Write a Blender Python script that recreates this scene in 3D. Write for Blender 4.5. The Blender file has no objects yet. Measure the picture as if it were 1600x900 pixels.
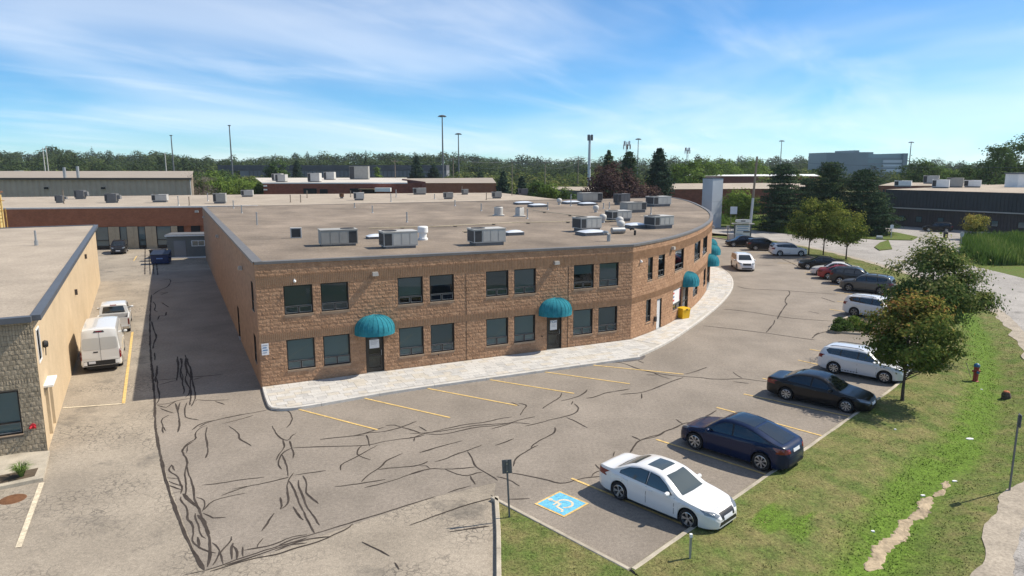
import bpy, bmesh, math, random
import numpy as np
from mathutils import Vector, Matrix
from mathutils.bvhtree import BVHTree
from mathutils.geometry import delaunay_2d_cdt

R = math.radians
random.seed(7); np.random.seed(7)
SC = bpy.context.scene
COL = SC.collection

# ------------------------------------------------------------------ camera, sky, sun, exposure
CAM_H = 11.7
cam = bpy.data.cameras.new('camera'); camo = bpy.data.objects.new('camera', cam); COL.objects.link(camo)
cam.sensor_width = 36.0; cam.lens = 36.0 * 1100 / 1600
cam.clip_start = 0.1; cam.clip_end = 9000
camo.location = (0, 0, CAM_H); camo.rotation_euler = (R(90) - math.atan(193 / 1100), 0, 0)
SC.camera = camo

SUN_AZ, SUN_EL = 17.0, 48.0           # azimuth counter-clockwise from +X
W = bpy.data.worlds.new('World'); SC.world = W; W.use_nodes = True
nt = W.node_tree; nt.nodes.clear()
def N(t, tree=None, **kw):
    n = (tree or nt).nodes.new(t)
    for k, v in kw.items(): setattr(n, k, v)
    return n
sky = N('ShaderNodeTexSky'); sky.sky_type = 'NISHITA'; sky.sun_disc = False
sky.sun_elevation = R(SUN_EL); sky.sun_rotation = R(90 - SUN_AZ)
sky.altitude = 300; sky.air_density = 0.8; sky.dust_density = 0.0; sky.ozone_density = 4.0
hs = N('ShaderNodeHueSaturation'); hs.inputs['Saturation'].default_value = 1.08; hs.inputs['Value'].default_value = 1.0
wb = N('ShaderNodeMixRGB', blend_type='MULTIPLY'); wb.inputs[0].default_value = 1; wb.inputs[2].default_value = (.82, 1.14, 1.30, 1)
nt.links.new(sky.outputs[0], wb.inputs[1]); nt.links.new(wb.outputs[0], hs.inputs['Color'])
# cirrus: noise on the direction projected to a high flat layer
tc = N('ShaderNodeTexCoord'); sep = N('ShaderNodeSeparateXYZ'); nt.links.new(tc.outputs['Generated'], sep.inputs[0])
mz = N('ShaderNodeMath', operation='ADD'); mz.inputs[1].default_value = 0.10; nt.links.new(sep.outputs['Z'], mz.inputs[0])
mx = N('ShaderNodeMath', operation='MAXIMUM'); mx.inputs[1].default_value = 0.05; nt.links.new(mz.outputs[0], mx.inputs[0])
dx = N('ShaderNodeMath', operation='DIVIDE'); dy = N('ShaderNodeMath', operation='DIVIDE')
nt.links.new(sep.outputs['X'], dx.inputs[0]); nt.links.new(mx.outputs[0], dx.inputs[1])
nt.links.new(sep.outputs['Y'], dy.inputs[0]); nt.links.new(mx.outputs[0], dy.inputs[1])
cmb = N('ShaderNodeCombineXYZ'); nt.links.new(dx.outputs[0], cmb.inputs[0]); nt.links.new(dy.outputs[0], cmb.inputs[1])
def cloudnoise(scale, detail, rough, rot, sx, sy, lo, hi, off=(0, 0, 0)):
    m0 = N('ShaderNodeMapping'); m0.inputs['Rotation'].default_value = (0, 0, R(-rot)); nt.links.new(cmb.outputs[0], m0.inputs[0])
    mp = N('ShaderNodeMapping'); mp.inputs['Scale'].default_value = (sx, sy, 1); mp.inputs['Location'].default_value = off
    nt.links.new(m0.outputs[0], mp.inputs[0])
    no = N('ShaderNodeTexNoise'); no.inputs['Scale'].default_value = scale; no.inputs['Detail'].default_value = detail
    no.inputs['Roughness'].default_value = rough; no.inputs['Distortion'].default_value = 0.5
    nt.links.new(mp.outputs[0], no.inputs['Vector'])
    mr = N('ShaderNodeMapRange'); mr.interpolation_type = 'SMOOTHSTEP'
    mr.inputs['From Min'].default_value = lo; mr.inputs['From Max'].default_value = hi
    nt.links.new(no.outputs['Fac'], mr.inputs['Value'])
    return mr.outputs['Result']
c1 = cloudnoise(0.42, 4, .48, 70, .75, 1.1, .33, .80, (3.3, 1.2, 0))
c2 = cloudnoise(1.1, 5, .56, 58, .45, 1.3, .44, .86, (7.4, 2.2, 0))
mxa = N('ShaderNodeMath', operation='MULTIPLY_ADD'); mxa.inputs[1].default_value = 0.6
nt.links.new(c2, mxa.inputs[0]); nt.links.new(c1, mxa.inputs[2])
mc = N('ShaderNodeMath', operation='MULTIPLY'); mc.inputs[1].default_value = 0.50; mc.use_clamp = True; nt.links.new(mxa.outputs[0], mc.inputs[0])
mix = N('ShaderNodeMixRGB'); mix.inputs[2].default_value = (10.8, 11.2, 11.6, 1)
nt.links.new(mc.outputs[0], mix.inputs[0]); nt.links.new(hs.outputs[0], mix.inputs[1])
bg = N('ShaderNodeBackground'); bg.inputs['Strength'].default_value = 0.088
nt.links.new(mix.outputs[0], bg.inputs[0])
wo = N('ShaderNodeOutputWorld'); nt.links.new(bg.outputs[0], wo.inputs[0])

sun = bpy.data.lights.new('sun', 'SUN'); sun.energy = 5.0; sun.angle = R(0.53); sun.color = (1.0, .915, .79)
suno = bpy.data.objects.new('sun', sun); COL.objects.link(suno)
SUNV = Vector((math.cos(R(SUN_EL)) * math.cos(R(SUN_AZ)), math.cos(R(SUN_EL)) * math.sin(R(SUN_AZ)), math.sin(R(SUN_EL))))
suno.rotation_euler = (-SUNV).to_track_quat('-Z', 'Y').to_euler(); suno.location = (60, 20, 80)
vs = SC.view_settings; vs.view_transform = 'Standard'; vs.look = 'None'; vs.exposure = 0.32; vs.gamma = 1.0; vs.use_curve_mapping = False
SC.cycles.use_denoising = True
SC.cycles.max_bounces = 6; SC.cycles.diffuse_bounces = 3; SC.cycles.glossy_bounces = 3; SC.cycles.transparent_max_bounces = 8
SC.cycles.volume_bounces = 0

# survey helper: a point seen at pixel (px,py) of the 1600x900 photograph, lying at height z
_p = math.atan(193 / 1100)
def G(px, py, z=0.0):
    ax = (px - 800) / 1100; ay = (py - 450) / 1100
    d = Vector((ax, math.cos(_p) - ay * math.sin(_p), -math.sin(_p) - ay * math.cos(_p)))
    t = (z - CAM_H) / d.z
    return Vector((d.x * t, d.y * t, z))

# ------------------------------------------------------------------ helpers
class MB:
    """collects geometry for one mesh"""
    def __init__(s): s.v = []; s.f = []
    def quad(s, a, b, c, d): n = len(s.v); s.v += [tuple(a), tuple(b), tuple(c), tuple(d)]; s.f.append((n, n+1, n+2, n+3)); return s
    def poly(s, pts): n = len(s.v); s.v += [tuple(p) for p in pts]; s.f.append(tuple(range(n, n+len(pts)))); return s
    def box(s, x0, x1, y0, y1, z0, z1, M=None, taper=0):
        n = len(s.v); t = taper
        P = [(x0,y0,z0),(x1,y0,z0),(x1,y1,z0),(x0,y1,z0),(x0+t,y0+t,z1),(x1-t,y0+t,z1),(x1-t,y1-t,z1),(x0+t,y1-t,z1)]
        if M is not None: P = [tuple(M @ Vector(p)) for p in P]
        s.v += P
        s.f += [(n,n+3,n+2,n+1),(n+4,n+5,n+6,n+7),(n,n+1,n+5,n+4),(n+1,n+2,n+6,n+5),(n+2,n+3,n+7,n+6),(n+3,n,n+4,n+7)]
        return s
    def tube(s, pts, r, seg=8, cap=True):
        pts = [Vector(p) for p in pts]; rs = r if isinstance(r, (list, tuple)) else [r]*len(pts)
        n0 = len(s.v)
        for i, p in enumerate(pts):
            d = (pts[min(i+1, len(pts)-1)] - pts[max(i-1, 0)]).normalized()
            a = d.orthogonal().normalized() if abs(d.z) < .99 else Vector((1,0,0)); b = d.cross(a).normalized(); a = b.cross(d)
            for k in range(seg):
                t = 2*math.pi*k/seg; s.v.append(tuple(p + a*math.cos(t)*rs[i] + b*math.sin(t)*rs[i]))
        for i in range(len(pts)-1):
            for k in range(seg):
                k2 = (k+1) % seg; A = n0+i*seg; B = A+seg
                s.f.append((A+k, A+k2, B+k2, B+k))
        if cap:
            s.f.append(tuple(n0+k for k in reversed(range(seg)))); e = n0+(len(pts)-1)*seg; s.f.append(tuple(e+k for k in range(seg)))
        return s
    def lathe(s, prof, seg=16, c=(0,0,0), axis='z', a0=0, a1=2*math.pi):
        n0 = len(s.v); full = abs(a1-a0-2*math.pi) < 1e-6; m = seg if full else seg+1
        for k in range(m):
            t = a0+(a1-a0)*k/seg
            for (r, h) in prof:
                if axis == 'z': s.v.append((c[0]+r*math.cos(t), c[1]+r*math.sin(t), c[2]+h))
                else: s.v.append((c[0]+r*math.cos(t), c[1]+h, c[2]+r*math.sin(t)))
        L = len(prof)
        for k in range(seg):
            A = n0+k*L; B = n0+((k+1) % m)*L
            for i in range(L-1): s.f.append((A+i, B+i, B+i+1, A+i+1))
        return s
    def prism(s, poly, z0, z1):
        n = len(s.v); k = len(poly)
        s.v += [(p[0], p[1], z0) for p in poly] + [(p[0], p[1], z1) for p in poly]
        s.f.append(tuple(reversed(range(n, n+k)))); s.f.append(tuple(range(n+k, n+2*k)))
        for i in range(k): j = (i+1) % k; s.f.append((n+i, n+j, n+k+j, n+k+i))
        return s
    def mesh(s, name, m=None, smooth=None, fix=False):
        me = bpy.data.meshes.new(name); me.from_pydata(s.v, [], s.f)
        if fix:
            bm = bmesh.new(); bm.from_mesh(me); bmesh.ops.remove_doubles(bm, verts=bm.verts, dist=1e-5)
            bmesh.ops.recalc_face_normals(bm, faces=bm.faces); bm.to_mesh(me); bm.free()
        if m: me.materials.append(m)
        if smooth is not None:
            me.shade_smooth()
            if smooth < 179: me.set_sharp_from_angle(angle=R(smooth))
        me.update(); return me
    def build(s, name, m=None, parent=None, loc=None, rz=0, smooth=None, fix=False, **kw):
        return ob(name, s.mesh(name, m, smooth, fix), parent, loc, rz, **kw)

def ob(name, me, parent=None, loc=None, rz=0, label=None, cat=None, group=None, kind=None, scale=None):
    o = bpy.data.objects.new(name, me); COL.objects.link(o)
    if parent: o.parent = parent
    if loc is not None: o.location = loc
    if rz: o.rotation_euler = (0, 0, rz)
    if scale: o.scale = scale
    return tag(o, label, cat, group, kind)
def tag(o, label=None, cat=None, group=None, kind=None):
    if label: o['label'] = label
    if cat: o['category'] = cat
    if group: o['group'] = group
    if kind: o['kind'] = kind
    return o
def thing(name, label, cat, loc=(0,0,0), rz=0, group=None, parent=None):
    return ob(name, None, parent, loc, rz, label, cat, group)
def kids(o, _c={}):
    return [c for c in bpy.data.objects if c.parent == o]
def copy_tree(o, loc=None, rz=None, label=None, parent=None, children=None):
    c = o.copy(); COL.objects.link(c)
    if parent: c.parent = parent
    if loc is not None: c.location = loc
    if rz is not None: c.rotation_euler = (0, 0, rz)
    if label: c['label'] = label
    for ch in (o.children): copy_tree(ch, parent=c)
    return c

# ------------------------------------------------------------------ materials
def mat(name, col, rough=.8, var=.18, scale=1.5, col2=None, bump=0, bscale=30, metal=0, spec=.4, fine=0, fscale=60, coat=0, stretch=None, obj=False):
    m = bpy.data.materials.new(name); m.use_nodes = True; t = m.node_tree; b = t.nodes['Principled BSDF']
    b.inputs['Roughness'].default_value = rough; b.inputs['Metallic'].default_value = metal
    b.inputs['Specular IOR Level'].default_value = spec
    if coat: b.inputs['Coat Weight'].default_value = coat; b.inputs['Coat Roughness'].default_value = .04
    col = tuple(col); c4 = col + (1,)
    if var == 0 and not col2 and not bump and not fine:
        b.inputs['Base Color'].default_value = c4; return m
    if obj: src = N('ShaderNodeTexCoord', t).outputs['Object']
    else: src = N('ShaderNodeNewGeometry', t).outputs['Position']
    if stretch:
        mp = N('ShaderNodeMapping', t); mp.inputs['Scale'].default_value = stretch; t.links.new(src, mp.inputs[0]); src = mp.outputs[0]
    def noise(sc, det=5, ro=.6):
        n = N('ShaderNodeTexNoise', t); n.inputs['Scale'].default_value = sc; n.inputs['Detail'].default_value = det; n.inputs['Roughness'].default_value = ro
        t.links.new(src, n.inputs['Vector']); return n.outputs['Fac']
    a = tuple(x*(1-var) for x in col)+(1,); z = (tuple(col2)+(1,)) if col2 else tuple(min(1, x*(1+var)) for x in col)+(1,)
    rp = N('ShaderNodeValToRGB', t); rp.color_ramp.elements[0].position = .3; rp.color_ramp.elements[1].position = .7
    rp.color_ramp.elements[0].color = a; rp.color_ramp.elements[1].color = z
    t.links.new(noise(scale), rp.inputs[0]); out = rp.outputs[0]
    if fine:
        mr = N('ShaderNodeMapRange', t); mr.inputs['From Min'].default_value = .3; mr.inputs['From Max'].default_value = .7
        mr.inputs['To Min'].default_value = 1-fine; mr.inputs['To Max'].default_value = 1+fine
        t.links.new(noise(fscale, 3, .7), mr.inputs['Value'])
        mu = N('ShaderNodeMixRGB', t, blend_type='MULTIPLY'); mu.inputs[0].default_value = 1
        t.links.new(out, mu.inputs[1]); t.links.new(mr.outputs[0], mu.inputs[2]); out = mu.outputs[0]
    t.links.new(out, b.inputs['Base Color'])
    if bump:
        bp = N('ShaderNodeBump', t); bp.inputs['Strength'].default_value = bump; bp.inputs['Distance'].default_value = .02
        t.links.new(noise(bscale, 4, .65), bp.inputs['Height']); t.links.new(bp.outputs[0], b.inputs['Normal'])
    return m

def asphalt(name, col, old=0.0, speck=.16, stain=.15, big=(.93, 1.06)):
    """weathered asphalt: aggregate speckle, broad stains, optional alligator cracking"""
    m = mat(name, col, .92, stain, .35, bump=.35, bscale=55, fine=speck, fscale=24, spec=.25)
    t = m.node_tree; b = t.nodes['Principled BSDF']; src = N('ShaderNodeNewGeometry', t).outputs['Position']
    cur = b.inputs['Base Color'].links[0].from_socket
    def nz(sc, det=4, ro=.6, st=None):
        s = src
        if st: mp = N('ShaderNodeMapping', t); mp.inputs['Scale'].default_value = st; mp.inputs['Rotation'].default_value = (0,0,R(26)); t.links.new(src, mp.inputs[0]); s = mp.outputs[0]
        n = N('ShaderNodeTexNoise', t); n.inputs['Scale'].default_value = sc; n.inputs['Detail'].default_value = det; n.inputs['Roughness'].default_value = ro
        t.links.new(s, n.inputs['Vector']); return n.outputs['Fac']
    def rng(v, a, c, lo, hi):
        r = N('ShaderNodeMapRange', t); r.inputs['From Min'].default_value = a; r.inputs['From Max'].default_value = c
        r.inputs['To Min'].default_value = lo; r.inputs['To Max'].default_value = hi; t.links.new(v, r.inputs['Value']); return r.outputs[0]
    def mul(v, c1):
        mu = N('ShaderNodeMixRGB', t, blend_type='MULTIPLY'); mu.inputs[0].default_value = 1; t.links.new(c1, mu.inputs[1]); t.links.new(v, mu.inputs[2]); return mu.outputs[0]
    cur = mul(rng(nz(.09, 5, .55), .35, .65, big[0], big[1]), cur)
    cur = mul(rng(nz(.55, 6, .62, (1, .4, 1)), .38, .66, 1.03, .955), cur)       # tyre-worn streaks
    cur = mul(rng(nz(7, 4, .75), .3, .7, .80, 1.2), cur)
    cur = mul(rng(nz(22, 3, .7), .3, .7, .82, 1.18), cur)
    if old:
        vo = N('ShaderNodeTexVoronoi', t, feature='DISTANCE_TO_EDGE'); vo.inputs['Scale'].default_value = 3.6
        wn = N('ShaderNodeTexNoise', t); wn.inputs['Scale'].default_value = 3; t.links.new(src, wn.inputs['Vector'])
        ad = N('ShaderNodeMixRGB', t, blend_type='ADD'); ad.inputs[0].default_value = .35; t.links.new(src, ad.inputs[1]); t.links.new(wn.outputs['Color'], ad.inputs[2])
        t.links.new(ad.outputs[0], vo.inputs['Vector'])
        cr = rng(vo.outputs['Distance'], .01, .075, 1, 0)
        mask = rng(nz(.22, 4, .6), .44, .60, .06, 1)
        mm = N('ShaderNodeMath', t, operation='MULTIPLY'); t.links.new(cr, mm.inputs[0]); t.links.new(mask, mm.inputs[1])
        mk = N('ShaderNodeMath', t, operation='MULTIPLY'); t.links.new(mm.outputs[0], mk.inputs[0]); mk.inputs[1].default_value = old
        mx2 = N('ShaderNodeMixRGB', t); mx2.inputs[2].default_value = (.06, .055, .05, 1); t.links.new(mk.outputs[0], mx2.inputs[0]); t.links.new(cur, mx2.inputs[1]); cur = mx2.outputs[0]
        oil = rng(nz(.30, 6, .7), .56, .68, 0, .6)
        mx3 = N('ShaderNodeMixRGB', t); mx3.inputs[2].default_value = (.085, .08, .072, 1); t.links.new(oil, mx3.inputs[0]); t.links.new(cur, mx3.inputs[1]); cur = mx3.outputs[0]
    t.links.new(cur, b.inputs['Base Color'])
    return m

M = {}
M['lot'] = asphalt('sealed lot asphalt', (.240, .208, .172), speck=.15)
M['yard'] = asphalt('old lane asphalt', (.310, .268, .212), old=.75, speck=.22, stain=.18)
M['road'] = asphalt('road asphalt', (.33, .31, .285), old=.4)
M['tar'] = mat('crack sealant', (.058, .048, .041), .9, .35, 2, spec=.12)
M['conc'] = mat('kerb concrete', (.51, .49, .45), .9, .15, 2, bump=.2, fine=.1, fscale=30)
M['concold'] = mat('stained kerb concrete', (.40, .355, .28), .9, .25, 1.2, bump=.25, fine=.15, fscale=25)
M['ypaint'] = mat('yellow stall paint', (.62, .43, .16), .8, .25, 4, fine=.25, fscale=20)
M['wpaint'] = mat('worn cream paint', (.60, .52, .38), .8, .25, 4, fine=.25, fscale=20)
M['block'] = mat('split face block', (.385, .230, .138), .92, .16, 3.0, bump=.9, bscale=26, fine=.22, fscale=14, spec=.2)
M['block2'] = mat('split face block light', (.415, .252, .152), .92, .16, 3.0, bump=.9, bscale=26, fine=.2, fscale=14, spec=.2)
M['flute'] = mat('fluted block', (.315, .192, .112), .92, .16, 2.0, bump=.3, fine=.12, fscale=10, spec=.2)
M['mortar'] = mat('block mortar', (.46, .32, .215), .95, .15, 3, spec=.2)
M['smoothblock'] = mat('smooth block', (.25, .168, .110), .93, .12, 1.2, bump=.3, bscale=8, fine=.1, fscale=5, spec=.2)
M['cap'] = mat('parapet flashing', (.15, .145, .14), .6, .12, 2, metal=.1)
M['gravel'] = asphalt('roof gravel', (.225, .182, .140), speck=.26, stain=.24, big=(.76, 1.12))
M['gravel2'] = asphalt('pale roof ballast', (.36, .305, .240), speck=.14, stain=.14)
M['frame'] = mat('bronze window frame', (.022, .018, .015), .45, 0)
M['blind'] = mat('slate roller blind', (.27, .35, .345), .8, .06, .5); M['blindd'] = mat('dark roller blind', (.12, .145, .15), .8, .06, .5); M['blindm'] = mat('grey roller blind', (.19, .24, .245), .8, .06, .5)
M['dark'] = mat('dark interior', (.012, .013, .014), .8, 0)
M['black'] = mat('black plastic', (.018, .018, .019), .55, 0)
M['rubber'] = mat('tyre rubber', (.02, .02, .021), .85, 0)
M['alloy'] = mat('alloy rim', (.55, .56, .57), .3, 0, metal=.9)
M['white'] = mat('white enamel', (.78, .78, .76), .5, .05, 2)
M['galv'] = mat('galvanised steel', (.36, .37, .37), .45, .15, 3, metal=.5)
M['pole'] = mat('weathered steel pole', (.15, .155, .16), .6, .15, 2, metal=.3)
M['wood'] = mat('weathered timber pole', (.22, .18, .14), .9, .2, 3)
M['woodl'] = mat('pale concrete pole', (.52, .50, .46), .85, .1, 3)
def glassmat(name, tint=(.80, .86, .85), rough=.02, mixw=.5):
    m = bpy.data.materials.new(name); m.use_nodes = True; t = m.node_tree; t.nodes.remove(t.nodes['Principled BSDF'])
    fr = N('ShaderNodeFresnel', t); fr.inputs[0].default_value = 1.55
    tr = N('ShaderNodeBsdfTransparent', t); tr.inputs[0].default_value = tuple(tint)+(1,)
    gl = N('ShaderNodeBsdfGlossy', t); gl.inputs['Roughness'].default_value = rough; gl.inputs[0].default_value = (.9, .95, 1, 1)
    mx = N('ShaderNodeMixShader', t); t.links.new(fr.outputs[0], mx.inputs[0]); t.links.new(tr.outputs[0], mx.inputs[1]); t.links.new(gl.outputs[0], mx.inputs[2])
    t.links.new(mx.outputs[0], t.nodes['Material Output'].inputs[0]); return m
M['glass'] = glassmat('window glass')
M['carglass'] = mat('tinted car glass', (.012, .016, .018), .04, 0, spec=.9)
M['carglass2'] = mat('clear car glass', (.05, .065, .065), .04, 0, spec=1.0)
CRACKS = [
(0.16,'-22.13,41.73 -20.46,38.59 -19.19,36.21 -17.99,33.94 -17.4,32.76 -16.69,31.38 -15.92,29.88 -15.2,28.61 -14.78,27.89'),
(0.08,'-20.98,40.2 -20.4,38.98 -19.88,37.82 -19.4,37.09 -18.99,36.21 -18.31,35.04 -17.81,34.09 -17.65,33.41'),
(0.14,'-20.51,41.73 -19.64,40 -18.59,37.64'),
(0.08,'-20.23,41.73 -19.6,40.42 -19.14,39.18 -18.52,38.2 -17.81,36.55 -17.21,35.53 -16.99,34.87'),
(0.12,'-19.99,41.73 -19.23,40 -18.47,38.59 -18.09,37.45 -17.54,36.55 -17.07,35.86 -16.68,34.87 -16.67,34.4'),
(0.12,'-19.87,41.73 -19.24,40.42 -18.6,39.38 -17.93,38.01 -17.22,36.55 -16.51,35.2 -16.1,34.32 -15.73,33.04'),
(0.12,'-18.84,39.79 -17.98,38.01 -17.38,36.55 -16.72,35.2 -15.89,33.19'),
(0.05,'-19.45,37.36 -18.6,37.54 -18.62,37.82'),
(0.05,'-19.02,36.38 -18.66,37.09 -18.43,37.18'),
(0.05,'-17.83,37.92 -17.25,38.01 -16.34,38.39'),
(0.04,'-17.58,37.36 -17.27,37.92'),
(0.07,'-17.62,33.34 -17.07,33.34 -16.89,33.78 -16.63,34.09 -16.31,34.17'),
(0.08,'-17.49,33.19 -16.84,32.76 -16.89,33.26 -16.84,33.78'),
(0.08,'-17.13,32.76 -16.59,32.33 -16.16,32.08'),
(0.12,'-16.75,33.48 -16.3,32.76 -15.57,31.38 -15.13,30.49 -14.82,29.64'),
(0.08,'-16.57,33.63 -16.12,32.47'),
(0.08,'-16.22,33.63 -15.94,32.76 -15.43,31.65 -15.19,31.38 -14.53,31.15'),
(0.06,'-15.88,33.78 -15.92,34.09 -15.52,33.86 -14.27,34.01'),
(0.06,'-14.88,33.78 -14.21,33.29'),
(0.08,'-16.25,31.82 -16.36,31.38 -16.16,30.87 -15.82,30.36 -15.63,29.88 -15.4,29.54'),
(0.08,'-15.84,30.36 -15.42,29.78'),
(0.06,'-14.29,29.88 -14.33,30.49 -14.07,30.93 -13.71,31.19 -13.38,31.52 -12.78,31.92 -12.21,32.19 -11.85,32.54'),
(0.05,'-14.13,30.24 -14.04,30.87 -13.53,31.32 -12.98,31.72 -12.61,31.99'),
(0.05,'-13.27,30.68 -12.76,31.12 -12.23,31.78'),
(0.08,'-13.88,30.49 -14.04,30.24 -14.05,29.64 -13.84,29.17 -13.63,28.89 -13.8,28.5 -13.78,27.89'),
(0.08,'-13.8,30.3 -13.5,29.4 -13.03,28.5 -12.75,27.89'),
(0.08,'-12.85,30.36 -12.36,29.88 -11.96,29.34 -11.79,28.83 -11.4,28.5 -10.98,28.08'),
(0.11,'-10.93,32.47 -10.65,32.26 -10.41,31.65 -10.22,31.25 -10.14,30.61 -10.16,30.18'),
(0.08,'-10.9,30.43 -10.62,29.88 -10.21,29.17 -9.87,28.77 -9.57,28.66 -9.65,29.17 -9.53,29.52'),
(0.08,'-9.87,28.77 -9.52,27.89'),
(0.08,'-9.57,28.66 -9.23,27.89'),
(0.16,'-15.2,28.59 -14.29,27.02 -13.41,25.47 -12.86,24.57 -12.26,23.61 -11.41,22.29 -10.7,21.19 -10,20.19 -9.44,19.43 -9.02,18.88'),
(0.11,'-13.65,28.59 -13.8,27.94 -13.55,27.32 -13.06,26.72 -12.77,26.01 -12.4,25.34 -11.97,24.69 -11.59,23.96 -11.18,23.15 -10.73,22.5 -10.36,21.88 -9.96,21.29 -9.7,20.91'),
(0.08,'-13.69,28.1 -13.4,27.39'),
(0.08,'-13.08,28.59 -12.54,27.47 -12.4,26.84'),
(0.08,'-13.46,26.22 -13.37,25.74 -13.1,25.47 -12.66,25.08 -12.45,24.69 -12.08,24.2 -11.94,23.72'),
(0.08,'-13.46,26.22 -13.08,25.67'),
(0.06,'-13.09,25.04 -12.62,24.95'),
(0.06,'-12.85,24.72 -12.23,24.34'),
(0.06,'-12.66,24.38 -12.05,24.02'),
(0.06,'-12.28,23.75 -12,23.9'),
(0.08,'-12.9,26.29 -12.61,25.47 -12.14,24.57 -11.8,23.84 -11.7,23.49'),
(0.1,'-11.84,23.49 -11.68,23.15 -11.27,22.71 -11.02,22.29 -10.89,21.88 -10.51,21.53 -10.23,20.91 -10.12,20.54 -9.82,20.19 -9.36,19.89 -9.04,19.78'),
(0.2,'-11.86,23.72 -11.41,23.21 -10.88,22.71'),
(0.08,'-11.25,23.43 -10.93,23.32 -10.67,22.82 -10.59,22.39'),
(0.06,'-10.58,22.5 -10.61,22.93 -10.49,23.26 -10.21,23.49 -9.57,23.78'),
(0.06,'-10.54,22.29 -10.2,22.08 -10.08,21.93 -9.64,22.01'),
(0.08,'-10.79,22.29 -10.59,21.88 -10.31,21.48 -10.15,21.1 -9.86,20.73 -9.71,20.64'),
(0.16,'-10.65,22.18 -10.27,21.78 -9.88,21.1 -9.55,20.54 -9.4,20.19 -9.2,19.76 -8.98,19.04'),
(0.12,'-10.03,20.73 -9.76,20.28 -9.69,20.06'),
(0.05,'-11.49,24.41 -10.8,24.57 -10.35,24.84 -9.42,25.08'),
(0.05,'-10.43,23.58 -10.12,23.96 -9.77,24.32 -9.34,24.5 -8.92,24.76 -8.49,25.08'),
(0.05,'-10.22,24.08 -9.78,24.34'),
(0.08,'-9.41,20.38 -9.09,20.1 -8.92,19.81 -8.86,19.11'),
(0.08,'-8.92,19.81 -8.58,19.19'),
(0.08,'-8.95,20.77 -8.85,20.5 -8.93,20.06 -8.9,19.6'),
(0.12,'-8.75,20.37 -8.65,19.93 -8.41,19.43'),
(0.12,'-8.66,20.19 -8.44,19.93 -8.27,19.43'),
(0.12,'-8.36,20.15 -8.15,19.6'),
(0.06,'-8.24,19.95 -7.91,20.06 -7.62,20.15 -7.4,20.32 -7.12,20.64 -6.89,20.82 -6.57,20.86'),
(0.08,'-7.9,20.1 -7.94,20.41 -7.9,20.65'),
(0.09,'-9,18.84 -8.66,19.07 -8.27,19.43 -7.91,19.68 -7.56,19.98 -7.18,20.23 -6.78,20.46 -6.51,20.68'),
(0.07,'-8.81,18.8 -8.37,19.11 -8.06,19.35 -7.6,19.56 -7.19,19.68 -6.82,19.98 -6.4,20.28'),
(0.07,'-9,18.83 -9.44,18.64'),
(0.06,'-8.5,19.11 -8.05,19.43 -7.52,19.85 -6.96,20.28 -6.42,20.37'),
(0.08,'-9.78,28.59 -9.54,27.94 -9.54,27.17 -9.46,26.61'),
(0.08,'-9.49,28.59 -9.26,27.94 -8.94,27.32 -8.85,26.8'),
(0.08,'-9.23,27.86 -9.45,27.47 -9.39,26.72 -9.26,26.22 -8.97,25.77'),
(0.08,'-9.39,27.17 -8.88,26.15 -8.51,25.14'),
(0.08,'-8.42,25.47 -8.41,24.82 -8.31,24.32 -8.05,23.61 -7.79,22.93 -7.98,22.55'),
(0.12,'-8.27,23.43 -7.99,22.82 -7.98,22.55'),
(0.07,'-8.11,21.1 -8.09,21.68 -8.12,21.98 -8.1,22.29'),
(0.08,'-8.41,24.85 -8.05,24.23 -7.76,23.64 -7.45,22.96 -7.14,22.42'),
(0.1,'-8.04,24.85 -7.79,24.11 -7.42,23.41 -7.15,22.74 -6.77,22.21 -6.34,21.46'),
(0.08,'-7.98,25.22 -7.63,24.6 -7.49,23.81 -7.09,23.35 -6.77,22.96'),
(0.12,'-7.14,22.42 -6.83,21.8 -6.36,20.98'),
(0.06,'-7.59,22.74 -7.28,22.21 -6.96,21.8'),
(0.05,'-8.89,24.79 -8.47,25.05'),
(0.05,'-8.28,25.27 -7.22,25.68'),
(0.07,'-9.24,27.9 -8.51,27.98 -7.89,28.02 -7.27,28.06 -6.46,28.11 -5.98,28.22 -5.42,28.63 -4.75,28.88 -4.13,29.05 -3.84,29.31'),
(0.06,'-8.29,28.8 -7.51,29.05 -6.9,29.22 -6.46,29.31'),
(0.07,'-6.39,29.31 -6.16,28.63 -6,28.06'),
(0.07,'-6.34,28.11 -6.42,27.75 -6.38,27.29 -6.16,26.99 -5.68,26.69'),
(0.07,'-5.69,28.18 -6.07,27.44 -6.33,26.91 -6.69,26.4 -6.77,26.12 -6.66,25.71'),
(0.06,'-3.79,27.39 -3.21,27.86'),
(0.07,'-4.48,27.32 -4.81,26.91 -5.1,26.48 -5.11,26.05 -5.26,25.78 -5.51,25.24 -5.64,24.67'),
(0.06,'-5.21,25.78 -4.59,25.94 -4.02,26.05 -3.63,26.19 -3.37,26.48'),
(0.05,'-6.53,24.27 -5.64,24.54 -4.76,24.88'),
(0.06,'-5.41,24.21 -4.91,24.48 -4.31,24.92 -3.82,25.44 -3.4,25.75 -3,25.89'),
(0.07,'-7.33,20.09 -7.02,20.57 -6.6,20.75 -6.08,21.12 -5.58,21.46 -5.02,21.86 -4.49,22.21 -3.95,22.63 -3.33,23.07 -2.75,23.5'),
(0.06,'-7.19,19.66 -6.77,20.04 -6.37,20.26 -5.93,20.57 -5.57,21.03 -5.34,21.27 -5.26,21.56'),
(0.06,'-7.28,19.91 -6.75,20.44 -6.29,20.66 -5.79,20.75'),
(0.08,'-4.72,20.44 -4.39,20.17 -4.07,19.96 -3.72,19.62'),
(0.08,'-3.5,19.26 -3.31,18.9'),
(0.05,'-8.25,28.8 -7.65,29.03 -6.99,29.16 -6.5,29.5 -6.15,29.88 -5.79,30.26'),
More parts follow.
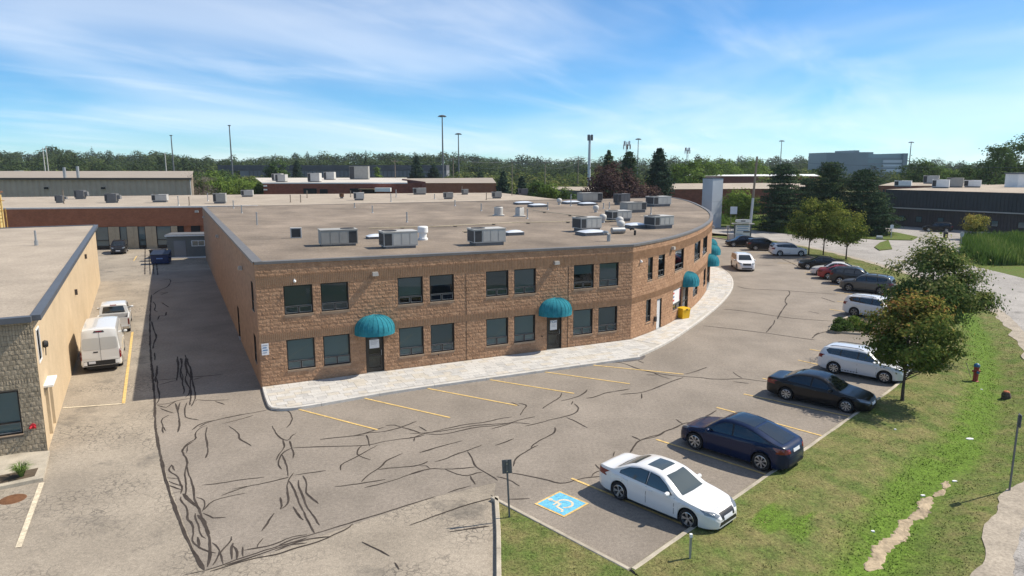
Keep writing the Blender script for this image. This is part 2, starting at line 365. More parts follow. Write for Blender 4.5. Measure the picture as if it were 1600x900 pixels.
(0.05,'-6.93,29.22 -6.37,29.59 -5.68,29.68 -5.05,30.17 -4.44,30.97'),
(0.05,'-5.74,30.42 -5.4,30.56 -4.99,30.26'),
(0.06,'-4.99,30.26 -4.43,29.88 -3.99,29.5'),
(0.05,'-9.28,33.51 -8.07,34 -6.59,34.75 -5.6,35.32'),
(0.08,'4.88,27.39 5.17,28.15 5.52,28.76 5.97,28.94 6.44,29.22 6.78,29.68'),
(0.08,'5.24,29.16 5.49,28.8'),
(0.06,'-0.11,23.29 0.63,23.35'),
(0.06,'-0.75,23.62 -0.57,23.37'),
(0.06,'-2.32,23.81 -1.99,24.06 -1.54,24.35'),
(0.05,'-2.07,21.02 -1.41,21.25 -0.74,21.41'),
(0.08,'4.1,26.99 4.24,27.48'),
(0.05,'-3.37,21.46 -2.79,21.94 -2.19,22.43 -1.46,22.95 -0.68,23.41'),
(0.05,'-4.69,30.67 -4.41,30.98'),
(0.08,'-4.23,30.34 -3.79,29.76'),
(0.06,'-4.58,29.91 -4.27,29.76 -4.04,29.49'),
(0.07,'-4.45,29.02 -4.23,29.02 -4,29.38 -3.42,29.76 -2.72,30.23 -2.05,30.62 -1.18,30.87 -0.66,31.28 0,31.58'),
(0.06,'-4.51,29.46 -3.96,29.53 -3.13,29.76 -2.31,30.15 -1.75,30.46 -1.05,30.57 -0.23,30.74 0.18,30.83 0.82,30.67'),
(0.06,'-3.78,29.43 -3.04,29.35 -2.39,29.76 -1.56,30.3 -0.87,30.38 -0.12,30.74 0.48,31.28 1.08,31.58'),
(0.06,'-0.92,30.02 -0.35,30.46 0,30.78'),
(0.08,'-4.23,29.02 -4.2,28.59'),
(0.05,'-3.8,27.4 -3.22,27.89 -2.56,28.37 -2.12,28.66'),
(0.05,'-0.71,28.17 -0.27,28.51 0.08,28.91'),
(0.06,'-3.09,26.48 -2.63,26.79 -2.26,27.3 -1.86,27.56 -1.25,28.21'),
(0.1,'-1.83,27.49 -1.6,26.85 -1.53,26.35 -1.35,25.88 -1.04,25.53 -0.78,25.19 -0.53,24.8'),
(0.06,'-4.02,26.02 -3.63,26.14 -3.38,26.54'),
(0.06,'-3.63,26.11 -3.38,26.14 -3.23,25.88'),
(0.06,'-3.92,25.3 -3.56,25.59 -3.2,25.88 -2.59,25.78 -2,25.85 -1.46,25.99'),
(0.08,'-2.59,25.78 -2.32,25.53 -2.06,25.28 -1.56,25.19 -1.48,25.41 -1.14,25.53'),
(0.1,'-1.59,25.19 -1.49,24.8 -1.35,24.48'),
(0.08,'-0.58,25.13 -0.29,25.02 0,24.75 0.28,24.32'),
(0.08,'0.05,26.05 0.13,26.72 0.31,27.1 0.8,27.83 1.11,28.17'),
(0.08,'0.8,27.83 0.89,28.24 1.33,28.87 1.87,29.53 1.95,29.91 1.94,30.23'),
(0.06,'-0.03,33.61 0.35,33.14'),
(0.08,'0.32,33.48 0.79,33.23 0.56,32.58 0.39,31.79'),
(0.06,'0.61,30.38 1.29,30.78 1.79,31.2 2.53,31.62 2.98,31.96 3.3,32.73 3.08,33.42'),
(0.08,'3.05,33.8 2.94,33.29'),
(0.06,'2.55,31.5 3.01,30.87 3.4,30.15'),
(0.08,'1.49,32.68 1.63,33.04 1.98,33.61 2.48,34.39 2.58,35.11'),
(0.08,'2.48,33.86 3.05,34.19 3.55,34.7 3.88,35.32 3.95,35.64'),
(0.05,'3.77,34.25 4.17,34.35 4.86,35.11 5.35,35.32'),
(0.07,'0,25.45 0.63,25.19 1.3,24.86 1.76,24.53 2.05,24.59 2.56,24.97 3.41,25.17'),
(0.08,'3.02,25.13 3.15,25.47 3.48,25.7'),
(0.08,'3.29,26.23 3.44,25.78'),
(0.06,'14.05,50.59 15.74,49.65 17.86,48.31 19.36,47.08 20.52,46.29'),
(0.08,'20.09,52.54 19.51,51.23 18.7,49.77 17.93,48.39'),
(0.08,'20.48,46.72 21.17,47.82 21.68,48.39'),
(0.07,'6.15,40.88 6.72,40.6 7.23,39.59 7.77,38.89 8.67,38.27 9.73,37.91 10.56,37.79 10.91,37.5 11.74,37.43 12.78,37.6 13.25,37.31 13.97,36.97'),
(0.06,'5.62,34.86 6.71,35.07 7.6,35.85 8.5,36.85 9.56,37.79'),
(0.08,'6.72,35 6.57,34.19'),
(0.06,'9.78,38.39 10.49,38.89 11.43,39.8'),
(0.06,'8.09,38.64 8.33,38.03 8.75,37.5'),
(0.05,'7.58,38.27 8.15,38.22'),
(0.08,'12.66,38.82 12.64,38.27 12.8,37.67'),
(0.05,'12.11,37.03 12.84,36.69'),
(0.05,'5.35,35.32 6.23,35.74'),
(0.05,'7.63,41.22 7.88,40.66'),
(0.09,'4.88,27.39 5.19,28.24 5.52,28.76 6.07,29.13 6.55,29.4 6.71,29.68 7.26,30.07 7.8,30.66 8.22,30.87'),
(0.08,'5.24,29.16 5.52,28.76'),
(0.08,'7.64,31.24 7.8,30.66'),
(0.08,'8.91,31.38 9.43,31.92 9.88,32.47'),
(0.06,'21.98,67.59 22.32,66.24 23.7,65.8 25.66,65.37 27.47,64.28 29.7,63.3'),
(0.15,'26.01,65.12 25.61,63.7 24.27,61.35 23.5,59.51 23.43,58.8 22.83,57.77 21.06,54.28 20.37,52.82'),
(0.06,'17.22,56.45 18.27,56.26 19.48,55.19 20.84,53.69 22.11,52.82 24.24,52.09'),
(0.05,'27.56,61.73 27.84,59.51'),
(0.05,'23.96,55.81 24.47,54.88'),
(0.07,'28.42,82.58 31.29,81.65'),
(0.07,'34.08,89.12 33.46,81.91 32.86,79.96'),
(0.08,'20.94,47.45 21.79,48.39 22.69,48.87 24.92,52.26'),
(0.18,'-32.85,63.08 -28.84,54.88 -24.92,47.14 -22.43,42.31 -20.96,39.59 -19.99,37.75'),
(0.16,'-27.28,52.04 -25.58,48.99 -24.43,47.14 -23.79,45.41 -23.13,44'),
(0.12,'-20.92,40.07 -20.17,38.65 -19.76,37.46 -19.39,36.9'),
(0.14,'-31.03,59.74 -29.91,58.03 -29.14,56.1 -28.52,55.48'),
(0.12,'-30.12,59.39 -28.54,57.37'),
(0.16,'-27.82,55.48 -27.03,53.71 -27.8,54.29 -27.08,52.58'),
(0.1,'-52.23,99.73 -39.64,75.12'),
(0.08,'-47.24,91 -39.06,75.12'),
(0.2,'-48.5,94.31 -38.67,75.12'),
(0.2,'-48.08,94.31 -37.98,74.58'),
(0.14,'-36.03,70.97 -35.47,72.47 -33.28,67.24 -33.34,65.51 -32.71,63.08'),
(0.1,'-34.07,69.52 -32.62,70.48 -30.82,70'),
(0.12,'-32.53,63.87 -31.91,64.68 -32,63.08'),
(0.14,'-20.69,42.13 -19.56,39.91 -18.41,37.18'),
(0.12,'-20.33,41.77 -19.37,39.91 -18.93,38.65 -18.11,37.18'),
(0.12,'-20.37,42.49 -19.51,40.91 -19,39.59 -17.9,37.75'),
(0.12,'-18.87,39.91 -17.56,37.18'),
(0.12,'-22.55,43.05 -21.63,41.25'),
]
# ------------------------------------------------------------------ the setting: ground, yard, lot, road, verges
def grassmat(name, dry, green, lushc, hasattr_=True):
    m = bpy.data.materials.new(name); m.use_nodes = True; t = m.node_tree; b = t.nodes['Principled BSDF']
    b.inputs['Roughness'].default_value = .95; b.inputs['Specular IOR Level'].default_value = .15
    src = N('ShaderNodeNewGeometry', t).outputs['Position']
    def nz(sc, det=5, ro=.62):
        n = N('ShaderNodeTexNoise', t); n.inputs['Scale'].default_value = sc; n.inputs['Detail'].default_value = det; n.inputs['Roughness'].default_value = ro
        t.links.new(src, n.inputs['Vector']); return n.outputs['Fac']
    rp = N('ShaderNodeValToRGB', t); e = rp.color_ramp.elements; e[0].position = .36; e[1].position = .64
    e[0].color = tuple(dry)+(1,); e[1].color = tuple(green)+(1,); t.links.new(nz(.8), rp.inputs[0])
    out = rp.outputs[0]
    if hasattr_:
        at = N('ShaderNodeAttribute', t); at.attribute_name = 'lush'
        ad = N('ShaderNodeMath', t, operation='MULTIPLY_ADD'); t.links.new(nz(1.3, 4), ad.inputs[0]); ad.inputs[1].default_value = .9; ad.inputs[2].default_value = -.45
        s2 = N('ShaderNodeMath', t, operation='ADD', use_clamp=True); t.links.new(at.outputs['Fac'], s2.inputs[0]); t.links.new(ad.outputs[0], s2.inputs[1])
        mr = N('ShaderNodeMapRange', t); mr.inputs['From Min'].default_value = .3; mr.inputs['From Max'].default_value = .75; t.links.new(s2.outputs[0], mr.inputs['Value'])
        mx = N('ShaderNodeMixRGB', t); mx.inputs[2].default_value = tuple(lushc)+(1,); t.links.new(mr.outputs[0], mx.inputs[0]); t.links.new(out, mx.inputs[1]); out = mx.outputs[0]
    for sc, am in ((9, .42), (3.0, .2), (26, .3)):
        mr = N('ShaderNodeMapRange', t); mr.inputs['From Min'].default_value = .3; mr.inputs['From Max'].default_value = .7; mr.inputs['To Min'].default_value = 1-am; mr.inputs['To Max'].default_value = 1+am
        t.links.new(nz(sc, 4, .7), mr.inputs['Value'])
        mu = N('ShaderNodeMixRGB', t, blend_type='MULTIPLY'); mu.inputs[0].default_value = 1; t.links.new(out, mu.inputs[1]); t.links.new(mr.outputs[0], mu.inputs[2]); out = mu.outputs[0]
    t.links.new(out, b.inputs['Base Color'])
    bp = N('ShaderNodeBump', t); bp.inputs['Strength'].default_value = .8; bp.inputs['Distance'].default_value = .05
    t.links.new(nz(11, 4, .7), bp.inputs['Height']); t.links.new(bp.outputs[0], b.inputs['Normal'])
    return m
M['grass'] = grassmat('mown verge grass', (.190, .172, .070), (.100, .138, .034), (.105, .172, .024))
M['blade'] = grassmat('grass blade', (.26, .23, .09), (.145, .19, .05), (.145, .22, .035))
M['lawn'] = grassmat('lawn', (.115, .125, .035), (.085, .140, .024), (.1, .17, .02), False)
M['scrub'] = grassmat('scrub ground', (.12, .115, .045), (.07, .095, .028), (.1, .17, .02), False)
M['shoulder'] = mat('gravel shoulder', (.33, .285, .225), .97, .2, 1, bump=.6, bscale=20, fine=.25, fscale=10)
M['mud'] = mat('dry swale mud', (.36, .285, .19), .95, .25, 2.5, bump=.8, bscale=8, fine=.2, fscale=6)

def ribbon(A, B, z=0.0):
    m = MB()
    for i in range(len(A)-1):
        m.quad((A[i][0], A[i][1], z), (B[i][0], B[i][1], z), (B[i+1][0], B[i+1][1], z), (A[i+1][0], A[i+1][1], z))
    return m
def resample(P, step):
    P = [Vector(p[:2]) for p in P]; d = [0]
    for i in range(1, len(P)): d.append(d[-1]+(P[i]-P[i-1]).length)
    n = max(2, int(round(d[-1]/step))+1); out = []
    for k in range(n):
        s = d[-1]*k/(n-1); i = max(j for j in range(len(d)-1) if d[j] <= s+1e-9) if s < d[-1] else len(d)-2
        t = (s-d[i])/max(1e-9, d[i+1]-d[i]); out.append(P[i].lerp(P[i+1], t))
    return out
def smooth(P, it=2):
    P = [Vector(p[:2]) for p in P]
    for _ in range(it):
        Q = [P[0]]
        for i in range(len(P)-1): Q += [P[i].lerp(P[i+1], .25), P[i].lerp(P[i+1], .75)]
        P = Q+[P[-1]]
    return P
def offset(P, d):
    out = []
    for i in range(len(P)):
        t = (P[min(i+1, len(P)-1)]-P[max(i-1, 0)]).normalized(); out.append(P[i]+Vector((t.y, -t.x))*d)   # to the right
    return out

KERB = [(3.46, 18.8), (8, 23.45), (12, 27.5), (16, 31.6), (20.1, 35.7), (22.5, 38.6), (24.9, 42), (27.5, 46.5), (30, 51), (32.6, 56.5), (35, 63), (36.8, 70), (38, 78), (38.3, 86), (37.8, 94), (36.4, 102), (34, 110), (31, 117)]
EDGE = [(8, 8), (12, 15.5), (15.0, 20), (17.0, 22.2), (20.8, 25.2), (25, 31), (29.5, 37.6), (32.4, 42), (35.4, 47.5), (38.2, 53), (40.5, 58.5), (42, 65), (43, 73), (43.6, 82), (43.6, 90), (43.1, 98), (42, 106), (39.5, 114)]
FAR = [(26, 6), (31, 18), (38.5, 32), (45, 45), (50.3, 57), (53, 68), (54, 80), (53.8, 92), (53, 101), (50.5, 112), (46.5, 122), (41, 132), (33, 141), (20, 150), (0, 158)]
EDGE2 = EDGE + [(36, 121), (29, 130), (18, 137), (0, 143)]

MB().poly([(-1700, -300, -.6), (1700, -300, -.6), (1700, 1600, -.6), (-1700, 1600, -.6)]).build('ground', M['scrub'], kind='structure')
yard = [(-150, -30), (-.4, -30), (-.45, 20), (-.64, 23.3)] + KERB + [(20, 126), (-150, 126)]
MB().poly([(x, y, 0) for x, y in yard]).build('yard_paving', M['yard'], kind='structure')
lotl = [G(318, 891), G(300, 850), G(278, 790), G(259, 735), G(250, 700), G(243, 650), G(239, 600), G(237, 540), G(235, 480), G(237, 425)]
lotp = [(p.x, p.y) for p in [G(775, 754), G(680, 776), G(560, 817), G(430, 862)]] + [(p.x, p.y) for p in lotl] + [(-20, 84), (20, 118)] + list(reversed(KERB)) + [(-.64, 23.3)]
lot = MB().poly([(x, y, .004) for x, y in reversed(lotp)]).build('parking_lot', M['lot'], kind='structure')

# road
EP = resample(smooth(EDGE2), 2.5); FP = resample(smooth(FAR), 2.5)
def match(A, B):
    n = max(len(A), len(B)); return resample(A, sum((A[i+1]-A[i]).length for i in range(len(A)-1))/(n-1)), resample(B, sum((B[i+1]-B[i]).length for i in range(len(B)-1))/(n-1))
EP, FP = match(EP, FP)
k = min(len(EP), len(FP)); EP, FP = EP[:k], FP[:k]
EQ = resample(EP, .35)
ribbon(EP, FP, .008).build('road', M['road'], kind='structure')
ribbon([p+Vector((random.uniform(-.12, .12), 0)) for p in resample(offset(EP, -.75), .6)], [p for p in resample(offset(EP, .5), .6)][:10**6], .035) if False else (lambda E_: ribbon([p+Vector((t.y, -t.x))*(-.6+.22*math.sin(p.y*1.7)*math.sin(p.x*.9+1)+random.uniform(-.04, .04)) for p, t in E_], [p+Vector((t.y, -t.x))*(.3+random.uniform(-.03, .03)) for p, t in E_], .03))([(EQ[i], (EQ[i+1]-EQ[i]).normalized()) for i in range(len(EQ)-1)]).build('gravel_shoulder', M['shoulder'], kind='structure')

# verge between the lot and the road: a mown strip with a shallow swale
KP = resample(smooth(KERB, 1), 1.0); QP = resample(smooth(EDGE, 1), 1.0)
n = len(KP); tot = sum((QP[i+1]-QP[i]).length for i in range(len(QP)-1)); QP = resample(QP, tot/(n-1)); n = min(n, len(QP)); KP = KP[:n]; QP = QP[:n]
PROF = [(0, .12), (.1, .12), (.3, .06), (.48, -.12), (.6, -.26), (.68, -.28), (.78, -.14), (.9, -.0), (1, .012)]
def vz(t, y):
    f = max(0.0, min(1.0, (56-y)/16.0))
    for i in range(len(PROF)-1):
        if t <= PROF[i+1][0]:
            a, b = PROF[i], PROF[i+1]; u = (t-a[0])/(b[0]-a[0]); u = u*u*(3-2*u); z = a[1]+(b[1]-a[1])*u; break
    base = .12 + (.012-.12)*t
    return base + (z-base)*f
V = []; F = []; LU = []; CT = 28
for i in range(n):
    for j in range(CT+1):
        t = j/CT; p = KP[i].lerp(QP[i], t); z = vz(t, p.y)
        V.append((p.x, p.y, z + (random.uniform(-.012, .012) if 0 < j < CT else 0)))
        lu = math.exp(-((t-.58)/.19)**2)*.8 + (.3*math.exp(-((t-.85)/.08)**2))
        lu *= 1.0 if p.y < 60 else .4
        if (p.x-9.0)**2+(p.y-21.6)**2 < 1.0: lu = .9
        LU.append(lu)
for i in range(n-1):
    for j in range(CT): a = i*(CT+1)+j; F.append((a, a+1, a+CT+2, a+CT+1))
vm = bpy.data.meshes.new('grass_verge'); vm.from_pydata(V, [], F); vm.materials.append(M['grass']); vm.shade_smooth()
at = vm.attributes.new('lush', 'FLOAT', 'POINT'); at.data.foreach_set('value', LU)
ob('grass_verge', vm, kind='structure')
VBVH = BVHTree.FromPolygons([Vector(v) for v in V], F)
def verge_z(x, y):
    h = VBVH.ray_cast(Vector((x, y, 5)), Vector((0, 0, -1)))[0]; return h.z if h else .11
isl = [(-.3, -30), (-.33, 20), (-.5, 22.85), (3.46, 18.55), (6, 14.5), (8, 8), (8, -30)]
MB().poly([(x, y, .118) for x, y in reversed(isl)]).build('grass_island', M['grass'], kind='structure')

swl = [G(1352, 893, -.26), G(1385, 855, -.26), G(1425, 812, -.26), G(1455, 780, -.26), G(1478, 758, -.26), G(1500, 738, -.26), G(1520, 722, -.26)]
SPQ = resample(smooth(swl, 1), .25)
# short grass blades on the near verge (too many to count)
BV = []; BF = []; BL = []
def blades(count, ylim, hgt):
    global BV, BF, BL
    for _ in range(count):
        i = random.random()**1.5*(ylim); i0 = int(i); f = i-i0
        if i0 >= n-1: continue
        t = random.random(); p = KP[i0].lerp(QP[i0], t).lerp(KP[i0+1].lerp(QP[i0+1], t), f)
        lu = math.exp(-((t-.58)/.19)**2)*.8 + (.3*math.exp(-((t-.85)/.08)**2))
        if any((p-q).length < .22 for q in SPQ if abs(p.y-q.y) < .3): continue
        if t < .025: continue
        z = vz(t, p.y)-.01; a = random.uniform(0, 6.28); w = random.uniform(.012, .03); h = hgt*random.uniform(.5, 1.3)*(1+.9*lu)
        lx, ly = random.gauss(0, .03), random.gauss(0, .03); c, s = math.cos(a)*w, math.sin(a)*w; k = len(BV)
        BV += [(p.x-c, p.y-s, z), (p.x+c, p.y+s, z), (p.x+lx, p.y+ly, z+h)]; BF.append((k, k+1, k+2)); BL += [lu]*3
blades(90000, n-4, .028)
for _ in range(9000):
    x, y = random.uniform(-.4, 5), random.uniform(17.5, 22.8)
    if y > 22.85-(x+.5)*1.08: continue
    a = random.uniform(0, 6.28); w = .02; h = .03*random.uniform(.5, 1.2); k = len(BV); c, s = math.cos(a)*w, math.sin(a)*w
    BV += [(x-c, y-s, .11), (x+c, y+s, .11), (x+random.gauss(0, .03), y+random.gauss(0, .03), .11+h)]; BF.append((k, k+1, k+2)); BL += [.25]*3
gm = bpy.data.meshes.new('grass_blades'); gm.from_pydata(BV, [], BF); gm.materials.append(M['blade'])
at = gm.attributes.new('lush', 'FLOAT', 'POINT'); at.data.foreach_set('value', BL)
ob('grass_blades', gm, label='short mown grass blades across the roadside verge', cat='grass', kind='stuff')

# dry mud bed in the swale: cracked plates
SP = resample(smooth(swl, 1), .13)
mud = thing('dry_swale', None, None); mud['kind'] = 'structure'
runs = [(0, 34), (34, 52), (53, 60), (61, 67)]
for (i0, i1) in runs:
    mm = MB(); i1 = min(i1, len(SP)-1); C_ = 7
    for i in range(i0, i1+1):
        d = (SP[min(i+1, len(SP)-1)]-SP[max(i-1, 0)]).normalized(); nn = Vector((d.y, -d.x)); e = min(i-i0, i1-i); base = (.25 if i < 52 else .17)*min(1, .35+e*.22); wl = base*random.uniform(.65, 1.2); wr = base*random.uniform(.65, 1.2); mid_ = nn*math.sin(i*.35)*.08
        for k in range(C_):
            u = k/(C_-1); q = SP[i]+mid_+nn*(-wl+(wl+wr)*u)+d*random.uniform(-.03, .03); z = verge_z(q.x, q.y)
            mm.v.append((q.x, q.y, z+(-.01 if k in (0, C_-1) else random.uniform(.006, .04))))
    for i in range(i1-i0):
        for k in range(C_-1): a = i*C_+k; mm.f.append((a, a+1, a+C_+1, a+C_))
    mm.build('mud_bed', M['mud'], mud)
# kerbs: cast lengths with open joints
def kerbs(P, name, parent, w=.16, z1=.135, step=3.0, m='conc', side=1):
    P = resample(P, .5); L = int(step/.5)
    for i in range(0, len(P)-1, L):
        seg = P[i:i+L+1]
        if len(seg) < 2: continue
        seg = [seg[0].lerp(seg[1], .016)] + seg[1:-1] + [seg[-1].lerp(seg[-2], .016)]
        A = offset(seg, 0); B = offset(seg, side*w); mb = MB(); q = len(seg)
        for p, r in zip(A, B):
            ch = (r-p)*.14
            mb.v += [(p.x, p.y, -.05), (p.x, p.y, z1-.025), (p.x+ch.x, p.y+ch.y, z1), (r.x-ch.x, r.y-ch.y, z1), (r.x, r.y, z1-.02), (r.x, r.y, -.05)]
        for k in range(q-1):
            for e in range(5): a = k*6+e; mb.f.append((a, a+1, a+7, a+6))
        mb.f += [tuple(range(6)), tuple(reversed(range((q-1)*6, q*6)))]
        mb.build(name, M[m], parent, fix=True)
kr = thing('verge_kerb', None, None); kr['kind'] = 'structure'
kerbs(smooth(KERB, 1), 'kerb_length', kr, m='concold')
kerbs([Vector((-.64, 23.3)), Vector((3.46, 18.8))], 'kerb_length', kr, m='concold', side=1)
kerbs([Vector((-.4, 8)), Vector((-.45, 18)), Vector((-.52, 21)), Vector((-.64, 23.3))], 'kerb_length', kr, step=2, m='concold')

# far side of the road
fs = [(p.x, p.y) for p in FP]
MB().poly([(x, y, .004) for x, y in fs] + [(-10, 175, .004), (110, 175, .004), (150, 60, .004), (90, -20, .004), (30, -20, .004)]).build('roadside_lawn', M['lawn'], kind='structure')
dw = [G(1395, 412), G(1352, 384), G(1330, 374), G(1358, 350), G(1395, 340), G(1640, 368), G(1640, 382), G(1500, 376), G(1500, 394), G(1460, 398), G(1445, 412)]
MB().poly([(p.x, p.y, .012) for p in reversed(dw)]).build('driveway', M['road'], kind='structure')
for pl in ([(1345, 373), (1360, 360), (1400, 364), (1434, 371), (1425, 376), (1372, 375)], [(1366, 387), (1375, 380), (1388, 376), (1394, 390), (1374, 392)]):
    MB().prism([(G(x, y).x, G(x, y).y) for x, y in reversed(pl)], 0, .13).build('lawn_island', M['lawn'], kind='structure')

# crack sealant, painted lines
cm = MB()
for ci, (w, s) in enumerate(CRACKS):
    zc = .0095+ci*.00004
    P = [Vector(tuple(map(float, q.split(',')))) for q in s.split()]
    w = max(w*.62, .036+.0009*sum(p.y for p in P)/len(P)); ph_ = random.uniform(0, 6); P = smooth(P, 2 if len(P) > 2 else 1); P = resample(P, .22); h = [w*.5*random.uniform(.88, 1.12)*(1+.35*math.sin(ph_+k*.5)*math.sin(ph_*2+k*.17))*(.35 if k in (0, len(P)-1) else 1) for k in range(len(P))]
    Lf = []; Rt = []
    for k in range(len(P)):
        t = (P[min(k+1, len(P)-1)]-P[max(k-1, 0)]).normalized(); nn = Vector((t.y, -t.x)); jit = nn*random.uniform(-.012, .012)
        Lf.append(P[k]-nn*h[k]+jit); Rt.append(P[k]+nn*h[k]+jit)
    for k in range(len(P)-1):
        cm.quad((*Lf[k], zc), (*Rt[k], zc), (*Rt[k+1], zc), (*Lf[k+1], zc))
cm.build('crack_sealant', M['tar'], lot, kind='stuff')
def line(a, b, w=.11, m='ypaint', z=.0190, name='stall_line'):
    a, b = Vector(a), Vector(b); d = (b-a).normalized(); nn = Vector((d.y, -d.x))*w/2
    MB().quad((*(a-nn), z), (*(a+nn), z), (*(b+nn), z), (*(b-nn), z)).build(name, M[m], lot)
for a, b in [((-10.78,32.86),(-6.01,29.91)),((-7.77,34.39),(-2.91,31.45)),((-4.73,35.96),(.25,33.14)),((-1.6,37.55),(3.22,35.0)),((1.47,39.02),(6.37,36.62)),((4.44,40.33),(9.71,38.39)),
             ((2.25,24.97),(5.9,21.25)),((6.22,28.8),(9.98,25.05)),((10.0,32.86),(13.85,28.9)),((11.98,34.9),(16.3,31.25)),((13.9,37.6),(18.2,33.6)),((17.35,41.3),(21,37.0)),((19.11,43.85),(23.2,40.2)),
             ((26.0,56.5),(30.4,52.4)),((28.2,60),(32.3,56.2)),((30,64.2),(34.4,61)),((31.2,68.2),(36,65.6)),((31.8,72.5),(36.8,70.5)),((32.2,76.6),(37.3,75.2)),((32,84),(37.6,83.5)),((32,88.2),(37.5,88)),((31.5,94),(37.2,94))]: line(a, b)
line((-21.89, 32.77), (-19.2, 33.42), .13, 'wpaint'); line((-19.28, 33.42), (-26.9, 48.6), .15, 'ypaint'); line((-17.53, 24.59), (-15.3, 20.1), .17, 'wpaint')
line((-46.6, 86.0), (-48.6, 90.5), .13)
# accessible stall emblem
M['bluep'] = mat('blue stall paint', (.13, .42, .60), .8, .18, 5, fine=.3, fscale=14)
hcx, hcy = 1.74, 22.95; ex = Vector((.72, -.70)).normalized(); ey = Vector((ex.y*-1, ex.x))
def HQ(u, v, z): p = Vector((hcx, hcy))+ex*u+ey*v; return (p.x, p.y, z)
em = thing('accessible_stall_emblem', 'blue square with a cream wheelchair symbol painted in the parking stall', 'road marking')
MB().quad(HQ(-.68,-.68,.0190), HQ(.68,-.68,.0190), HQ(.68,.68,.0190), HQ(-.68,.68,.0190)).build('border', M['ypaint'], em)
MB().quad(HQ(-.6,-.6,.0225), HQ(.6,-.6,.0225), HQ(.6,.6,.0225), HQ(-.6,.6,.0225)).build('blue_panel', M['bluep'], em)
sy = MB(); zb_ = .0275
def arc(cx, cy, r, a0, a1, w, st=18):
    for k in range(st):
        t0 = R(a0+(a1-a0)*k/st); t1 = R(a0+(a1-a0)*(k+1)/st)
        sy.quad(HQ(cx+math.cos(t0)*(r-w), cy+math.sin(t0)*(r-w), .0260), HQ(cx+math.cos(t0)*r, cy+math.sin(t0)*r, .0260), HQ(cx+math.cos(t1)*r, cy+math.sin(t1)*r, .0260), HQ(cx+math.cos(t1)*(r-w), cy+math.sin(t1)*(r-w), .0260))
def bar(a, b, w):
    a, b = Vector(a), Vector(b); d = (b-a).normalized(); nn = Vector((-d.y, d.x))*w/2
    global zb_; zb_ += .0006
    sy.quad(HQ(*(a-nn), zb_), HQ(*(b-nn), zb_), HQ(*(b+nn), zb_), HQ(*(a+nn), zb_))
# upright axis of the symbol points along -ex (towards the drive aisle)
arc(.08, .05, .33, -60, 210, .085); arc(-.48, -.05, .09, 0, 360, .09)
bar((-.36, -.05), (.03, -.07), .1); bar((.0, -.07), (.02, -.32), .09); bar((.02, -.3), (.36, -.36), .09); bar((.36, -.36), (.38, -.48), .08); bar((-.16, -.08), (-.14, -.3), .07)
sy.build('wheelchair_symbol', M['wpaint'], em)
# dark damp patch by the kerb
MB().poly([(G(x, y).x, G(x, y).y, .0085) for x, y in [(962, 562), (985, 558), (1005, 554), (1009, 557), (1004, 562), (985, 565), (960, 567), (938, 567)]]).build('asphalt_patch', mat('dark patch asphalt', (.10, .09, .085), .9, .2, 2), lot)
# ------------------------------------------------------------------ main building: front wall, curved wall, side wall, roof
PL = Vector((-13.19, 35.66)); PR = Vector((7.95, 45.94)); PB = Vector((-38.36, 87.58))
FA = math.atan2((PR-PL).y, (PR-PL).x); FLEN = (PR-PL).length
BD = thing('brick_office_building', 'two-storey brown split-face block office building with a curved end and green dome awnings', 'building')
CURVE = smooth([(7.95, 45.94), (9.9, 48.3), (11.9, 51.2), (13.9, 54.8), (16.0, 59.2), (18.0, 64.2), (19.7, 69.2), (21.2, 74.6), (22.5, 80.5), (23.6, 87), (24.9, 96), (25.9, 105), (25.8, 114)], 2)
CURVE = resample(CURVE, .4)
CLEN = .4*(len(CURVE)-1)
FEND = CURVE[-1]
def topz(s): return 6.5 + .25*max(0.0, 1-s/FLEN)     # the roof edge drops slightly along the front
class Path:
    def __init__(s, pts):
        s.p = pts; s.d = [0]
        for i in range(1, len(pts)): s.d.append(s.d[-1]+(pts[i]-pts[i-1]).length)
        s.L = s.d[-1]
    def at(s, u):
        u = max(0, min(s.L-1e-6, u)); lo, hi = 0, len(s.d)-1
        while hi-lo > 1:
            m = (lo+hi)//2
            if s.d[m] <= u: lo = m
            else: hi = m
        return s.p[lo].lerp(s.p[lo+1], (u-s.d[lo])/(s.d[lo+1]-s.d[lo]))
    def ang(s, u, e=.2):
        a, b = s.at(u-e), s.at(u+e); return math.atan2((b-a).y, (b-a).x)
    def n(s, u): a = s.ang(u); return Vector((math.sin(a), -math.cos(a)))      # outward
FRONT = Path([PL, PR]); ARC = Path(CURVE)

def block_meshes(m, w, h, count=10, depth=.020, nx=6, nz=3, tag_='block'):
    out = []
    for _ in range(count):
        mb = MB(); J = {}
        for i in range(nx+1):
            for j in range(nz+1):
                edge = i in (0, nx) or j in (0, nz)
                y = -(random.uniform(.002, .007) if edge else random.uniform(.15, 1)*depth)
                J[i, j] = len(mb.v); mb.v.append((w*i/nx, y, h*j/nz))
        for i in range(nx):
            for j in range(nz):
                a, b, c, d = J[i, j], J[i+1, j], J[i+1, j+1], J[i, j+1]
                if random.random() < .5: mb.f += [(a, b, c), (a, c, d)]
                else: mb.f += [(a, b, d), (b, c, d)]
        rim = [J[i, 0] for i in range(nx+1)] + [J[nx, j] for j in range(1, nz+1)] + [J[i, nz] for i in range(nx-1, -1, -1)] + [J[0, j] for j in range(nz-1, 0, -1)]
        k = len(mb.v); mb.v += [(mb.v[r][0], .02, mb.v[r][2]) for r in rim]
        for q in range(len(rim)): q2 = (q+1) % len(rim); mb.f.append((rim[q2], rim[q], k+q, k+q2))
        out.append(mb.mesh(tag_, m))
    return out
M['block3'] = mat('split face block dark', (.355, .210, .124), .92, .16, 3.0, bump=.9, bscale=26, fine=.22, fscale=14, spec=.2)
BW, BH, JT = .40, .20, .007
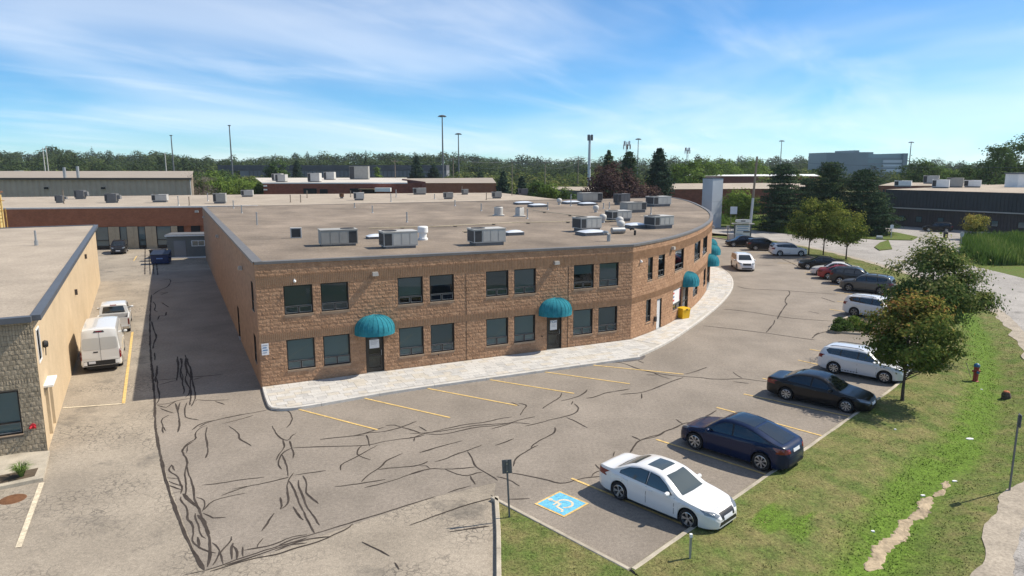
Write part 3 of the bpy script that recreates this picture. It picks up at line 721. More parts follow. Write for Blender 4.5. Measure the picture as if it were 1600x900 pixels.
BLK = block_meshes(M['block'], BW-JT, BH-JT, 8) + block_meshes(M['block2'], BW-JT, BH-JT, 4) + block_meshes(M['block3'], BW-JT, BH-JT, 5)
random.shuffle(BLK)
def spans(u0, u1, z0, z1, op):
    """clip [u0,u1] by the openings that cut through the course z0..z1"""
    iv = [(u0, u1)]
    for (a, b, c, d) in op:
        if d <= z0+.05 or c >= z1-.05: continue
        nv = []
        for (p, q) in iv:
            if b <= p or a >= q: nv.append((p, q)); continue
            if a > p: nv.append((p, a))
            if b < q: nv.append((b, q))
        iv = nv
    return [(p, q) for p, q in iv if q-p > .05]
def wall_sheet(path, z0, zt, op, name, m, step, back=.004):
    """mortar backing with real openings; reveals are added by the windows"""
    us = sorted(set([0.0, path.L] + [round(x, 3) for o in op for x in o[:2]] + [k*step for k in range(1, int(path.L/step)+1)]))
    mb = MB()
    for i in range(len(us)-1):
        a, b = us[i], us[i+1]
        if b-a < 1e-3: continue
        cuts = sorted([(o[2], o[3]) for o in op if o[0] <= a+1e-3 and o[1] >= b-1e-3])
        zs = z0; seg = []
        for c, d in cuts:
            if c > zs: seg.append((zs, c))
            zs = max(zs, d)
        seg.append((zs, None))
        pa = path.at(a)-path.n(a)*back; pb = path.at(b)-path.n(b)*back
        for c, d in seg:
            da, db = (zt(a), zt(b)) if d is None else (d, d)
            mb.quad((pa.x, pa.y, c), (pb.x, pb.y, c), (pb.x, pb.y, db), (pa.x, pa.y, da))
    return mb.build(name, m, BD)
def lay_blocks(path, wall, z0, zt, op, bands, maxpart, uprio):
    """courses of split-face blocks; the nearest ones are single parts, the rest one mesh"""
    todo = []; c = 0; z = z0
    while z < zt(0)-.06:
        off = 0 if c % 2 == 0 else BW/2; u = -off
        while u < path.L:
            a, b = max(0, u), min(path.L, u+BW)
            um = (a+b)/2; zt_ = zt(um)
            z1 = min(z+BH, zt_-.02)
            inb = any(q0-.02 <= z and z+BH <= q1+.02 for q0, q1 in bands)
            if z1-z > .06 and not inb and b-a > .05:
                for p, q in spans(a, b, z, z+BH, op): todo.append((p, q, z, z1))
            u += BW
        z += BH; c += 1
    todo.sort(key=lambda t: uprio(t))
    bulk = MB(); bm_mats = []
    me2 = bpy.data.meshes.new('blocks'); V = []; Fc = []; MI = []
    for i, (p, q, z, z1) in enumerate(todo):
        src = random.choice(BLK); a = math.atan2(*( (path.at(q)-path.at(p)).yx )); pos = path.at(p)
        sx = (q-p-JT)/(BW-JT); sz = (z1-z-JT)/(BH-JT)
        if i < maxpart:
            ob('block', src, wall, (pos.x, pos.y, z), a, scale=(sx, 1, sz))
        else:
            k = len(V); ca, sa = math.cos(a), math.sin(a)
            for v in src.vertices:
                x, y, zz = v.co.x*sx, v.co.y, v.co.z*sz; V.append((pos.x+ca*x-sa*y, pos.y+sa*x+ca*y, z+zz))
            mi = (M['block'], M['block2'], M['block3']).index(src.materials[0])
            for f in src.polygons: Fc.append(tuple(k+w for w in f.vertices)); MI.append(mi)
    me2.from_pydata(V, [], Fc)
    for mm in ('block', 'block2', 'block3'): me2.materials.append(M[mm])
    me2.polygons.foreach_set('material_index', MI); me2.update()
    ob('remaining_blocks', me2, wall, kind='stuff')
def flutes(path, wall, z0, z1, op, pitch=.1):
    mb = MB(); u = 0.0
    while u+.07 < path.L:
        for (p, q) in spans(u+.012, u+pitch-.012, z0+.06, z1-.06, op):
            if q-p < .05: continue
            a, b = path.at(p), path.at(q); nn = path.n(u+.05); rows = max(1, int(round((z1-z0)/.2)))
            for r in range(rows):
                c, d = z0+(z1-z0)*r/rows+.003, z0+(z1-z0)*(r+1)/rows-.003; o = nn*random.uniform(.018, .026); i_ = nn*-.02; e = (b-a)*.14
                k = len(mb.v)
                mb.v += [(*(a+i_), c), (*(a+e+o), c), (*(b-e+o), c), (*(b+i_), c), (*(a+i_), d), (*(a+e+o), d), (*(b-e+o), d), (*(b+i_), d)]
                mb.f += [(k, k+1, k+5, k+4), (k+1, k+2, k+6, k+5), (k+2, k+3, k+7, k+6), (k+4, k+5, k+6, k+7), (k+3, k+2, k+1, k)]
        u += pitch
    mb.build('fluted_band', M['flute'], wall, kind='stuff')

FW = []
for u in (1.37, 3.28, 7.53, 9.43, 12.95, 14.82, 19.02, 20.92):
    FW.append((u, u+1.45, .88, 2.53)); FW.append((u, u+1.47, 3.9, 5.43))
FD = [(5.6, 6.62, .15, 2.28), (17.1, 18.16, .15, 2.26)]
B1 = (5.45, 6.05); B2 = (2.55, 2.95)
fw = wall_sheet(FRONT, .0, topz, FW+FD, 'front_wall', M['mortar'], 4)
lay_blocks(FRONT, fw, .15, topz, FW+FD, [B1, B2], 300, lambda t: t[0]+abs(t[2]-2.5)*.6)
flutes(FRONT, fw, B1[0], B1[1], []); flutes(FRONT, fw, B2[0], B2[1], [])

# curved wall: openings measured along the arc
def arc_u(px, py0, z):
    """arc length where the sight line of a photograph pixel meets the curved wall at height z"""
    best = (1e9, 0)
    for k in range(0, int(ARC.L*10)):
        u = k/10; p = ARC.at(u); d = Vector((p.x, p.y, z-CAM_H))
        w = d.y*math.cos(_p) - d.z*math.sin(_p); x = 800+1100*d.x/w
        if ARC.n(u).dot(p) > 0: break
        if abs(x-px) < best[0]: best = (abs(x-px), u)
    return best[1]
def AO(x0, x1, z0, z1): a, b = arc_u(x0, 0, (z0+z1)/2), arc_u(x1, 0, (z0+z1)/2); return (a, max(b, a+.5), z0, z1)
AW = [AO(1012, 1020, 3.9, 5.43), AO(1029, 1038.5, 3.9, 5.43), AO(1054.5, 1068.5, 3.9, 5.43), AO(1085, 1094, 3.9, 5.43), AO(1098.3, 1105, 3.9, 5.43), AO(1113, 1116, 3.9, 5.43),
      AO(1009.5, 1017, .9, 2.5), AO(1051.5, 1064.5, .9, 2.5), AO(1083, 1090, .9, 2.5), AO(1099, 1102.5, .9, 2.5)]
AD = [AO(1026, 1033.5, .15, 2.3), AO(1066.5, 1075, .15, 2.3), AO(1104.5, 1109, .15, 2.3)]
for u in (44, 52, 56): AW.append((u, u+1.4, 3.9, 5.43))
cw = wall_sheet(ARC, .0, lambda u: 6.5, AW+AD, 'curved_wall', M['mortar'], .8)
lay_blocks(ARC, cw, .15, lambda u: 6.5, AW+AD, [B1, B2], 300, lambda t: t[0]+abs(t[2]-3)*.4)
flutes(ARC, cw, B1[0], B1[1], [(a, b, c, d) for a, b, c, d in AW if c > 3]); flutes(ARC, cw, B2[0], B2[1], [])

# side wall in shade and hidden back walls
SIDE = Path([PB, PL]); SA = math.atan2((PL-PB).y, (PL-PB).x); SLEN = SIDE.L
SW = [(SLEN-2.3, SLEN-1.3, 3.95, 5.5), (SLEN-2.6, SLEN-1.6, 1.0, 2.5), (SLEN-13.0, SLEN-11.8, .0, 2.2)]
def blockwall_mat(name, col, mort, bw=.4, bh=.2, msize=.012, bump=.35, ang=0.0, var=.16):
    m = mat(name, col, .93, var, 1.0, spec=.2); t = m.node_tree; b = t.nodes['Principled BSDF']; cur = b.inputs['Base Color'].links[0].from_socket
    src = N('ShaderNodeNewGeometry', t).outputs['Position']
    mp = N('ShaderNodeMapping', t); mp.inputs['Rotation'].default_value = (0, 0, -ang); t.links.new(src, mp.inputs[0])
    se = N('ShaderNodeSeparateXYZ', t); t.links.new(mp.outputs[0], se.inputs[0]); cb = N('ShaderNodeCombineXYZ', t); t.links.new(se.outputs[0], cb.inputs[0]); t.links.new(se.outputs[2], cb.inputs[1])
    br = N('ShaderNodeTexBrick', t); br.inputs['Scale'].default_value = 1; br.inputs['Brick Width'].default_value = bw; br.inputs['Row Height'].default_value = bh; br.inputs['Mortar Size'].default_value = msize
    br.inputs['Color1'].default_value = (.85, .85, .85, 1); br.inputs['Color2'].default_value = (1.12, 1.1, 1.08, 1); br.inputs['Mortar'].default_value = tuple(m_/c_ for m_, c_ in zip(mort, col))+(1,)
    t.links.new(cb.outputs[0], br.inputs['Vector'])
    mu = N('ShaderNodeMixRGB', t, blend_type='MULTIPLY'); mu.inputs[0].default_value = 1; t.links.new(cur, mu.inputs[1]); t.links.new(br.outputs['Color'], mu.inputs[2]); t.links.new(mu.outputs[0], b.inputs['Base Color'])
    bp = N('ShaderNodeBump', t); bp.invert = True; bp.inputs['Strength'].default_value = bump; bp.inputs['Distance'].default_value = .02; t.links.new(br.outputs['Fac'], bp.inputs['Height']); t.links.new(bp.outputs[0], b.inputs['Normal'])
    return m
M['sideblock'] = blockwall_mat('side wall block', (.33, .212, .138), (.29, .205, .15), ang=SA, var=.08)
def stz(u): return 6.55 + .2*u/SLEN
wall_sheet(SIDE, 0, stz, SW, 'side_wall', M['sideblock'], 8)
BACK = Path([FEND, PB]); wall_sheet(BACK, 0, lambda u: 6.5, [], 'back_wall', M['sideblock'], 20)

# ---- windows, doors
def reveal(mb, w, h, d):
    mb.box(-.004, .0, -.0, d, 0, h).box(w, w+.004, 0, d, 0, h).box(0, w, 0, d, h, h+.004).box(0, w, 0, d, -.004, 0)
_wm = {}
def win_meshes(w, h, style):
    key = (round(w, 2), round(h, 2), style)
    if key in _wm: return _wm[key]
    d = .10; f = .055; tr = h*.27
    fr = MB(); reveal(fr, w, h, .16)
    fr.box(0, f, .06, .13, 0, h).box(w-f, w, .06, .13, 0, h).box(f, w-f, .06, .13, h-f, h).box(f, w-f, .06, .13, 0, f)
    fr.box(f, w-f, .05, .13, tr-.03, tr+.025).box(w/2-.03, w/2+.03, .055, .13, f, tr-.03)
    pu = MB().quad((f, .1, tr+.03), (w-f, .1, tr+.03), (w-f, .1, h-f), (f, .1, h-f))
    sash = []
    for x0, x1 in ((f, w/2-.03), (w/2+.03, w-f)):
        s = MB(); e = .03
        s.box(x0, x1, .07, .1, f, f+e).box(x0, x1, .07, .1, tr-.03-e, tr-.03).box(x0, x0+e, .07, .1, f+e, tr-.03-e).box(x1-e, x1, .07, .1, f+e, tr-.03-e)
        sash.append((s.mesh('sash', M['sashm']), MB().quad((x0+e, .09, f+e), (x1-e, .09, f+e), (x1-e, .09, tr-.03-e), (x0+e, .09, tr-.03-e)).mesh('pane', M['glass'])))
    top = {'full': f, 'open': tr+(h-tr)*.45, 'up': tr+.03}[style]
    bl = MB().box(f, w-f, .17, .18, top, h-f)
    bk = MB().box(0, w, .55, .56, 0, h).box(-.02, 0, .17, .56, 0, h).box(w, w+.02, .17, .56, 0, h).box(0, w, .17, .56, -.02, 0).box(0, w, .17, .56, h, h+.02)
    rail = MB().box(f, w-f, .045, .06, tr+.012, tr+.03)
    sill = MB().box(-.03, w+.03, -.045, .06, -.045, -.006)
    r = (fr.mesh('window', M['frame']), pu.mesh('pane', M['glass']), sash, bl.mesh('blind', M['blind']), bk.mesh('room_recess', M['dark']), sill.mesh('sill', M['sillm']), rail.mesh('transom_rail', M['sashm']))
    _wm[key] = r; return r
M['sashm'] = mat('sash rail', (.20, .215, .22), .4, 0, metal=.3)
M['sillm'] = mat('block sill', (.36, .27, .19), .9, .15, 4)
def window(path, o, style='full', parent=BD, tone='blind'):
    u0, u1, z0, z1 = o; a = path.at(u0); b = path.at(u1); ang = math.atan2(*((b-a).yx)); w = (b-a).length
    fr, pu, sash, bl, bk, sill, rail = win_meshes(w, z1-z0, style)
    wn = ob('window', fr, parent, (a.x, a.y, z0), ang)
    bo_ = ob('blind', bl, wn); bo_.data = bl.copy(); bo_.data.materials[0] = M[tone]; ob('pane', pu, wn); ob('room_recess', bk, wn); ob('sill', sill, wn); ob('transom_rail', rail, wn)
    for s, g in sash: ob('sash', s, wn); ob('pane', g, wn)
    return wn
sty = {4: 'up', 5: 'open'}
for i, o in enumerate(FW):
    upper = o[2] > 3; kx = i//2
    st = 'full' if not upper else ('up' if kx in (0, 1) else 'open' if kx in (3, 6) else 'up' if kx == 2 else 'full')
    if upper and kx in (0, 1): st = 'full'
    window(FRONT, o, st, tone=('blindd' if kx in (0, 1) else random.choice(('blindm', 'blindd'))) if upper else random.choice(('blind', 'blind', 'blindm')))
for i, o in enumerate(AW): window(ARC, o, 'open' if i in (1, 2) else 'full', tone='blindd' if i < 6 else 'blindm')
for o in SW[:2]: window(SIDE, o)
M['greendoor'] = mat('bronze door', (.035, .030, .024), .4, .1, 3)
M['whitedoor'] = mat('pale grey steel door', (.62, .63, .63), .5, .06, 2)
M['paper'] = mat('white paper', (.74, .74, .74), .8, .05, 9)
M['letters'] = mat('blue sign print', (.05, .17, .35), .7, 0)
M['greyprint'] = mat('grey print', (.35, .37, .42), .8, 0)
def text(body, size, m, parent, loc, rot, name='lettering', align='CENTER'):
    cu = bpy.data.curves.new(name, 'FONT'); cu.body = body; cu.size = size; cu.extrude = .002; cu.align_x = align; cu.align_y = 'CENTER'; cu.materials.append(m)
    o = bpy.data.objects.new(name, cu); COL.objects.link(o)
    dg = bpy.context.evaluated_depsgraph_get(); me = bpy.data.meshes.new_from_object(o.evaluated_get(dg)); bpy.data.objects.remove(o)
    o = ob(name, me, parent, loc); o.rotation_euler = rot; return o
def door(path, o, glazed=True, m='greendoor', poster=None):
    u0, u1, z0, z1 = o; a = path.at(u0); b = path.at(u1); ang = math.atan2(*((b-a).yx)); w = (b-a).length; h = z1-z0
    fr = MB(); reveal(fr, w, h, .2); fr.box(0, .06, .05, .16, 0, h).box(w-.06, w, .05, .16, 0, h).box(.06, w-.06, .05, .16, h-.06, h)
    d = fr.build('door', M['frame'], BD, (a.x, a.y, z0), ang)
    lf = MB(); s = .11
    if glazed:
        lf.box(.07, .07+s, .09, .14, .01, h-.07).box(w-.07-s, w-.07, .09, .14, .01, h-.07).box(.07+s, w-.07-s, .09, .14, .01, .24).box(.07+s, w-.07-s, .09, .14, h-.19, h-.07).box(.07+s, w-.07-s, .09, .14, .92, 1.02)
        MB().quad((.07+s, .115, .24), (w-.07-s, .115, .24), (w-.07-s, .115, h-.19), (.07+s, .115, h-.19)).build('pane', M['glass'], d)
        MB().box(0, w, .6, .61, 0, h).box(0, w, .2, .6, -.01, 0).build('room_recess', mat('dim lobby', (.10, .085, .05), .8, .2, 3), d)
        MB().tube([(w-.13, .05, .95), (w-.13, .05, 1.25)], .015, 6).build('handle', M['galv'], d)
    else:
        lf.box(.07, w-.07, .09, .14, .01, h-.07); MB().box(w*.2, w*.2+.12, .05, .09, .98, 1.02).build('handle', M['galv'], d)
    lf.build('leaf', M[m], d)
    MB().box(-.02, w+.02, -.06, .1, -.012, .012).build('threshold', M['galv'], d)
    if poster:
        px = w/2; pw, ph = poster[0], poster[1]; pz = h-.25-ph/2 if len(poster) < 4 else poster[3]
        ps = MB().box(px-pw/2, px+pw/2, .085, .089, pz-ph/2, pz+ph/2).build('poster', M['paper'], d)
    return d
d1 = door(FRONT, FD[0], poster=(.56, .5)); d2 = door(FRONT, FD[1], poster=(.5, .62))
text('MDA', .23, M['letters'], d2, (.53, .083, 1.75), (R(90), 0, 0)); text('OFFICE HOURS', .05, M['greyprint'], d2, (.53, .083, 1.52), (R(90), 0, 0)) if False else None
for k in range(3): MB().box(.38, .68-.06*(k % 2), .081, .084, 1.56-.06*k, 1.575-.06*k).build('print_line', M['greyprint'], d2)
for k in range(6): MB().box(.3, .72-.05*(k % 3), .081, .084, 1.92-.065*k, 1.935-.065*k).build('print_line', M['greyprint'], d1)
door(ARC, AD[0], False, 'whitedoor'); door(ARC, AD[1]); door(ARC, AD[2])
door(SIDE, SW[2], False, 'smoothblock')
# red and white poster behind the ground-floor window of the curved wall
o = AW[7]; a = ARC.at(o[0]); b = ARC.at(o[1]); pa = math.atan2(*((b-a).yx)); pw = (b-a).length
M['redp'] = mat('red poster print', (.55, .03, .04), .6, 0)
pst = MB().box(.12, pw-.1, .07, .075, .5, 1.52).build('poster', M['paper'], BD, (a.x, a.y, o[2]), pa)
MB().box(pw-.32, pw-.16, .062, .069, .6, 1.42).build('red_stripe', M['redp'], pst)
for k in range(3): MB().box(.2, .5, .062, .069, .7+.27*k, .82+.27*k).build('print_block', M['letters' if k == 1 else 'redp'], pst)

# ---- dome awnings
M['awn'] = mat('teal awning canvas', (.030, .195, .245), .9, .24, 1.6, spec=.08, fine=.1, fscale=8)
M['awn2'] = mat('teal awning seam', (.05, .25, .30), .9, .1, 3, spec=.08)
def awning_meshes(rad=1.13, hgt=.84, seg=12):
    mb = MB(); rim = MB(); ribs = MB(); st = 7
    prof = [(math.cos(R(90*k/st)), math.sin(R(90*k/st))) for k in range(st+1)]
    for i in range(seg+1):
        t = math.pi*i/seg
        for c, s in prof:
            rr = rad*c**.82; mb.v.append((-math.cos(t)*rr, -math.sin(t)*rr*.86, .22+hgt*s**.92))
    for i in range(seg):
        for k in range(st): a = i*(st+1)+k; mb.f.append((a, a+1, a+st+2, a+st+1))
    for i in range(seg):
        t0, t1 = math.pi*i/seg, math.pi*(i+1)/seg; r2 = rad*1.0
        rim.quad((-math.cos(t0)*r2, -math.sin(t0)*r2*.86, .22), (-math.cos(t0)*r2, -math.sin(t0)*r2*.86, 0), (-math.cos(t1)*r2, -math.sin(t1)*r2*.86, 0), (-math.cos(t1)*r2, -math.sin(t1)*r2*.86, .22))
    for i in range(1, seg):
        t = math.pi*i/seg; pts = []
        for c, s in prof: rr = (rad+.012)*c**.82; pts.append((-math.cos(t)*rr, -math.sin(t)*rr*.86, .22+(hgt+.012)*s**.92))
        ribs.tube(pts, .010, 4)
    return mb.mesh('awning', M['awn'], 60), rim.mesh('valance', M['awn']), ribs.mesh('ribs', M['awn2'])
AM = awning_meshes()
M['awnl'] = mat('sun bleached awning canvas', (.13, .36, .50), .75, .12, 3, spec=.25)
def awning(path, u, z=2.42, sc=1.0):
    p = path.at(u); a = path.ang(u)
    w = ob('awning', AM[0], BD, (p.x+path.n(u).x*.03, p.y+path.n(u).y*.03, z), a, scale=(sc, sc, 1)); ob('valance', AM[1], w); ob('seam_ribs', AM[2], w, kind='stuff')
awning(FRONT, 6.12); awning(FRONT, 17.62)
mid = lambda o: (o[0]+o[1])/2
awning(ARC, mid(AD[1])); awning(ARC, mid(AD[2])-1.6); awning(ARC, mid(AD[2])+6.8); awning(ARC, mid(AD[2])+13)
# ---- wall lamps, cameras, notices, hose tap
def wall_lamp(path, u, z):
    p = path.at(u)+path.n(u)*.02; a = path.ang(u)
    l = MB().box(-.17, .17, -.24, .0, 0, .2, taper=.02).build('wall_lamp', M['lampm'], BD, (p.x, p.y, z), a)
    MB().box(-.14, .14, -.2, -.03, -.02, -.002).build('lens', M['white'], l)
M['lampm'] = mat('lamp housing', (.42, .39, .35), .5, 0, metal=.2); M['lampd'] = mat('dark lamp', (.06, .05, .045), .5, 0)
wall_lamp(FRONT, 6.23, 5.68); wall_lamp(FRONT, 17.68, 5.6); wall_lamp(ARC, arc_u(1049, 0, 5.7), 5.65); wall_lamp(ARC, arc_u(1112, 0, 5.7), 5.65)
for u in (6.8, 28, 53): wall_lamp(SIDE, SLEN-u, 5.5)
def camera_dome(path, u, z):
    p = path.at(u)+path.n(u)*.02; a = path.ang(u)
    c = MB().lathe([(0, -.16), (.06, -.13), (.08, -.06), (.08, 0)], 10, axis='y').build('security_camera', M['white'], BD, (p.x, p.y, z), a, smooth=50)
    MB().box(-.03, .03, -.05, .02, .06, .12).build('bracket', M['white'], c)
camera_dome(FRONT, 1.95, 5.66); camera_dome(ARC, arc_u(1001, 0, 5.3), 5.3)
p = FRONT.at(.1); sg = MB().box(0, .36, -.06, -.045, 0, .62).build('notice_sign', M['paper'], BD, (p.x, p.y, 1.86), FA)
for k, c in enumerate(('greyprint', 'letters', 'letters', 'greyprint')): MB().box(.06, .3-.04*(k % 2), -.066, -.061, .5-.13*k, .55-.13*k).build('print_line', M[c], sg)
for u in (9.85, 16.72): p = FRONT.at(u); MB().tube([(0, 0, 0), (0, -.1, 0), (0, -.12, -.05)], .03, 6).build('hose_tap', M['black'], BD, (p.x, p.y, .72 if u < 10 else 1.1), FA)
p = ARC.at(AD[0][0]-.35); MB().box(-.09, .09, -.16, 0, .65, 1.0).build('meter_box', M['lampd'], BD, (p.x, p.y, .15), ARC.ang(AD[0][0]-.35))

for u in (11.66, 18.62):
    p = FRONT.at(u); MB().box(-.009, .009, -.022, .01, .15, 5.4).build('control_joint', M['frame'], BD, (p.x, p.y, 0), FA)
# ---- roof sheet, flashing
outline = [(PL.x, PL.y, topz(0)-.03)] + [(FRONT.at(u).x, FRONT.at(u).y, topz(u)-.03) for u in (6, 12, 18, FLEN)] + [(p.x, p.y, 6.47) for p in CURVE[2::3]] + [(FEND.x, FEND.y, 6.47), (PB.x, PB.y, 6.52)]
roof = MB().poly(outline).build('roof', M['gravel'], BD)
bm = bmesh.new(); bm.from_mesh(roof.data); bmesh.ops.triangulate(bm, faces=bm.faces); bm.to_mesh(roof.data); bm.free()
def flashing(path, zt, step, name='parapet_cap', w=.26):
    mb = MB(); q = int(path.L/step); us = [path.L*k/q for k in range(q+1)]
    for u in us:
        p = path.at(u); nn = path.n(u); z = zt(u)
        for (o, h) in ((.055, -.10), (.055, .035), (-w, .05), (-w, -.04)): s = p+nn*o; mb.v.append((s.x, s.y, z+h))
    for i in range(q):
        for e in range(3): a = i*4+e; mb.f.append((a, a+4, a+5, a+1))
    mb.build(name, M['cap'], roof)
flashing(FRONT, topz, 3); flashing(ARC, lambda u: 6.5, .8); flashing(SIDE, stz, 6, w=.42); flashing(BACK, lambda u: 6.5, 10)

# ---- pavement along the wall: slab, kerb, pavers
DK = [(0, 3.75), (2, 3.72), (8, 3.6), (16, 3.75), (23.4, 3.95)]
kf = [FRONT.at(u)+FRONT.n(u)*(3.6+.012*u) for u in (2.0, 6, 10, 14, 18, 22)]
KC = [Vector((7.4, 41.4)), Vector((9.0, 43.4)), Vector((10.8, 46.0)), Vector((12.8, 49.4)), Vector((14.8, 52.9)), Vector((18.2, 59.4)), Vector((21.1, 66.0)), Vector((22.9, 72.0)), Vector((23.7, 77.0)), Vector((23.4, 80.5)), Vector((22.3, 81.0))]
corner = [PL+Vector((.10, -.30)), PL+Vector((.52, -1.2)), PL+Vector((1.05, -2.35)), PL+Vector((1.38, -3.02)), PL+Vector((1.78, -3.32)), PL+Vector((2.35, -3.32)), PL+Vector((3.0, -3.1))]
KL = smooth([PL+Vector((.02, -.02))]+corner[1:]+kf[1:]+KC, 2)
SWK = thing('front_pavement', None, None); SWK['kind'] = 'structure'
inner = [PL] + [FRONT.at(u) for u in (6, 12, 18)] + [p for p in CURVE if p.y < 80.6]
poly = [(p.x, p.y, .135) for p in KL] + [(p.x, p.y, .135) for p in reversed(inner)]
MB().poly(poly).build('bedding', mat('paver joint sand', (.43, .41, .37), .95, .12, 3), SWK)
kerbs(KL, 'kerb_length', SWK, w=-.16, z1=.16, step=3, m='conc', side=1)
M['pv1'] = mat('pale paver', (.50, .485, .455), .9, .10, 2.2, fine=.1, fscale=14); M['pv2'] = mat('grey paver', (.43, .42, .40), .9, .10, 2.2, fine=.1, fscale=14); M['pv3'] = mat('buff paver', (.48, .445, .385), .9, .12, 2.2, fine=.1, fscale=14)
KPTH = Path(resample(KL, .25)); KPTS = KPTH.p
from mathutils.kdtree import KDTree
kd = KDTree(len(KPTS))
for i, p in enumerate(KPTS): kd.insert((p.x, p.y, 0), i)
kd.balance()
poly2 = [(p.x, p.y) for p in KL] + [(p.x, p.y) for p in reversed(inner)]
def inside(x, y, P=poly2):
    c = False; j = len(P)-1
    for i in range(len(P)):
        if (P[i][1] > y) != (P[j][1] > y) and x < (P[j][0]-P[i][0])*(y-P[i][1])/(P[j][1]-P[i][1])+P[i][0]: c = not c
        j = i
    return c
pav = []
def pavers(path, u0, u1, rows):
    for r in range(rows):
        w = (.6, .45, .75)[r % 3]; d0 = .03+r*.42; u = u0+(-.25 if r % 2 else 0)
        while u < u1:
            wl = w*random.choice((.8, 1, 1.2)); a, b = max(u, u0), min(u+wl, u1)
            if b-a > .12:
                q = [path.at(a+.006)+path.n(a)*d0, path.at(b-.006)+path.n(b)*d0, path.at(b-.006)+path.n(b)*(d0+.41), path.at(a+.006)+path.n(a)*(d0+.41)]
                c = sum(q, Vector((0, 0)))/4
                if all(inside(v.x, v.y) for v in q) and kd.find((c.x, c.y, 0))[2] > .24: pav.append(q)
            u += wl
pavers(FRONT, 0.1, FLEN+.0, 10); pavers(Path([PR, PR+(CURVE[6]-CURVE[0])]), 0, 2.2, 9) if False else None
pavers(ARC, 0, 40, 9)
pav.sort(key=lambda q: q[0].y)
rest = {k: MB() for k in ('pv1', 'pv2', 'pv3')}
for i, q in enumerate(pav):
    k = random.choice(('pv1', 'pv1', 'pv2', 'pv3')); z = .15+random.uniform(-.002, .003)
    q = [Vector((v.x, v.y)) for v in q]
    if i < 300:
        o_ = q[0]; MB().prism([(v.x-o_.x, v.y-o_.y) for v in q], -.03, 0).build('paver', M[k], SWK, (o_.x, o_.y, z))
    else: rest[k].prism([(v.x, v.y) for v in q], .12, z)
for k, r in rest.items():
    if r.v: r.build('remaining_pavers', M[k], SWK, kind='stuff')
# ------------------------------------------------------------------ vehicles
def lerp_prof(P, x):
    """smooth interpolation through control points (monotone cubic)"""
    if x <= P[0][0]: return P[0][1]
    if x >= P[-1][0]: return P[-1][1]
    n_ = len(P)
    for i in range(n_-1):
        if x <= P[i+1][0]:
            x0, y0 = P[i]; x1, y1 = P[i+1]; h = x1-x0; d = (y1-y0)/h
            dm = (y0-P[i-1][1])/(x0-P[i-1][0]) if i > 0 else d
            dp = (P[i+2][1]-y1)/(P[i+2][0]-x1) if i+2 < n_ else d
            m0 = 0 if dm*d <= 0 else 2*dm*d/(dm+d); m1 = 0 if dp*d <= 0 else 2*dp*d/(dp+d)
            t = (x-x0)/h; return y0*(2*t**3-3*t**2+1)+h*m0*(t**3-2*t**2+t)+y1*(-2*t**3+3*t**2)+h*m1*(t**3-t**2)
def car_body(S):
    """lofted shell; x forward, front at +L/2"""
    L, Wd = S['L'], S['W']; r = S['r']; Ra = r+.055
    xf = L/2-S['foh']; xr = xf-S['wb']; sill = S.get('sill', .21)
    fx = lambda f: L/2-f*L
    xs = [fx(f) for f in np.linspace(0, 1, 56)] + [L/2-.02, L/2-.05, -L/2+.02, -L/2+.05]
    for xw in (xf, xr):
        xs += [xw+Ra*math.cos(a) for a in np.linspace(0, math.pi, 17)] + [xw+Ra+.004, xw-Ra-.004]
    xs = sorted(set(round(x, 4) for x in xs), reverse=True)
    xs = [x for x in xs if -L/2 <= x <= L/2]; xs2 = [xs[0]]
    for x in xs[1:]:
        if xs2[-1]-x > .0035: xs2.append(x)
    xs = xs2
    V = []; K = 14
    for x in xs:
        f = (L/2-x)/L
        zt = lerp_prof(S['top'], f); zb = min(lerp_prof(S['belt'], f), zt-.015); w = lerp_prof(S['plan'], f)*Wd/2
        zl = lerp_prof(S['low'], f) if 'low' in S else sill
        for xw in (xf, xr):
            if abs(x-xw) < Ra: zl = max(zl, r+math.sqrt(max(0, Ra*Ra-(x-xw)**2)))
        g = zt-zb; tum = S.get('tum', .30); wb = w*.965; wr = max(wb-tum*g, wb*.3); hb = zb-zl
        sec = [(w*.955, zl), (w*.982, zl+.10*hb), (w*.985, zl+.34*hb), (w, zl+.56*hb), (w*.983, zl+.72*hb), (w*.996, zl+.80*hb), (wb+.0, zb),
               (wb-tum*g*.06-.004, zb+.06*g), (wb-tum*g*.30, zb+.32*g), (wb-tum*g*.62, zb+.64*g), (wr+.035*min(1, g*4), zb+.86*g), (wr-.03, zb+.955*g), (wr*.6, zt-.008), (0, zt)]
        V += [(x, y, z) for y, z in sec]
        V += [(x, -y, z) for y, z in reversed(sec[:-1])]
    C = 2*K-1; Fs = []
    for i in range(len(xs)-1):
        for j in range(C-1): a = i*C+j; Fs.append((a, a+C, a+C+1, a+1))
    for i0, rev in ((0, False), ((len(xs)-1)*C, True)):
        for j in range(K-1):
            q = (i0+j, i0+j+1, i0+C-2-j, i0+C-1-j)
            if q[1] == q[2]: q = (q[0], q[1], q[3])
            Fs.append(tuple(reversed(q)) if rev else q)
    me = bpy.data.meshes.new('body'); me.from_pydata(V, [], Fs)
    bm = bmesh.new(); bm.from_mesh(me); bmesh.ops.remove_doubles(bm, verts=bm.verts, dist=.0005); bmesh.ops.recalc_face_normals(bm, faces=bm.faces); bm.to_mesh(me); bm.free()
    me.shade_smooth(); me.set_sharp_from_angle(angle=R(38))
    bm = bmesh.new(); bm.from_mesh(me); bvh = BVHTree.FromBMesh(bm); bm.free()
    return me, bvh, xf, xr
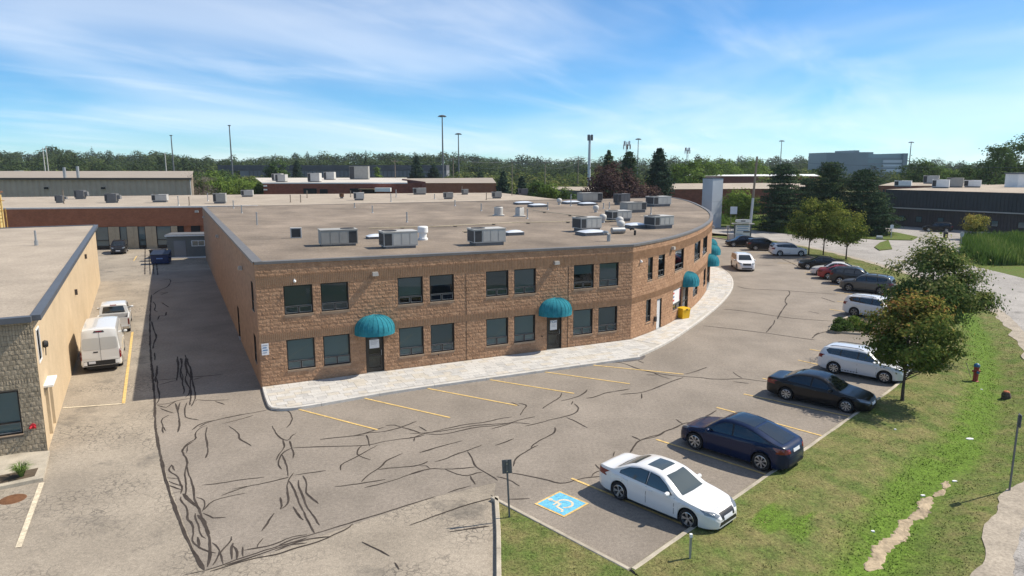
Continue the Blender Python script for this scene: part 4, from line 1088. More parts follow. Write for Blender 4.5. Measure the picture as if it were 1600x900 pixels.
def decal(bvh, poly, view, m, name, off=.006, res=.09):
    """thin skin shaped by an outline seen from one side and laid on the body"""
    P = [Vector(p) for p in poly]; B = []
    for i in range(len(P)):
        a, b = P[i], P[(i+1) % len(P)]; q = max(1, int((b-a).length/res))
        B += [a.lerp(b, k/q) for k in range(q)]
    x0, x1 = min(p.x for p in P), max(p.x for p in P); y0, y1 = min(p.y for p in P), max(p.y for p in P)
    pts = list(B); poly_t = [(p.x, p.y) for p in P]
    x = x0+res*.5
    while x < x1:
        y = y0+res*.5
        while y < y1:
            if inside(x, y, poly_t) and min((Vector((x, y))-b).length for b in B) > res*.45: pts.append(Vector((x, y)))
            y += res
        x += res
    nb = len(B); vs, es, fs = delaunay_2d_cdt(pts, [(i, (i+1) % nb) for i in range(nb)], [], 1, 1e-5)[:3]
    V = []; ok = []
    for v in vs:
        if view == 'left': o, d = Vector((v.x, 3, v.y)), Vector((0, -1, 0))
        elif view == 'right': o, d = Vector((v.x, -3, v.y)), Vector((0, 1, 0))
        elif view == 'top': o, d = Vector((v.x, v.y, 5)), Vector((0, 0, -1))
        elif view == 'front': o, d = Vector((6, v.x, v.y)), Vector((-1, 0, 0))
        else: o, d = Vector((-6, v.x, v.y)), Vector((1, 0, 0))
        h = bvh.ray_cast(o, d)
        if h[0] is None: V.append((0, 0, 0)); ok.append(False); continue
        nn = h[1] if h[1].dot(d) < 0 else -h[1]
        V.append(tuple(h[0]+nn*off)); ok.append(True)
    fs = [f for f in fs if all(ok[i] for i in f)]
    if not fs: return None
    me = bpy.data.meshes.new(name); me.from_pydata(V, [], fs)
    bm = bmesh.new(); bm.from_mesh(me)
    lo = [v for v in bm.verts if not v.link_faces]; bmesh.ops.delete(bm, geom=lo, context='VERTS')
    bmesh.ops.recalc_face_normals(bm, faces=bm.faces)
    o_ = {'left': Vector((0, 1, 0)), 'right': Vector((0, -1, 0)), 'top': Vector((0, 0, 1)), 'front': Vector((1, 0, 0)), 'rear': Vector((-1, 0, 0))}[view]
    if sum((f.normal.dot(o_) for f in bm.faces)) < 0: bmesh.ops.reverse_faces(bm, faces=bm.faces)
    bm.to_mesh(me); bm.free()
    me.materials.append(m); me.shade_smooth(); return me
def wheel_mesh(r, w, spokes, dark=False):
    t = MB(); rr = r*.70
    t.lathe([(rr, -w/2+.01), (r*.93, -w/2), (r*.985, -w/2+.02), (r, -w/2+.05), (r, w/2-.05), (r*.985, w/2-.02), (r*.93, w/2), (rr, w/2-.01), (rr, -w/2+.01)], 28, axis='y')
    m = MB(); m.lathe([(rr, w/2-.012), (rr*.93, w/2-.006), (rr*.9, w/2-.03), (rr*.88, -w/4)], 28, axis='y')
    m.lathe([(.0, w/2-.02), (rr*.2, w/2-.022), (rr*.24, w/2-.05)], 14, axis='y')
    for k in range(spokes):
        a = 2*math.pi*k/spokes; c, s = math.cos(a), math.sin(a); p = math.pi/spokes*.42
        for (q0, q1) in ((-p, p),):
            A = [(rr*.16*math.cos(a+q0*2.2), w/2-.028, rr*.16*math.sin(a+q0*2.2)), (rr*.16*math.cos(a+q1*2.2), w/2-.028, rr*.16*math.sin(a+q1*2.2)), (rr*.93*math.cos(a+q1), w/2-.014, rr*.93*math.sin(a+q1)), (rr*.93*math.cos(a+q0), w/2-.014, rr*.93*math.sin(a+q0))]
            n0 = len(m.v); m.v += A+[(x, y-.03, z) for x, y, z in A]; m.f += [(n0, n0+1, n0+2, n0+3), (n0+1, n0, n0+4, n0+5), (n0+2, n0+1, n0+5, n0+6), (n0+3, n0+2, n0+6, n0+7)]
    d = MB().lathe([(0, w*.1), (rr*.9, w*.1)], 20, axis='y')
    return t.mesh('wheel', M['rubber'], 40), m.mesh('rim', M['alloyd'] if dark else M['alloy'], 40), d.mesh('brake_disc', M['black'])
M['alloyd'] = mat('grey alloy rim', (.22, .225, .23), .35, 0, metal=.8)
M['lens'] = mat('headlamp lens', (.20, .225, .25), .08, 0, spec=.9, metal=.3)
M['redlens'] = mat('tail lamp lens', (.16, .008, .010), .12, 0, spec=.8)
M['amber'] = mat('amber lens', (.6, .2, .03), .15, 0)
M['chrome'] = mat('chrome trim', (.6, .6, .6), .15, 0, metal=1)
M['grille'] = mat('black grille', (.02, .02, .022), .4, 0)
M['plate'] = mat('licence plate', (.62, .64, .68), .5, 0)
M['seam'] = mat('panel gap', (.01, .01, .01), .9, 0)
def paint(name, c, metal=0): return mat('paint '+name, c, .3, 0, metal=metal, spec=.5 if max(c) > .2 else .22, coat=.8 if max(c) > .2 else .42)
M['p_white'] = paint('white', (.72, .72, .71)); M['p_blue'] = paint('deep blue', (.003, .012, .046), .0); M['p_black'] = paint('black', (.010, .010, .011))
M['p_grey'] = paint('grey', (.10, .105, .105), .4); M['p_dgrey'] = paint('dark grey', (.045, .047, .05), .4); M['p_red'] = paint('red', (.30, .012, .018), .2); M['p_silver'] = paint('pearl white', (.66, .68, .70), .1)
M['p_char'] = paint('charcoal', (.018, .019, .021), .3); M['p_van'] = paint('van white', (.68, .68, .66))

TYPES = {
 'sedan': dict(L=4.84, W=1.80, foh=.98, wb=2.78, r=.325, tum=.42,
   top=[(0, .52), (.012, .62), (.03, .70), (.10, .80), (.20, .88), (.275, .945), (.33, 1.10), (.40, 1.32), (.44, 1.405), (.52, 1.465), (.62, 1.455), (.70, 1.39), (.78, 1.22), (.835, 1.09), (.88, 1.06), (.955, 1.045), (.985, .98), (1, .72)],
   belt=[(0, .46), (.03, .60), (.10, .72), (.27, .86), (.45, .90), (.65, .94), (.80, .98), (.92, .97), (.985, .86), (1, .66)],
   plan=[(0, .60), (.012, .72), (.04, .84), (.10, .94), (.22, .99), (.5, 1), (.78, .985), (.90, .94), (.965, .85), (.99, .74), (1, .62)],
   low=[(0, .24), (.1, .19), (.9, .20), (1, .30)],
   win=[[(.335, .93), (.395, 1.16), (.455, 1.31), (.525, 1.365), (.535, .965)], [(.55, .97), (.545, 1.37), (.62, 1.365), (.70, 1.28), (.765, 1.12), (.77, 1.02)]],
   ws=(.275, .425, .62, .50), rw=(.685, .83, .46, .60), doors=(.31, .54, .75), lampz=(.60, .74)),
 'crossover': dict(L=4.75, W=1.92, foh=.86, wb=2.89, r=.36, tum=.40,
   top=[(0, .55), (.012, .70), (.04, .82), (.12, .92), (.21, 1.00), (.26, 1.07), (.33, 1.32), (.41, 1.56), (.48, 1.625), (.56, 1.615), (.68, 1.53), (.80, 1.36), (.90, 1.20), (.96, 1.13), (.99, 1.0), (1, .78)],
   belt=[(0, .50), (.03, .68), (.12, .84), (.27, .96), (.45, 1.0), (.7, 1.05), (.85, 1.09), (.95, 1.05), (1, .72)],
   plan=[(0, .58), (.015, .74), (.05, .87), (.12, .955), (.25, .99), (.5, 1), (.8, .985), (.91, .94), (.97, .85), (1, .66)],
   low=[(0, .26), (.1, .21), (.9, .22), (1, .34)],
   win=[[(.30, 1.04), (.37, 1.29), (.44, 1.45), (.515, 1.51), (.525, 1.08)], [(.538, 1.08), (.53, 1.51), (.62, 1.485), (.72, 1.39), (.82, 1.24), (.86, 1.14)]],
   ws=(.245, .405, .66, .52), rw=(.70, .93, .47, .56), doors=(.30, .53, .76), lampz=(.74, .86)),
 'suv': dict(L=4.60, W=1.84, foh=.90, wb=2.70, r=.355, tum=.27, rails=True,
   top=[(0, .58), (.012, .78), (.04, .93), (.12, 1.02), (.22, 1.08), (.265, 1.12), (.32, 1.34), (.38, 1.55), (.43, 1.635), (.55, 1.685), (.72, 1.67), (.86, 1.62), (.915, 1.57), (.95, 1.38), (.975, 1.12), (.99, .95), (1, .74)],
   belt=[(0, .54), (.03, .76), (.12, .92), (.27, 1.02), (.5, 1.05), (.75, 1.09), (.92, 1.13), (.97, 1.02), (1, .70)],
   plan=[(0, .62), (.015, .76), (.05, .88), (.12, .96), (.25, .99), (.5, 1), (.82, .985), (.93, .94), (.98, .84), (1, .72)],
   low=[(0, .30), (.1, .24), (.9, .24), (1, .36)],
   win=[[(.295, 1.09), (.355, 1.34), (.41, 1.49), (.495, 1.54), (.505, 1.12)], [(.52, 1.12), (.51, 1.54), (.70, 1.53), (.71, 1.16)], [(.725, 1.17), (.715, 1.53), (.85, 1.49), (.885, 1.38), (.85, 1.20)]],
   ws=(.255, .385, .66, .55), rw=(.905, .968, .60, .64), doors=(.29, .51, .74), lampz=(.78, .92), cladding=True),
 'minivan': dict(L=5.15, W=1.98, foh=.98, wb=3.06, r=.36, tum=.22, rails=True,
   top=[(0, .58), (.012, .76), (.04, .92), (.10, 1.02), (.18, 1.10), (.22, 1.15), (.29, 1.42), (.36, 1.63), (.42, 1.70), (.55, 1.745), (.78, 1.73), (.90, 1.67), (.935, 1.60), (.965, 1.30), (.985, 1.0), (1, .74)],
   belt=[(0, .54), (.03, .74), (.10, .90), (.25, 1.0), (.5, 1.04), (.75, 1.08), (.93, 1.12), (.98, .98), (1, .70)],
   plan=[(0, .62), (.015, .76), (.05, .88), (.12, .96), (.25, .99), (.5, 1), (.85, .985), (.94, .94), (.985, .84), (1, .74)],
   low=[(0, .26), (.1, .20), (.9, .22), (1, .34)],
   win=[[(.27, 1.07), (.33, 1.36), (.38, 1.52), (.45, 1.58), (.46, 1.09)], [(.475, 1.09), (.465, 1.58), (.68, 1.59), (.69, 1.12)], [(.705, 1.13), (.695, 1.59), (.87, 1.55), (.90, 1.40), (.87, 1.17)]],
   ws=(.215, .37, .72, .58), rw=(.925, .975, .62, .68), doors=(.26, .465, .70), lampz=(.80, .95)),
 'van': dict(L=5.95, W=2.06, foh=.95, wb=3.75, r=.35, tum=.115,
   top=[(0, .60), (.01, .90), (.035, 1.10), (.09, 1.24), (.14, 1.36), (.19, 1.72), (.25, 2.12), (.30, 2.38), (.36, 2.52), (.5, 2.56), (.9, 2.56), (.975, 2.53), (.99, 2.42), (.996, 1.8), (1, .9)],
   belt=[(0, .55), (.02, .85), (.08, 1.05), (.2, 1.22), (.5, 1.28), (.98, 1.30), (.995, 1.25), (1, .8)],
   plan=[(0, .66), (.015, .80), (.05, .90), (.12, .965), (.25, 1), (.9, 1), (.975, .985), (.992, .955), (1, .92)],
   low=[(0, .32), (.1, .28), (.9, .30), (1, .42)],
   win=[[(.17, 1.32), (.215, 1.62), (.25, 1.82), (.325, 1.86), (.33, 1.30)]], ws=(.145, .275, .76, .66), rw=None, doors=(.16, .345), lampz=(.92, 1.12)),
 'pickup': dict(L=3.95, W=2.0, foh=.95, wb=20, r=.40, tum=.26,
   top=[(0, .62), (.012, .90), (.03, 1.06), (.12, 1.14), (.28, 1.18), (.345, 1.22), (.44, 1.56), (.53, 1.82), (.60, 1.88), (.75, 1.90), (.93, 1.86), (.965, 1.80), (.985, 1.3), (1, .9)],
   belt=[(0, .56), (.02, .86), (.12, 1.04), (.35, 1.13), (.7, 1.17), (.97, 1.19), (1, .8)],
   plan=[(0, .70), (.015, .82), (.05, .91), (.15, .97), (.3, 1), (.95, 1), (.985, .97), (1, .93)],
   low=[(0, .36), (.15, .34), (1, .36)],
   win=[[(.39, 1.19), (.47, 1.50), (.54, 1.70), (.66, 1.74), (.665, 1.21)], [(.685, 1.21), (.68, 1.74), (.88, 1.73), (.90, 1.22)]],
   ws=(.345, .50, .74, .62), rw=None, doors=(.38, .675, .92), lampz=(.90, 1.04)),
}
_bodies = {}
def vehicle(typ, name, label, cat, pm, loc, head, group=None, glass='carglass', spokes=5, rimdark=False, sunroof=False, scale=None, wheels=True, gloss_rails=None):
    S = TYPES[typ]; L = S['L']; fx = lambda f: L/2-f*L
    if typ not in _bodies: _bodies[typ] = (car_body(S), {})
    (me, bvh, xf, xr), cache = _bodies[typ]
    t = thing(name, label, cat, (loc[0], loc[1], .006), R(head), group)
    if scale: t.scale = scale
    def put(key, fn, m, nm, parent):
        k = key
        if k not in cache: cache[k] = fn()
        if cache[k] is None: return None
        d = cache[k].copy(); d.materials.clear(); d.materials.append(m); return ob(nm, d, parent)
    b = me.copy(); b.materials.append(pm); body = ob('body', b, t)
    gm = M[glass]
    # glazing
    for i, w in enumerate(S['win']):
        for sd in ('left', 'right'):
            put(('wf', i, sd), lambda: decal(bvh, [(fx(a), z) for a, z in grow(w, L)], sd, gm, 'window_surround', .004), M['black'], 'window_surround', body)
            put(('w', i, sd), lambda: decal(bvh, [(fx(a), z) for a, z in w], sd, gm, 'side_window', .009), gm, 'side_window', body)
    a, c, w0, w1 = S['ws']
    put('ws', lambda: decal(bvh, [(fx(a), -w0), (fx(a)+.03, 0), (fx(a), w0), (fx(c), w1), (fx(c)+.03, 0), (fx(c), -w1)], 'top', gm, 'windscreen', .008), M['carglass2'] if glass == 'carglass2' else gm, 'windscreen', body)
    if S['rw']:
        a, c, w0, w1 = S['rw']
        put('rw', lambda: decal(bvh, [(fx(a), -w0), (fx(a), w0), (fx(c), w1), (fx(c)-.03, 0), (fx(c), -w1)], 'top', gm, 'rear_window', .008, .05), gm, 'rear_window', body)
    if typ == 'crossover': put('gr_', lambda: decal(bvh, [(fx(.425), -.56), (fx(.425), .56), (fx(.68), .53), (fx(.68), -.53)], 'top', gm, 'glass_roof', .006), gm, 'glass_roof', body)
    if sunroof: put('sr', lambda: decal(bvh, [(fx(.475), -.40), (fx(.475), .40), (fx(.60), .39), (fx(.60), -.39)], 'top', gm, 'sunroof', .006), gm, 'sunroof', body)
    # lamps, grille, plates
    z0, z1 = S['lampz']; hw = S['W']/2
    for sg, sd in ((1, 'left'), (-1, 'right')):
        put(('hl', sg), lambda: decal(bvh, [(sg*hw*.48, z0+.02), (sg*hw*.60, z1-.02), (sg*hw*.90, z1+.05), (sg*hw*.90, z0+.06), (sg*hw*.68, z0)][::sg], 'front', gm, 'headlight', .008, .04), M['lens'], 'headlight', body)
        if typ == 'van': tl = [(sg*hw*.905, .78), (sg*hw*.985, .78), (sg*hw*.975, 1.30), (sg*hw*.90, 1.30)]
        elif typ == 'pickup': tl = None
        else:
            zb = S['belt'][-3][1]; tl = [(sg*hw*.50, zb-.20), (sg*hw*.93, zb-.24), (sg*hw*.93, zb-.02), (sg*hw*.56, zb-.06)]
        if tl: put(('tl', sg), lambda: decal(bvh, tl[::sg], 'rear', gm, 'tail_light', .009, .04), M['redlens'], 'tail_light', body)
        if tl and typ != 'van':
            zz = S['belt'][-3][1]
            put(('tls', sg), lambda: decal(bvh, [(fx(.985), zz-.22), (fx(.93), zz-.14), (fx(.945), zz-.04), (fx(.985), zz-.05)], sd, gm, 'tail_light', .009, .04), M['redlens'], 'tail_light', body)
        put(('hls', sg), lambda: decal(bvh, [(fx(.012), z0+.03), (fx(.07), z0+.10), (fx(.095), z1+.03), (fx(.03), z1-.01)], sd, gm, 'headlight', .008, .04), M['lens'], 'headlight', body)
    put('gr', lambda: decal(bvh, [(-hw*.42, z0-.12), (hw*.42, z0-.12), (hw*.46, z1-.06), (-hw*.46, z1-.06)], 'front', gm, 'grille', .007, .06), M['grille'], 'grille', body)
    put('gr2', lambda: decal(bvh, [(-hw*.6, .30), (hw*.6, .30), (hw*.52, .42), (-hw*.52, .42)], 'front', gm, 'air_intake', .007, .06), M['grille'], 'air_intake', body)
    put('pf', lambda: decal(bvh, [(-.26, .44), (.26, .44), (.26, .57), (-.26, .57)], 'front', gm, 'plate', .02, .1), M['plate'], 'licence_plate', body)
    if typ not in ('van', 'pickup'):
        zp = S['belt'][-3][1]-.22
        put('pr', lambda: decal(bvh, [(-.26, zp), (.26, zp), (.26, zp+.13), (-.26, zp+.13)], 'rear', gm, 'plate', .014, .1), M['plate'], 'licence_plate', body)
        put('bl', lambda: decal(bvh, [(-hw*.7, .36), (hw*.7, .36), (hw*.66, .46), (-hw*.66, .46)], 'rear', gm, 'bumper_insert', .006, .08), M['black'], 'bumper_insert', body)
    # door gaps, handles
    dd = S['doors']
    for sd, sg in (('left', 1), ('right', -1)):
        for i, f in enumerate(dd):
            zb = lerp_prof(S['belt'], f)
            put(('sm', i, sd), lambda: decal(bvh, [(fx(f)-.007, .32), (fx(f)+.007, .32), (fx(f)+.007, zb), (fx(f)-.007, zb)], sd, gm, 'panel_gap', .003, .2), M['seam'], 'panel_gap', body)
        for f in dd[1:]:
            zb = lerp_prof(S['belt'], f)-.11; y = S['W']/2*.985
            MBh = MB().box(fx(f)+.07, fx(f)+.25, y-.015, y+.028, zb-.015, zb+.015) if sg > 0 else MB().box(fx(f)+.07, fx(f)+.25, -y-.028, -y+.015, zb-.015, zb+.015)
            MBh.build('door_handle', pm, body)
        # mirror
        mf = S['win'][0][0][0]+.018; zb = lerp_prof(S['belt'], mf)+.045; y0 = S['W']/2*.94
        mm = MB(); mm.lathe([(0, -.11), (.07, -.10), (.095, -.04), (.095, .05), (.06, .10), (0, .11)], 10, axis='y')
        mr = mm.mesh('mirror', pm, 50); ob('mirror', mr, body, (fx(mf), sg*(y0+.15), zb+.05), 0, scale=(.85, 1.05, .85))
        MB().box(fx(mf)-.03, fx(mf)+.03, min(sg*y0-.05*sg, sg*(y0+.12)), max(sg*y0-.05*sg, sg*(y0+.12)), zb-.02, zb+.02).build('mirror_arm', M['black'], body)
    if S.get('rails'):
        for sg in (1, -1):
            pts = []
            for f in np.linspace(.46, .86, 9):
                h = bvh.ray_cast(Vector((fx(f), sg*(S['W']/2*.66), 4)), Vector((0, 0, -1)))[0]
                if h: pts.append((h.x, h.y, h.z+(.045 if .47 < f < .85 else .0)))
            MB().tube(pts, .02, 6).build('roof_rail', M['galv'] if typ == 'minivan' else M['black'], body)
    if S.get('cladding'):
        for sd in ('left', 'right'):
            put(('cl', sd), lambda: decal(bvh, [(xf-.42, .235), (xf-.42, .36), (xr+.42, .36), (xr+.42, .235)], sd, gm, 'sill_cladding', .006, .15), M['black'], 'sill_cladding', body)
    # floor pan and wheels
    MB().box(-L/2+.25, L/2-.25, -S['W']/2+.27, S['W']/2-.27, .18, .62).build('underbody', M['black'], body)
    MB().box(-L/2+.9, L/2-.9, -S['W']/2+.06, S['W']/2-.06, .22, .30).build('floor_pan', M['black'], body) if False else None
    if wheels:
        key = ('wheel', spokes, rimdark)
        if key not in cache: cache[key] = wheel_mesh(S['r'], .225, spokes, rimdark)
        for xw in (xf, xr):
            for sg in (1, -1):
                wh = ob('wheel', cache[key][0], t, (xw, sg*(S['W']/2-.135), S['r']), 0 if sg > 0 else math.pi)
                ob('rim', cache[key][1], wh); ob('brake_disc', cache[key][2], wh)
    return t, body, bvh
def grow(w, L):
    cx = sum(a for a, z in w)/len(w); cz = sum(z for a, z in w)/len(w); out = []
    for a, z in w:
        dx_, dz_ = (a-cx)*L, z-cz; l = math.hypot(dx_, dz_); out.append((a+dx_/l*.035/L, z+dz_/l*.03))
    return out

t, bd, bv = vehicle('sedan', 'white_sedan', 'white four-door sedan with dark sunroof parked nearest the camera', 'car', M['p_white'], (5.32, 22.90), -45.8, glass='carglass2', spokes=5, sunroof=True, group='cars parked in the lot')
vehicle('crossover', 'blue_crossover', 'dark blue fastback crossover with silver wheels parked nose-in to the aisle', 'car', M['p_blue'], (9.30, 27.28), 134.5, spokes=7, group='cars parked in the lot')
t, bd, bv = vehicle('sedan', 'black_sedan', 'glossy black fastback sedan with silver wheels beside the small maple', 'car', M['p_black'], (15.39, 33.74), -40.5, spokes=8, group='cars parked in the lot', scale=(1.02, 1.03, 1.0))
vehicle('suv', 'white_wagon', 'white compact wagon with roof rails partly behind the small maple', 'car', M['p_silver'], (19.75, 38.3), -43, spokes=8, group='cars parked in the lot', scale=(.98, .98, .94))
vehicle('suv', 'white_hatch_utility', 'white utility car behind the shrub bed, its rear to the aisle', 'car', M['p_white'], (28.2, 53.4), -48, spokes=5, group='cars parked in the lot', rimdark=True)
vehicle('suv', 'grey_utility', 'medium grey utility car facing the building beside the big maple', 'car', M['p_grey'], (33.1, 64.6), 140, spokes=5, group='cars parked in the lot', rimdark=True)
vehicle('suv', 'dark_grey_utility', 'dark grey utility car between the red sedan and the medium grey one', 'car', M['p_dgrey'], (34.0, 68.9), -30, spokes=5, group='cars parked in the lot')
vehicle('sedan', 'red_sedan', 'red sedan parked between the half-hidden white sedan and a dark grey car', 'car', M['p_red'], (34.2, 71.9), -27, spokes=5, group='cars parked in the lot')
vehicle('sedan', 'white_saloon', 'white sedan mostly hidden behind the red one', 'car', M['p_white'], (34.6, 74.6), 155, spokes=5, group='cars parked in the lot')
vehicle('sedan', 'black_coupe', 'low black sedan at the far end of the angled row', 'car', M['p_black'], (35.1, 79.2), 160, spokes=6, group='cars parked in the lot')
vehicle('suv', 'white_suv', 'white utility car parked side-on near the roadside saplings', 'car', M['p_white'], (36.0, 91.3), -2, spokes=5, group='cars parked in the lot')
vehicle('suv', 'black_suv', 'black utility car just behind the white one near the business sign', 'car', M['p_char'], (34.9, 97.2), -4, spokes=5, group='cars parked in the lot')
vehicle('crossover', 'black_crossover', 'black car parked directly below the business sign', 'car', M['p_black'], (33.4, 101.6), 177, spokes=5, group='cars parked in the lot')
vehicle('minivan', 'white_minivan', 'white minivan facing the camera beside the curved pavement', 'minivan', M['p_white'], (26.3, 79.6), -97, spokes=5, rimdark=True)
vehicle('suv', 'navy_suv', 'dark navy utility car parked facing out by the long brick building', 'car', M['p_char'], (-52.8, 94.2), -66, spokes=5)
vehicle('suv', 'black_parked_suv', 'black utility car standing in front of the dark panelled building', 'car', M['p_black'], (75.2, 124.4), 155, spokes=5)

# tall white van seen from behind
t, bd, bv = vehicle('van', 'white_cargo_van', 'tall white cargo van parked tight along the tan block wall', 'van', M['p_van'], (-24.72, 41.4), 117.0, spokes=6, rimdark=True)
M['p_vanp'] = mat('painted van panel', (.50, .51, .50), .3, 0, coat=.6)
for sg in (1, -1):
    o = ob('rear_door_panel', decal(bv, [(sg*.03, 1.34), (sg*.80, 1.36), (sg*.86, 1.44), (sg*.83, 1.98), (sg*.78, 2.03), (sg*.03, 2.03)][::sg], 'rear', M['p_vanp'], 'rear_door_panel', .006, .12), bd)
    o = ob('bumper_corner', decal(bv, [(sg*.7, .48), (sg*1.0, .48), (sg*.98, .70), (sg*.7, .70)][::sg], 'rear', M['white'], 'bumper_corner', .012, .1), bd)
for nm, P, m_ in (('rear_bumper', [(-.86, .44), (.86, .44), (.86, .72), (-.86, .72)], 'black'), ('door_gap', [(-.008, .72), (.008, .72), (.008, 2.42), (-.008, 2.42)], 'seam'), ('licence_plate', [(.28, .56), (.62, .56), (.62, .70), (.28, .70)], 'plate'), ('door_handle', [(.12, 1.18), (.36, 1.18), (.36, 1.25), (.12, 1.25)], 'black'), ('brake_lamp_housing', [(-.28, 2.34), (.28, 2.34), (.22, 2.43), (-.22, 2.43)], 'black'), ('brake_lamp', [(-.16, 2.36), (.16, 2.36), (.14, 2.41), (-.14, 2.41)], 'redlens')):
    d = decal(bv, P if m_ != 'x' else P, 'rear', M[m_], nm, .016 if nm in ('licence_plate', 'brake_lamp') else .009, .12)
    if d: ob(nm, d, bd)
# crew-cab pickup: cab from the loft, open bed built behind it
t, bd, bv = vehicle('pickup', 'white_pickup', 'white crew-cab pickup with an open dark bed, parked ahead of the van', 'pickup truck', M['p_van'], (-29.3, 50.9), 117.0, spokes=6, wheels=False)
bx0, bx1 = -1.98-1.72, -1.99
bm_ = MB()
for sg in (1, -1):
    y0, y1 = (.90, .985) if sg > 0 else (-.985, -.90)
    bm_.box(bx0, bx1, y0, y1, .62, 1.20); bm_.box(bx0, bx0+.32, y0, y1, .42, .62); bm_.box(bx0+1.22, bx1, y0, y1, .42, .62)
bm_.box(bx1-.06, bx1, -.90, .90, .62, 1.20).build('bed_sides', M['p_van'], t, fix=False)
MB().box(bx0+.06, bx1-.06, -.90, .90, .56, .62).build('bed_floor', M['black'], t)
MB().box(bx0+.06, bx1-.06, -.899, -.86, .62, 1.1).box(bx0+.06, bx1-.06, .86, .899, .62, 1.1).build('bed_liner', M['black'], t)
tg = MB().box(bx0-.03, bx0+.05, -.895, .895, .60, 1.19).build('tailgate', M['p_van'], t); MB().box(bx0-.045, bx0-.031, -.15, .15, 1.0, 1.1).build('handle', M['black'], tg)
for sg in (1, -1): MB().box(bx0-.02, bx0+.12, min(sg*.90, sg*.995), max(sg*.90, sg*.995), .72, 1.12).build('tail_light', M['redlens'], t)
MB().box(bx0-.16, bx0-.02, -.95, .95, .44, .60).build('rear_bumper', M['chrome'], t)
MB().box(bx0, bx1+.5, -.55, .55, .40, .55).build('chassis', M['black'], t)
d = decal(bv, [(-.72, 1.28), (.72, 1.28), (.62, 1.72), (-.62, 1.72)], 'rear', M['carglass'], 'rear_window', .01, .12); ob('rear_window', d, bd)
ob('brake_lamp', decal(bv, [(-.2, 1.77), (.2, 1.77), (.2, 1.83), (-.2, 1.83)], 'rear', M['redlens'], 'brake_lamp', .012, .1), bd)
wmsh = wheel_mesh(.40, .26, 6, True)
for xw in (1.02, -2.63):
    for sg in (1, -1):
        wh = ob('wheel', wmsh[0], t, (xw, sg*.86, .40), 0 if sg > 0 else math.pi); ob('rim', wmsh[1], wh); ob('brake_disc', wmsh[2], wh)
# ------------------------------------------------------------------ neighbouring and far buildings
def poly_obj(pts, name, m, parent, **kw):
    o = MB().poly(pts).build(name, m, parent, **kw)
    bm = bmesh.new(); bm.from_mesh(o.data); bmesh.ops.triangulate(bm, faces=bm.faces); bmesh.ops.recalc_face_normals(bm, faces=bm.faces); bm.to_mesh(o.data); bm.free(); return o
def wallq(a, b, z0, z1, name, m, parent):
    return MB().quad((a[0], a[1], z0), (b[0], b[1], z0), (b[0], b[1], z1), (a[0], a[1], z1)).build(name, m, parent)
def edgecap(pts, z, m, parent, w=.25, h=.3, name='roof_edge'):
    for a, b in zip(pts[:-1], pts[1:]):
        a, b = Vector(a), Vector(b); d = (b-a).normalized(); nn = Vector((d.y, -d.x)); mb = MB()
        P = [a+nn*.06, b+nn*.06, b-nn*w, a-nn*w]; mb.prism([(p.x, p.y) for p in P], z-h, z+.05); mb.build(name, m, parent)

# --- tan building on the left: split-face front, plain tan flank
LA = Vector((-19.18, 27.49)); LF = Vector((-41.74, 70.44)); la = math.atan2((LF-LA).y, (LF-LA).x); fdir = Vector((math.cos(la+math.pi/2), math.sin(la+math.pi/2)))
LZ = 5.72
LBT = thing('tan_block_building', 'low tan building with split-face block front at the left edge', 'building')
M['tan'] = mat('tan painted block', (.52, .405, .265), .92, .07, .6, bump=.25, bscale=6, fine=.06, fscale=4, spec=.2)
M['tanmort'] = mat('olive mortar', (.17, .14, .105), .95, .1, 3)
M['olv1'] = mat('olive split block', (.36, .30, .215), .95, .2, 3, bump=.9, bscale=30, fine=.2, fscale=14, spec=.15); M['olv2'] = mat('olive split block dark', (.31, .26, .185), .95, .2, 3, bump=.9, bscale=30, fine=.2, fscale=14, spec=.15)
LB2 = LF+fdir*18; LA2 = LA+fdir*18
LSIDE = Path([LA, LF])
def lu(px, py):
    d = Vector(((px-800)/1100, math.cos(_p)-(py-450)/1100*math.sin(_p), -math.sin(_p)-(py-450)/1100*math.cos(_p)))
    nn = Vector((math.cos(la-math.pi/2), math.sin(la-math.pi/2))); t = LA.dot(nn)/(d.x*nn.x+d.y*nn.y); p = d*t
    return (Vector((p.x, p.y))-LA).dot((LF-LA).normalized()), CAM_H+p.z
LO = [(.55, 1.35, 3.7, 5.0), (1.15, 2.15, .05, 2.25), (2.55, 3.55, .05, 2.25)]
def lwall_sheet():
    us = sorted(set([0, LSIDE.L]+[x for o in LO for x in o[:2]])); mb = MB()
    for a, b in zip(us[:-1], us[1:]):
        cuts = sorted([(o[2], o[3]) for o in LO if o[0] <= a+1e-3 and o[1] >= b-1e-3]); zs = 0; pa, pb = LSIDE.at(a), LSIDE.at(b)
        for c, d in cuts+[(LZ, LZ)]:
            if c > zs: mb.quad((pa.x, pa.y, zs), (pb.x, pb.y, zs), (pb.x, pb.y, c), (pa.x, pa.y, c))
            zs = d
    return mb.build('side_wall', M['tan'], LBT)
lwall_sheet()
wn = win_meshes(.8, 1.3, 'full')
o = LO[0]; p = LSIDE.at(o[0]); w_ = ob('window', wn[0], LBT, (p.x, p.y, o[2]), la); ob('pane', wn[1], w_); ob('blind', wn[3], w_); ob('room_recess', wn[4], w_)
MB().box(-.06, .0, -.03, .02, -.06, 1.36).box(.8, .86, -.03, .02, -.06, 1.36).box(0, .8, -.03, .02, 1.3, 1.36).box(0, .8, -.03, .02, -.06, 0).build('white_surround', M['white'], w_)
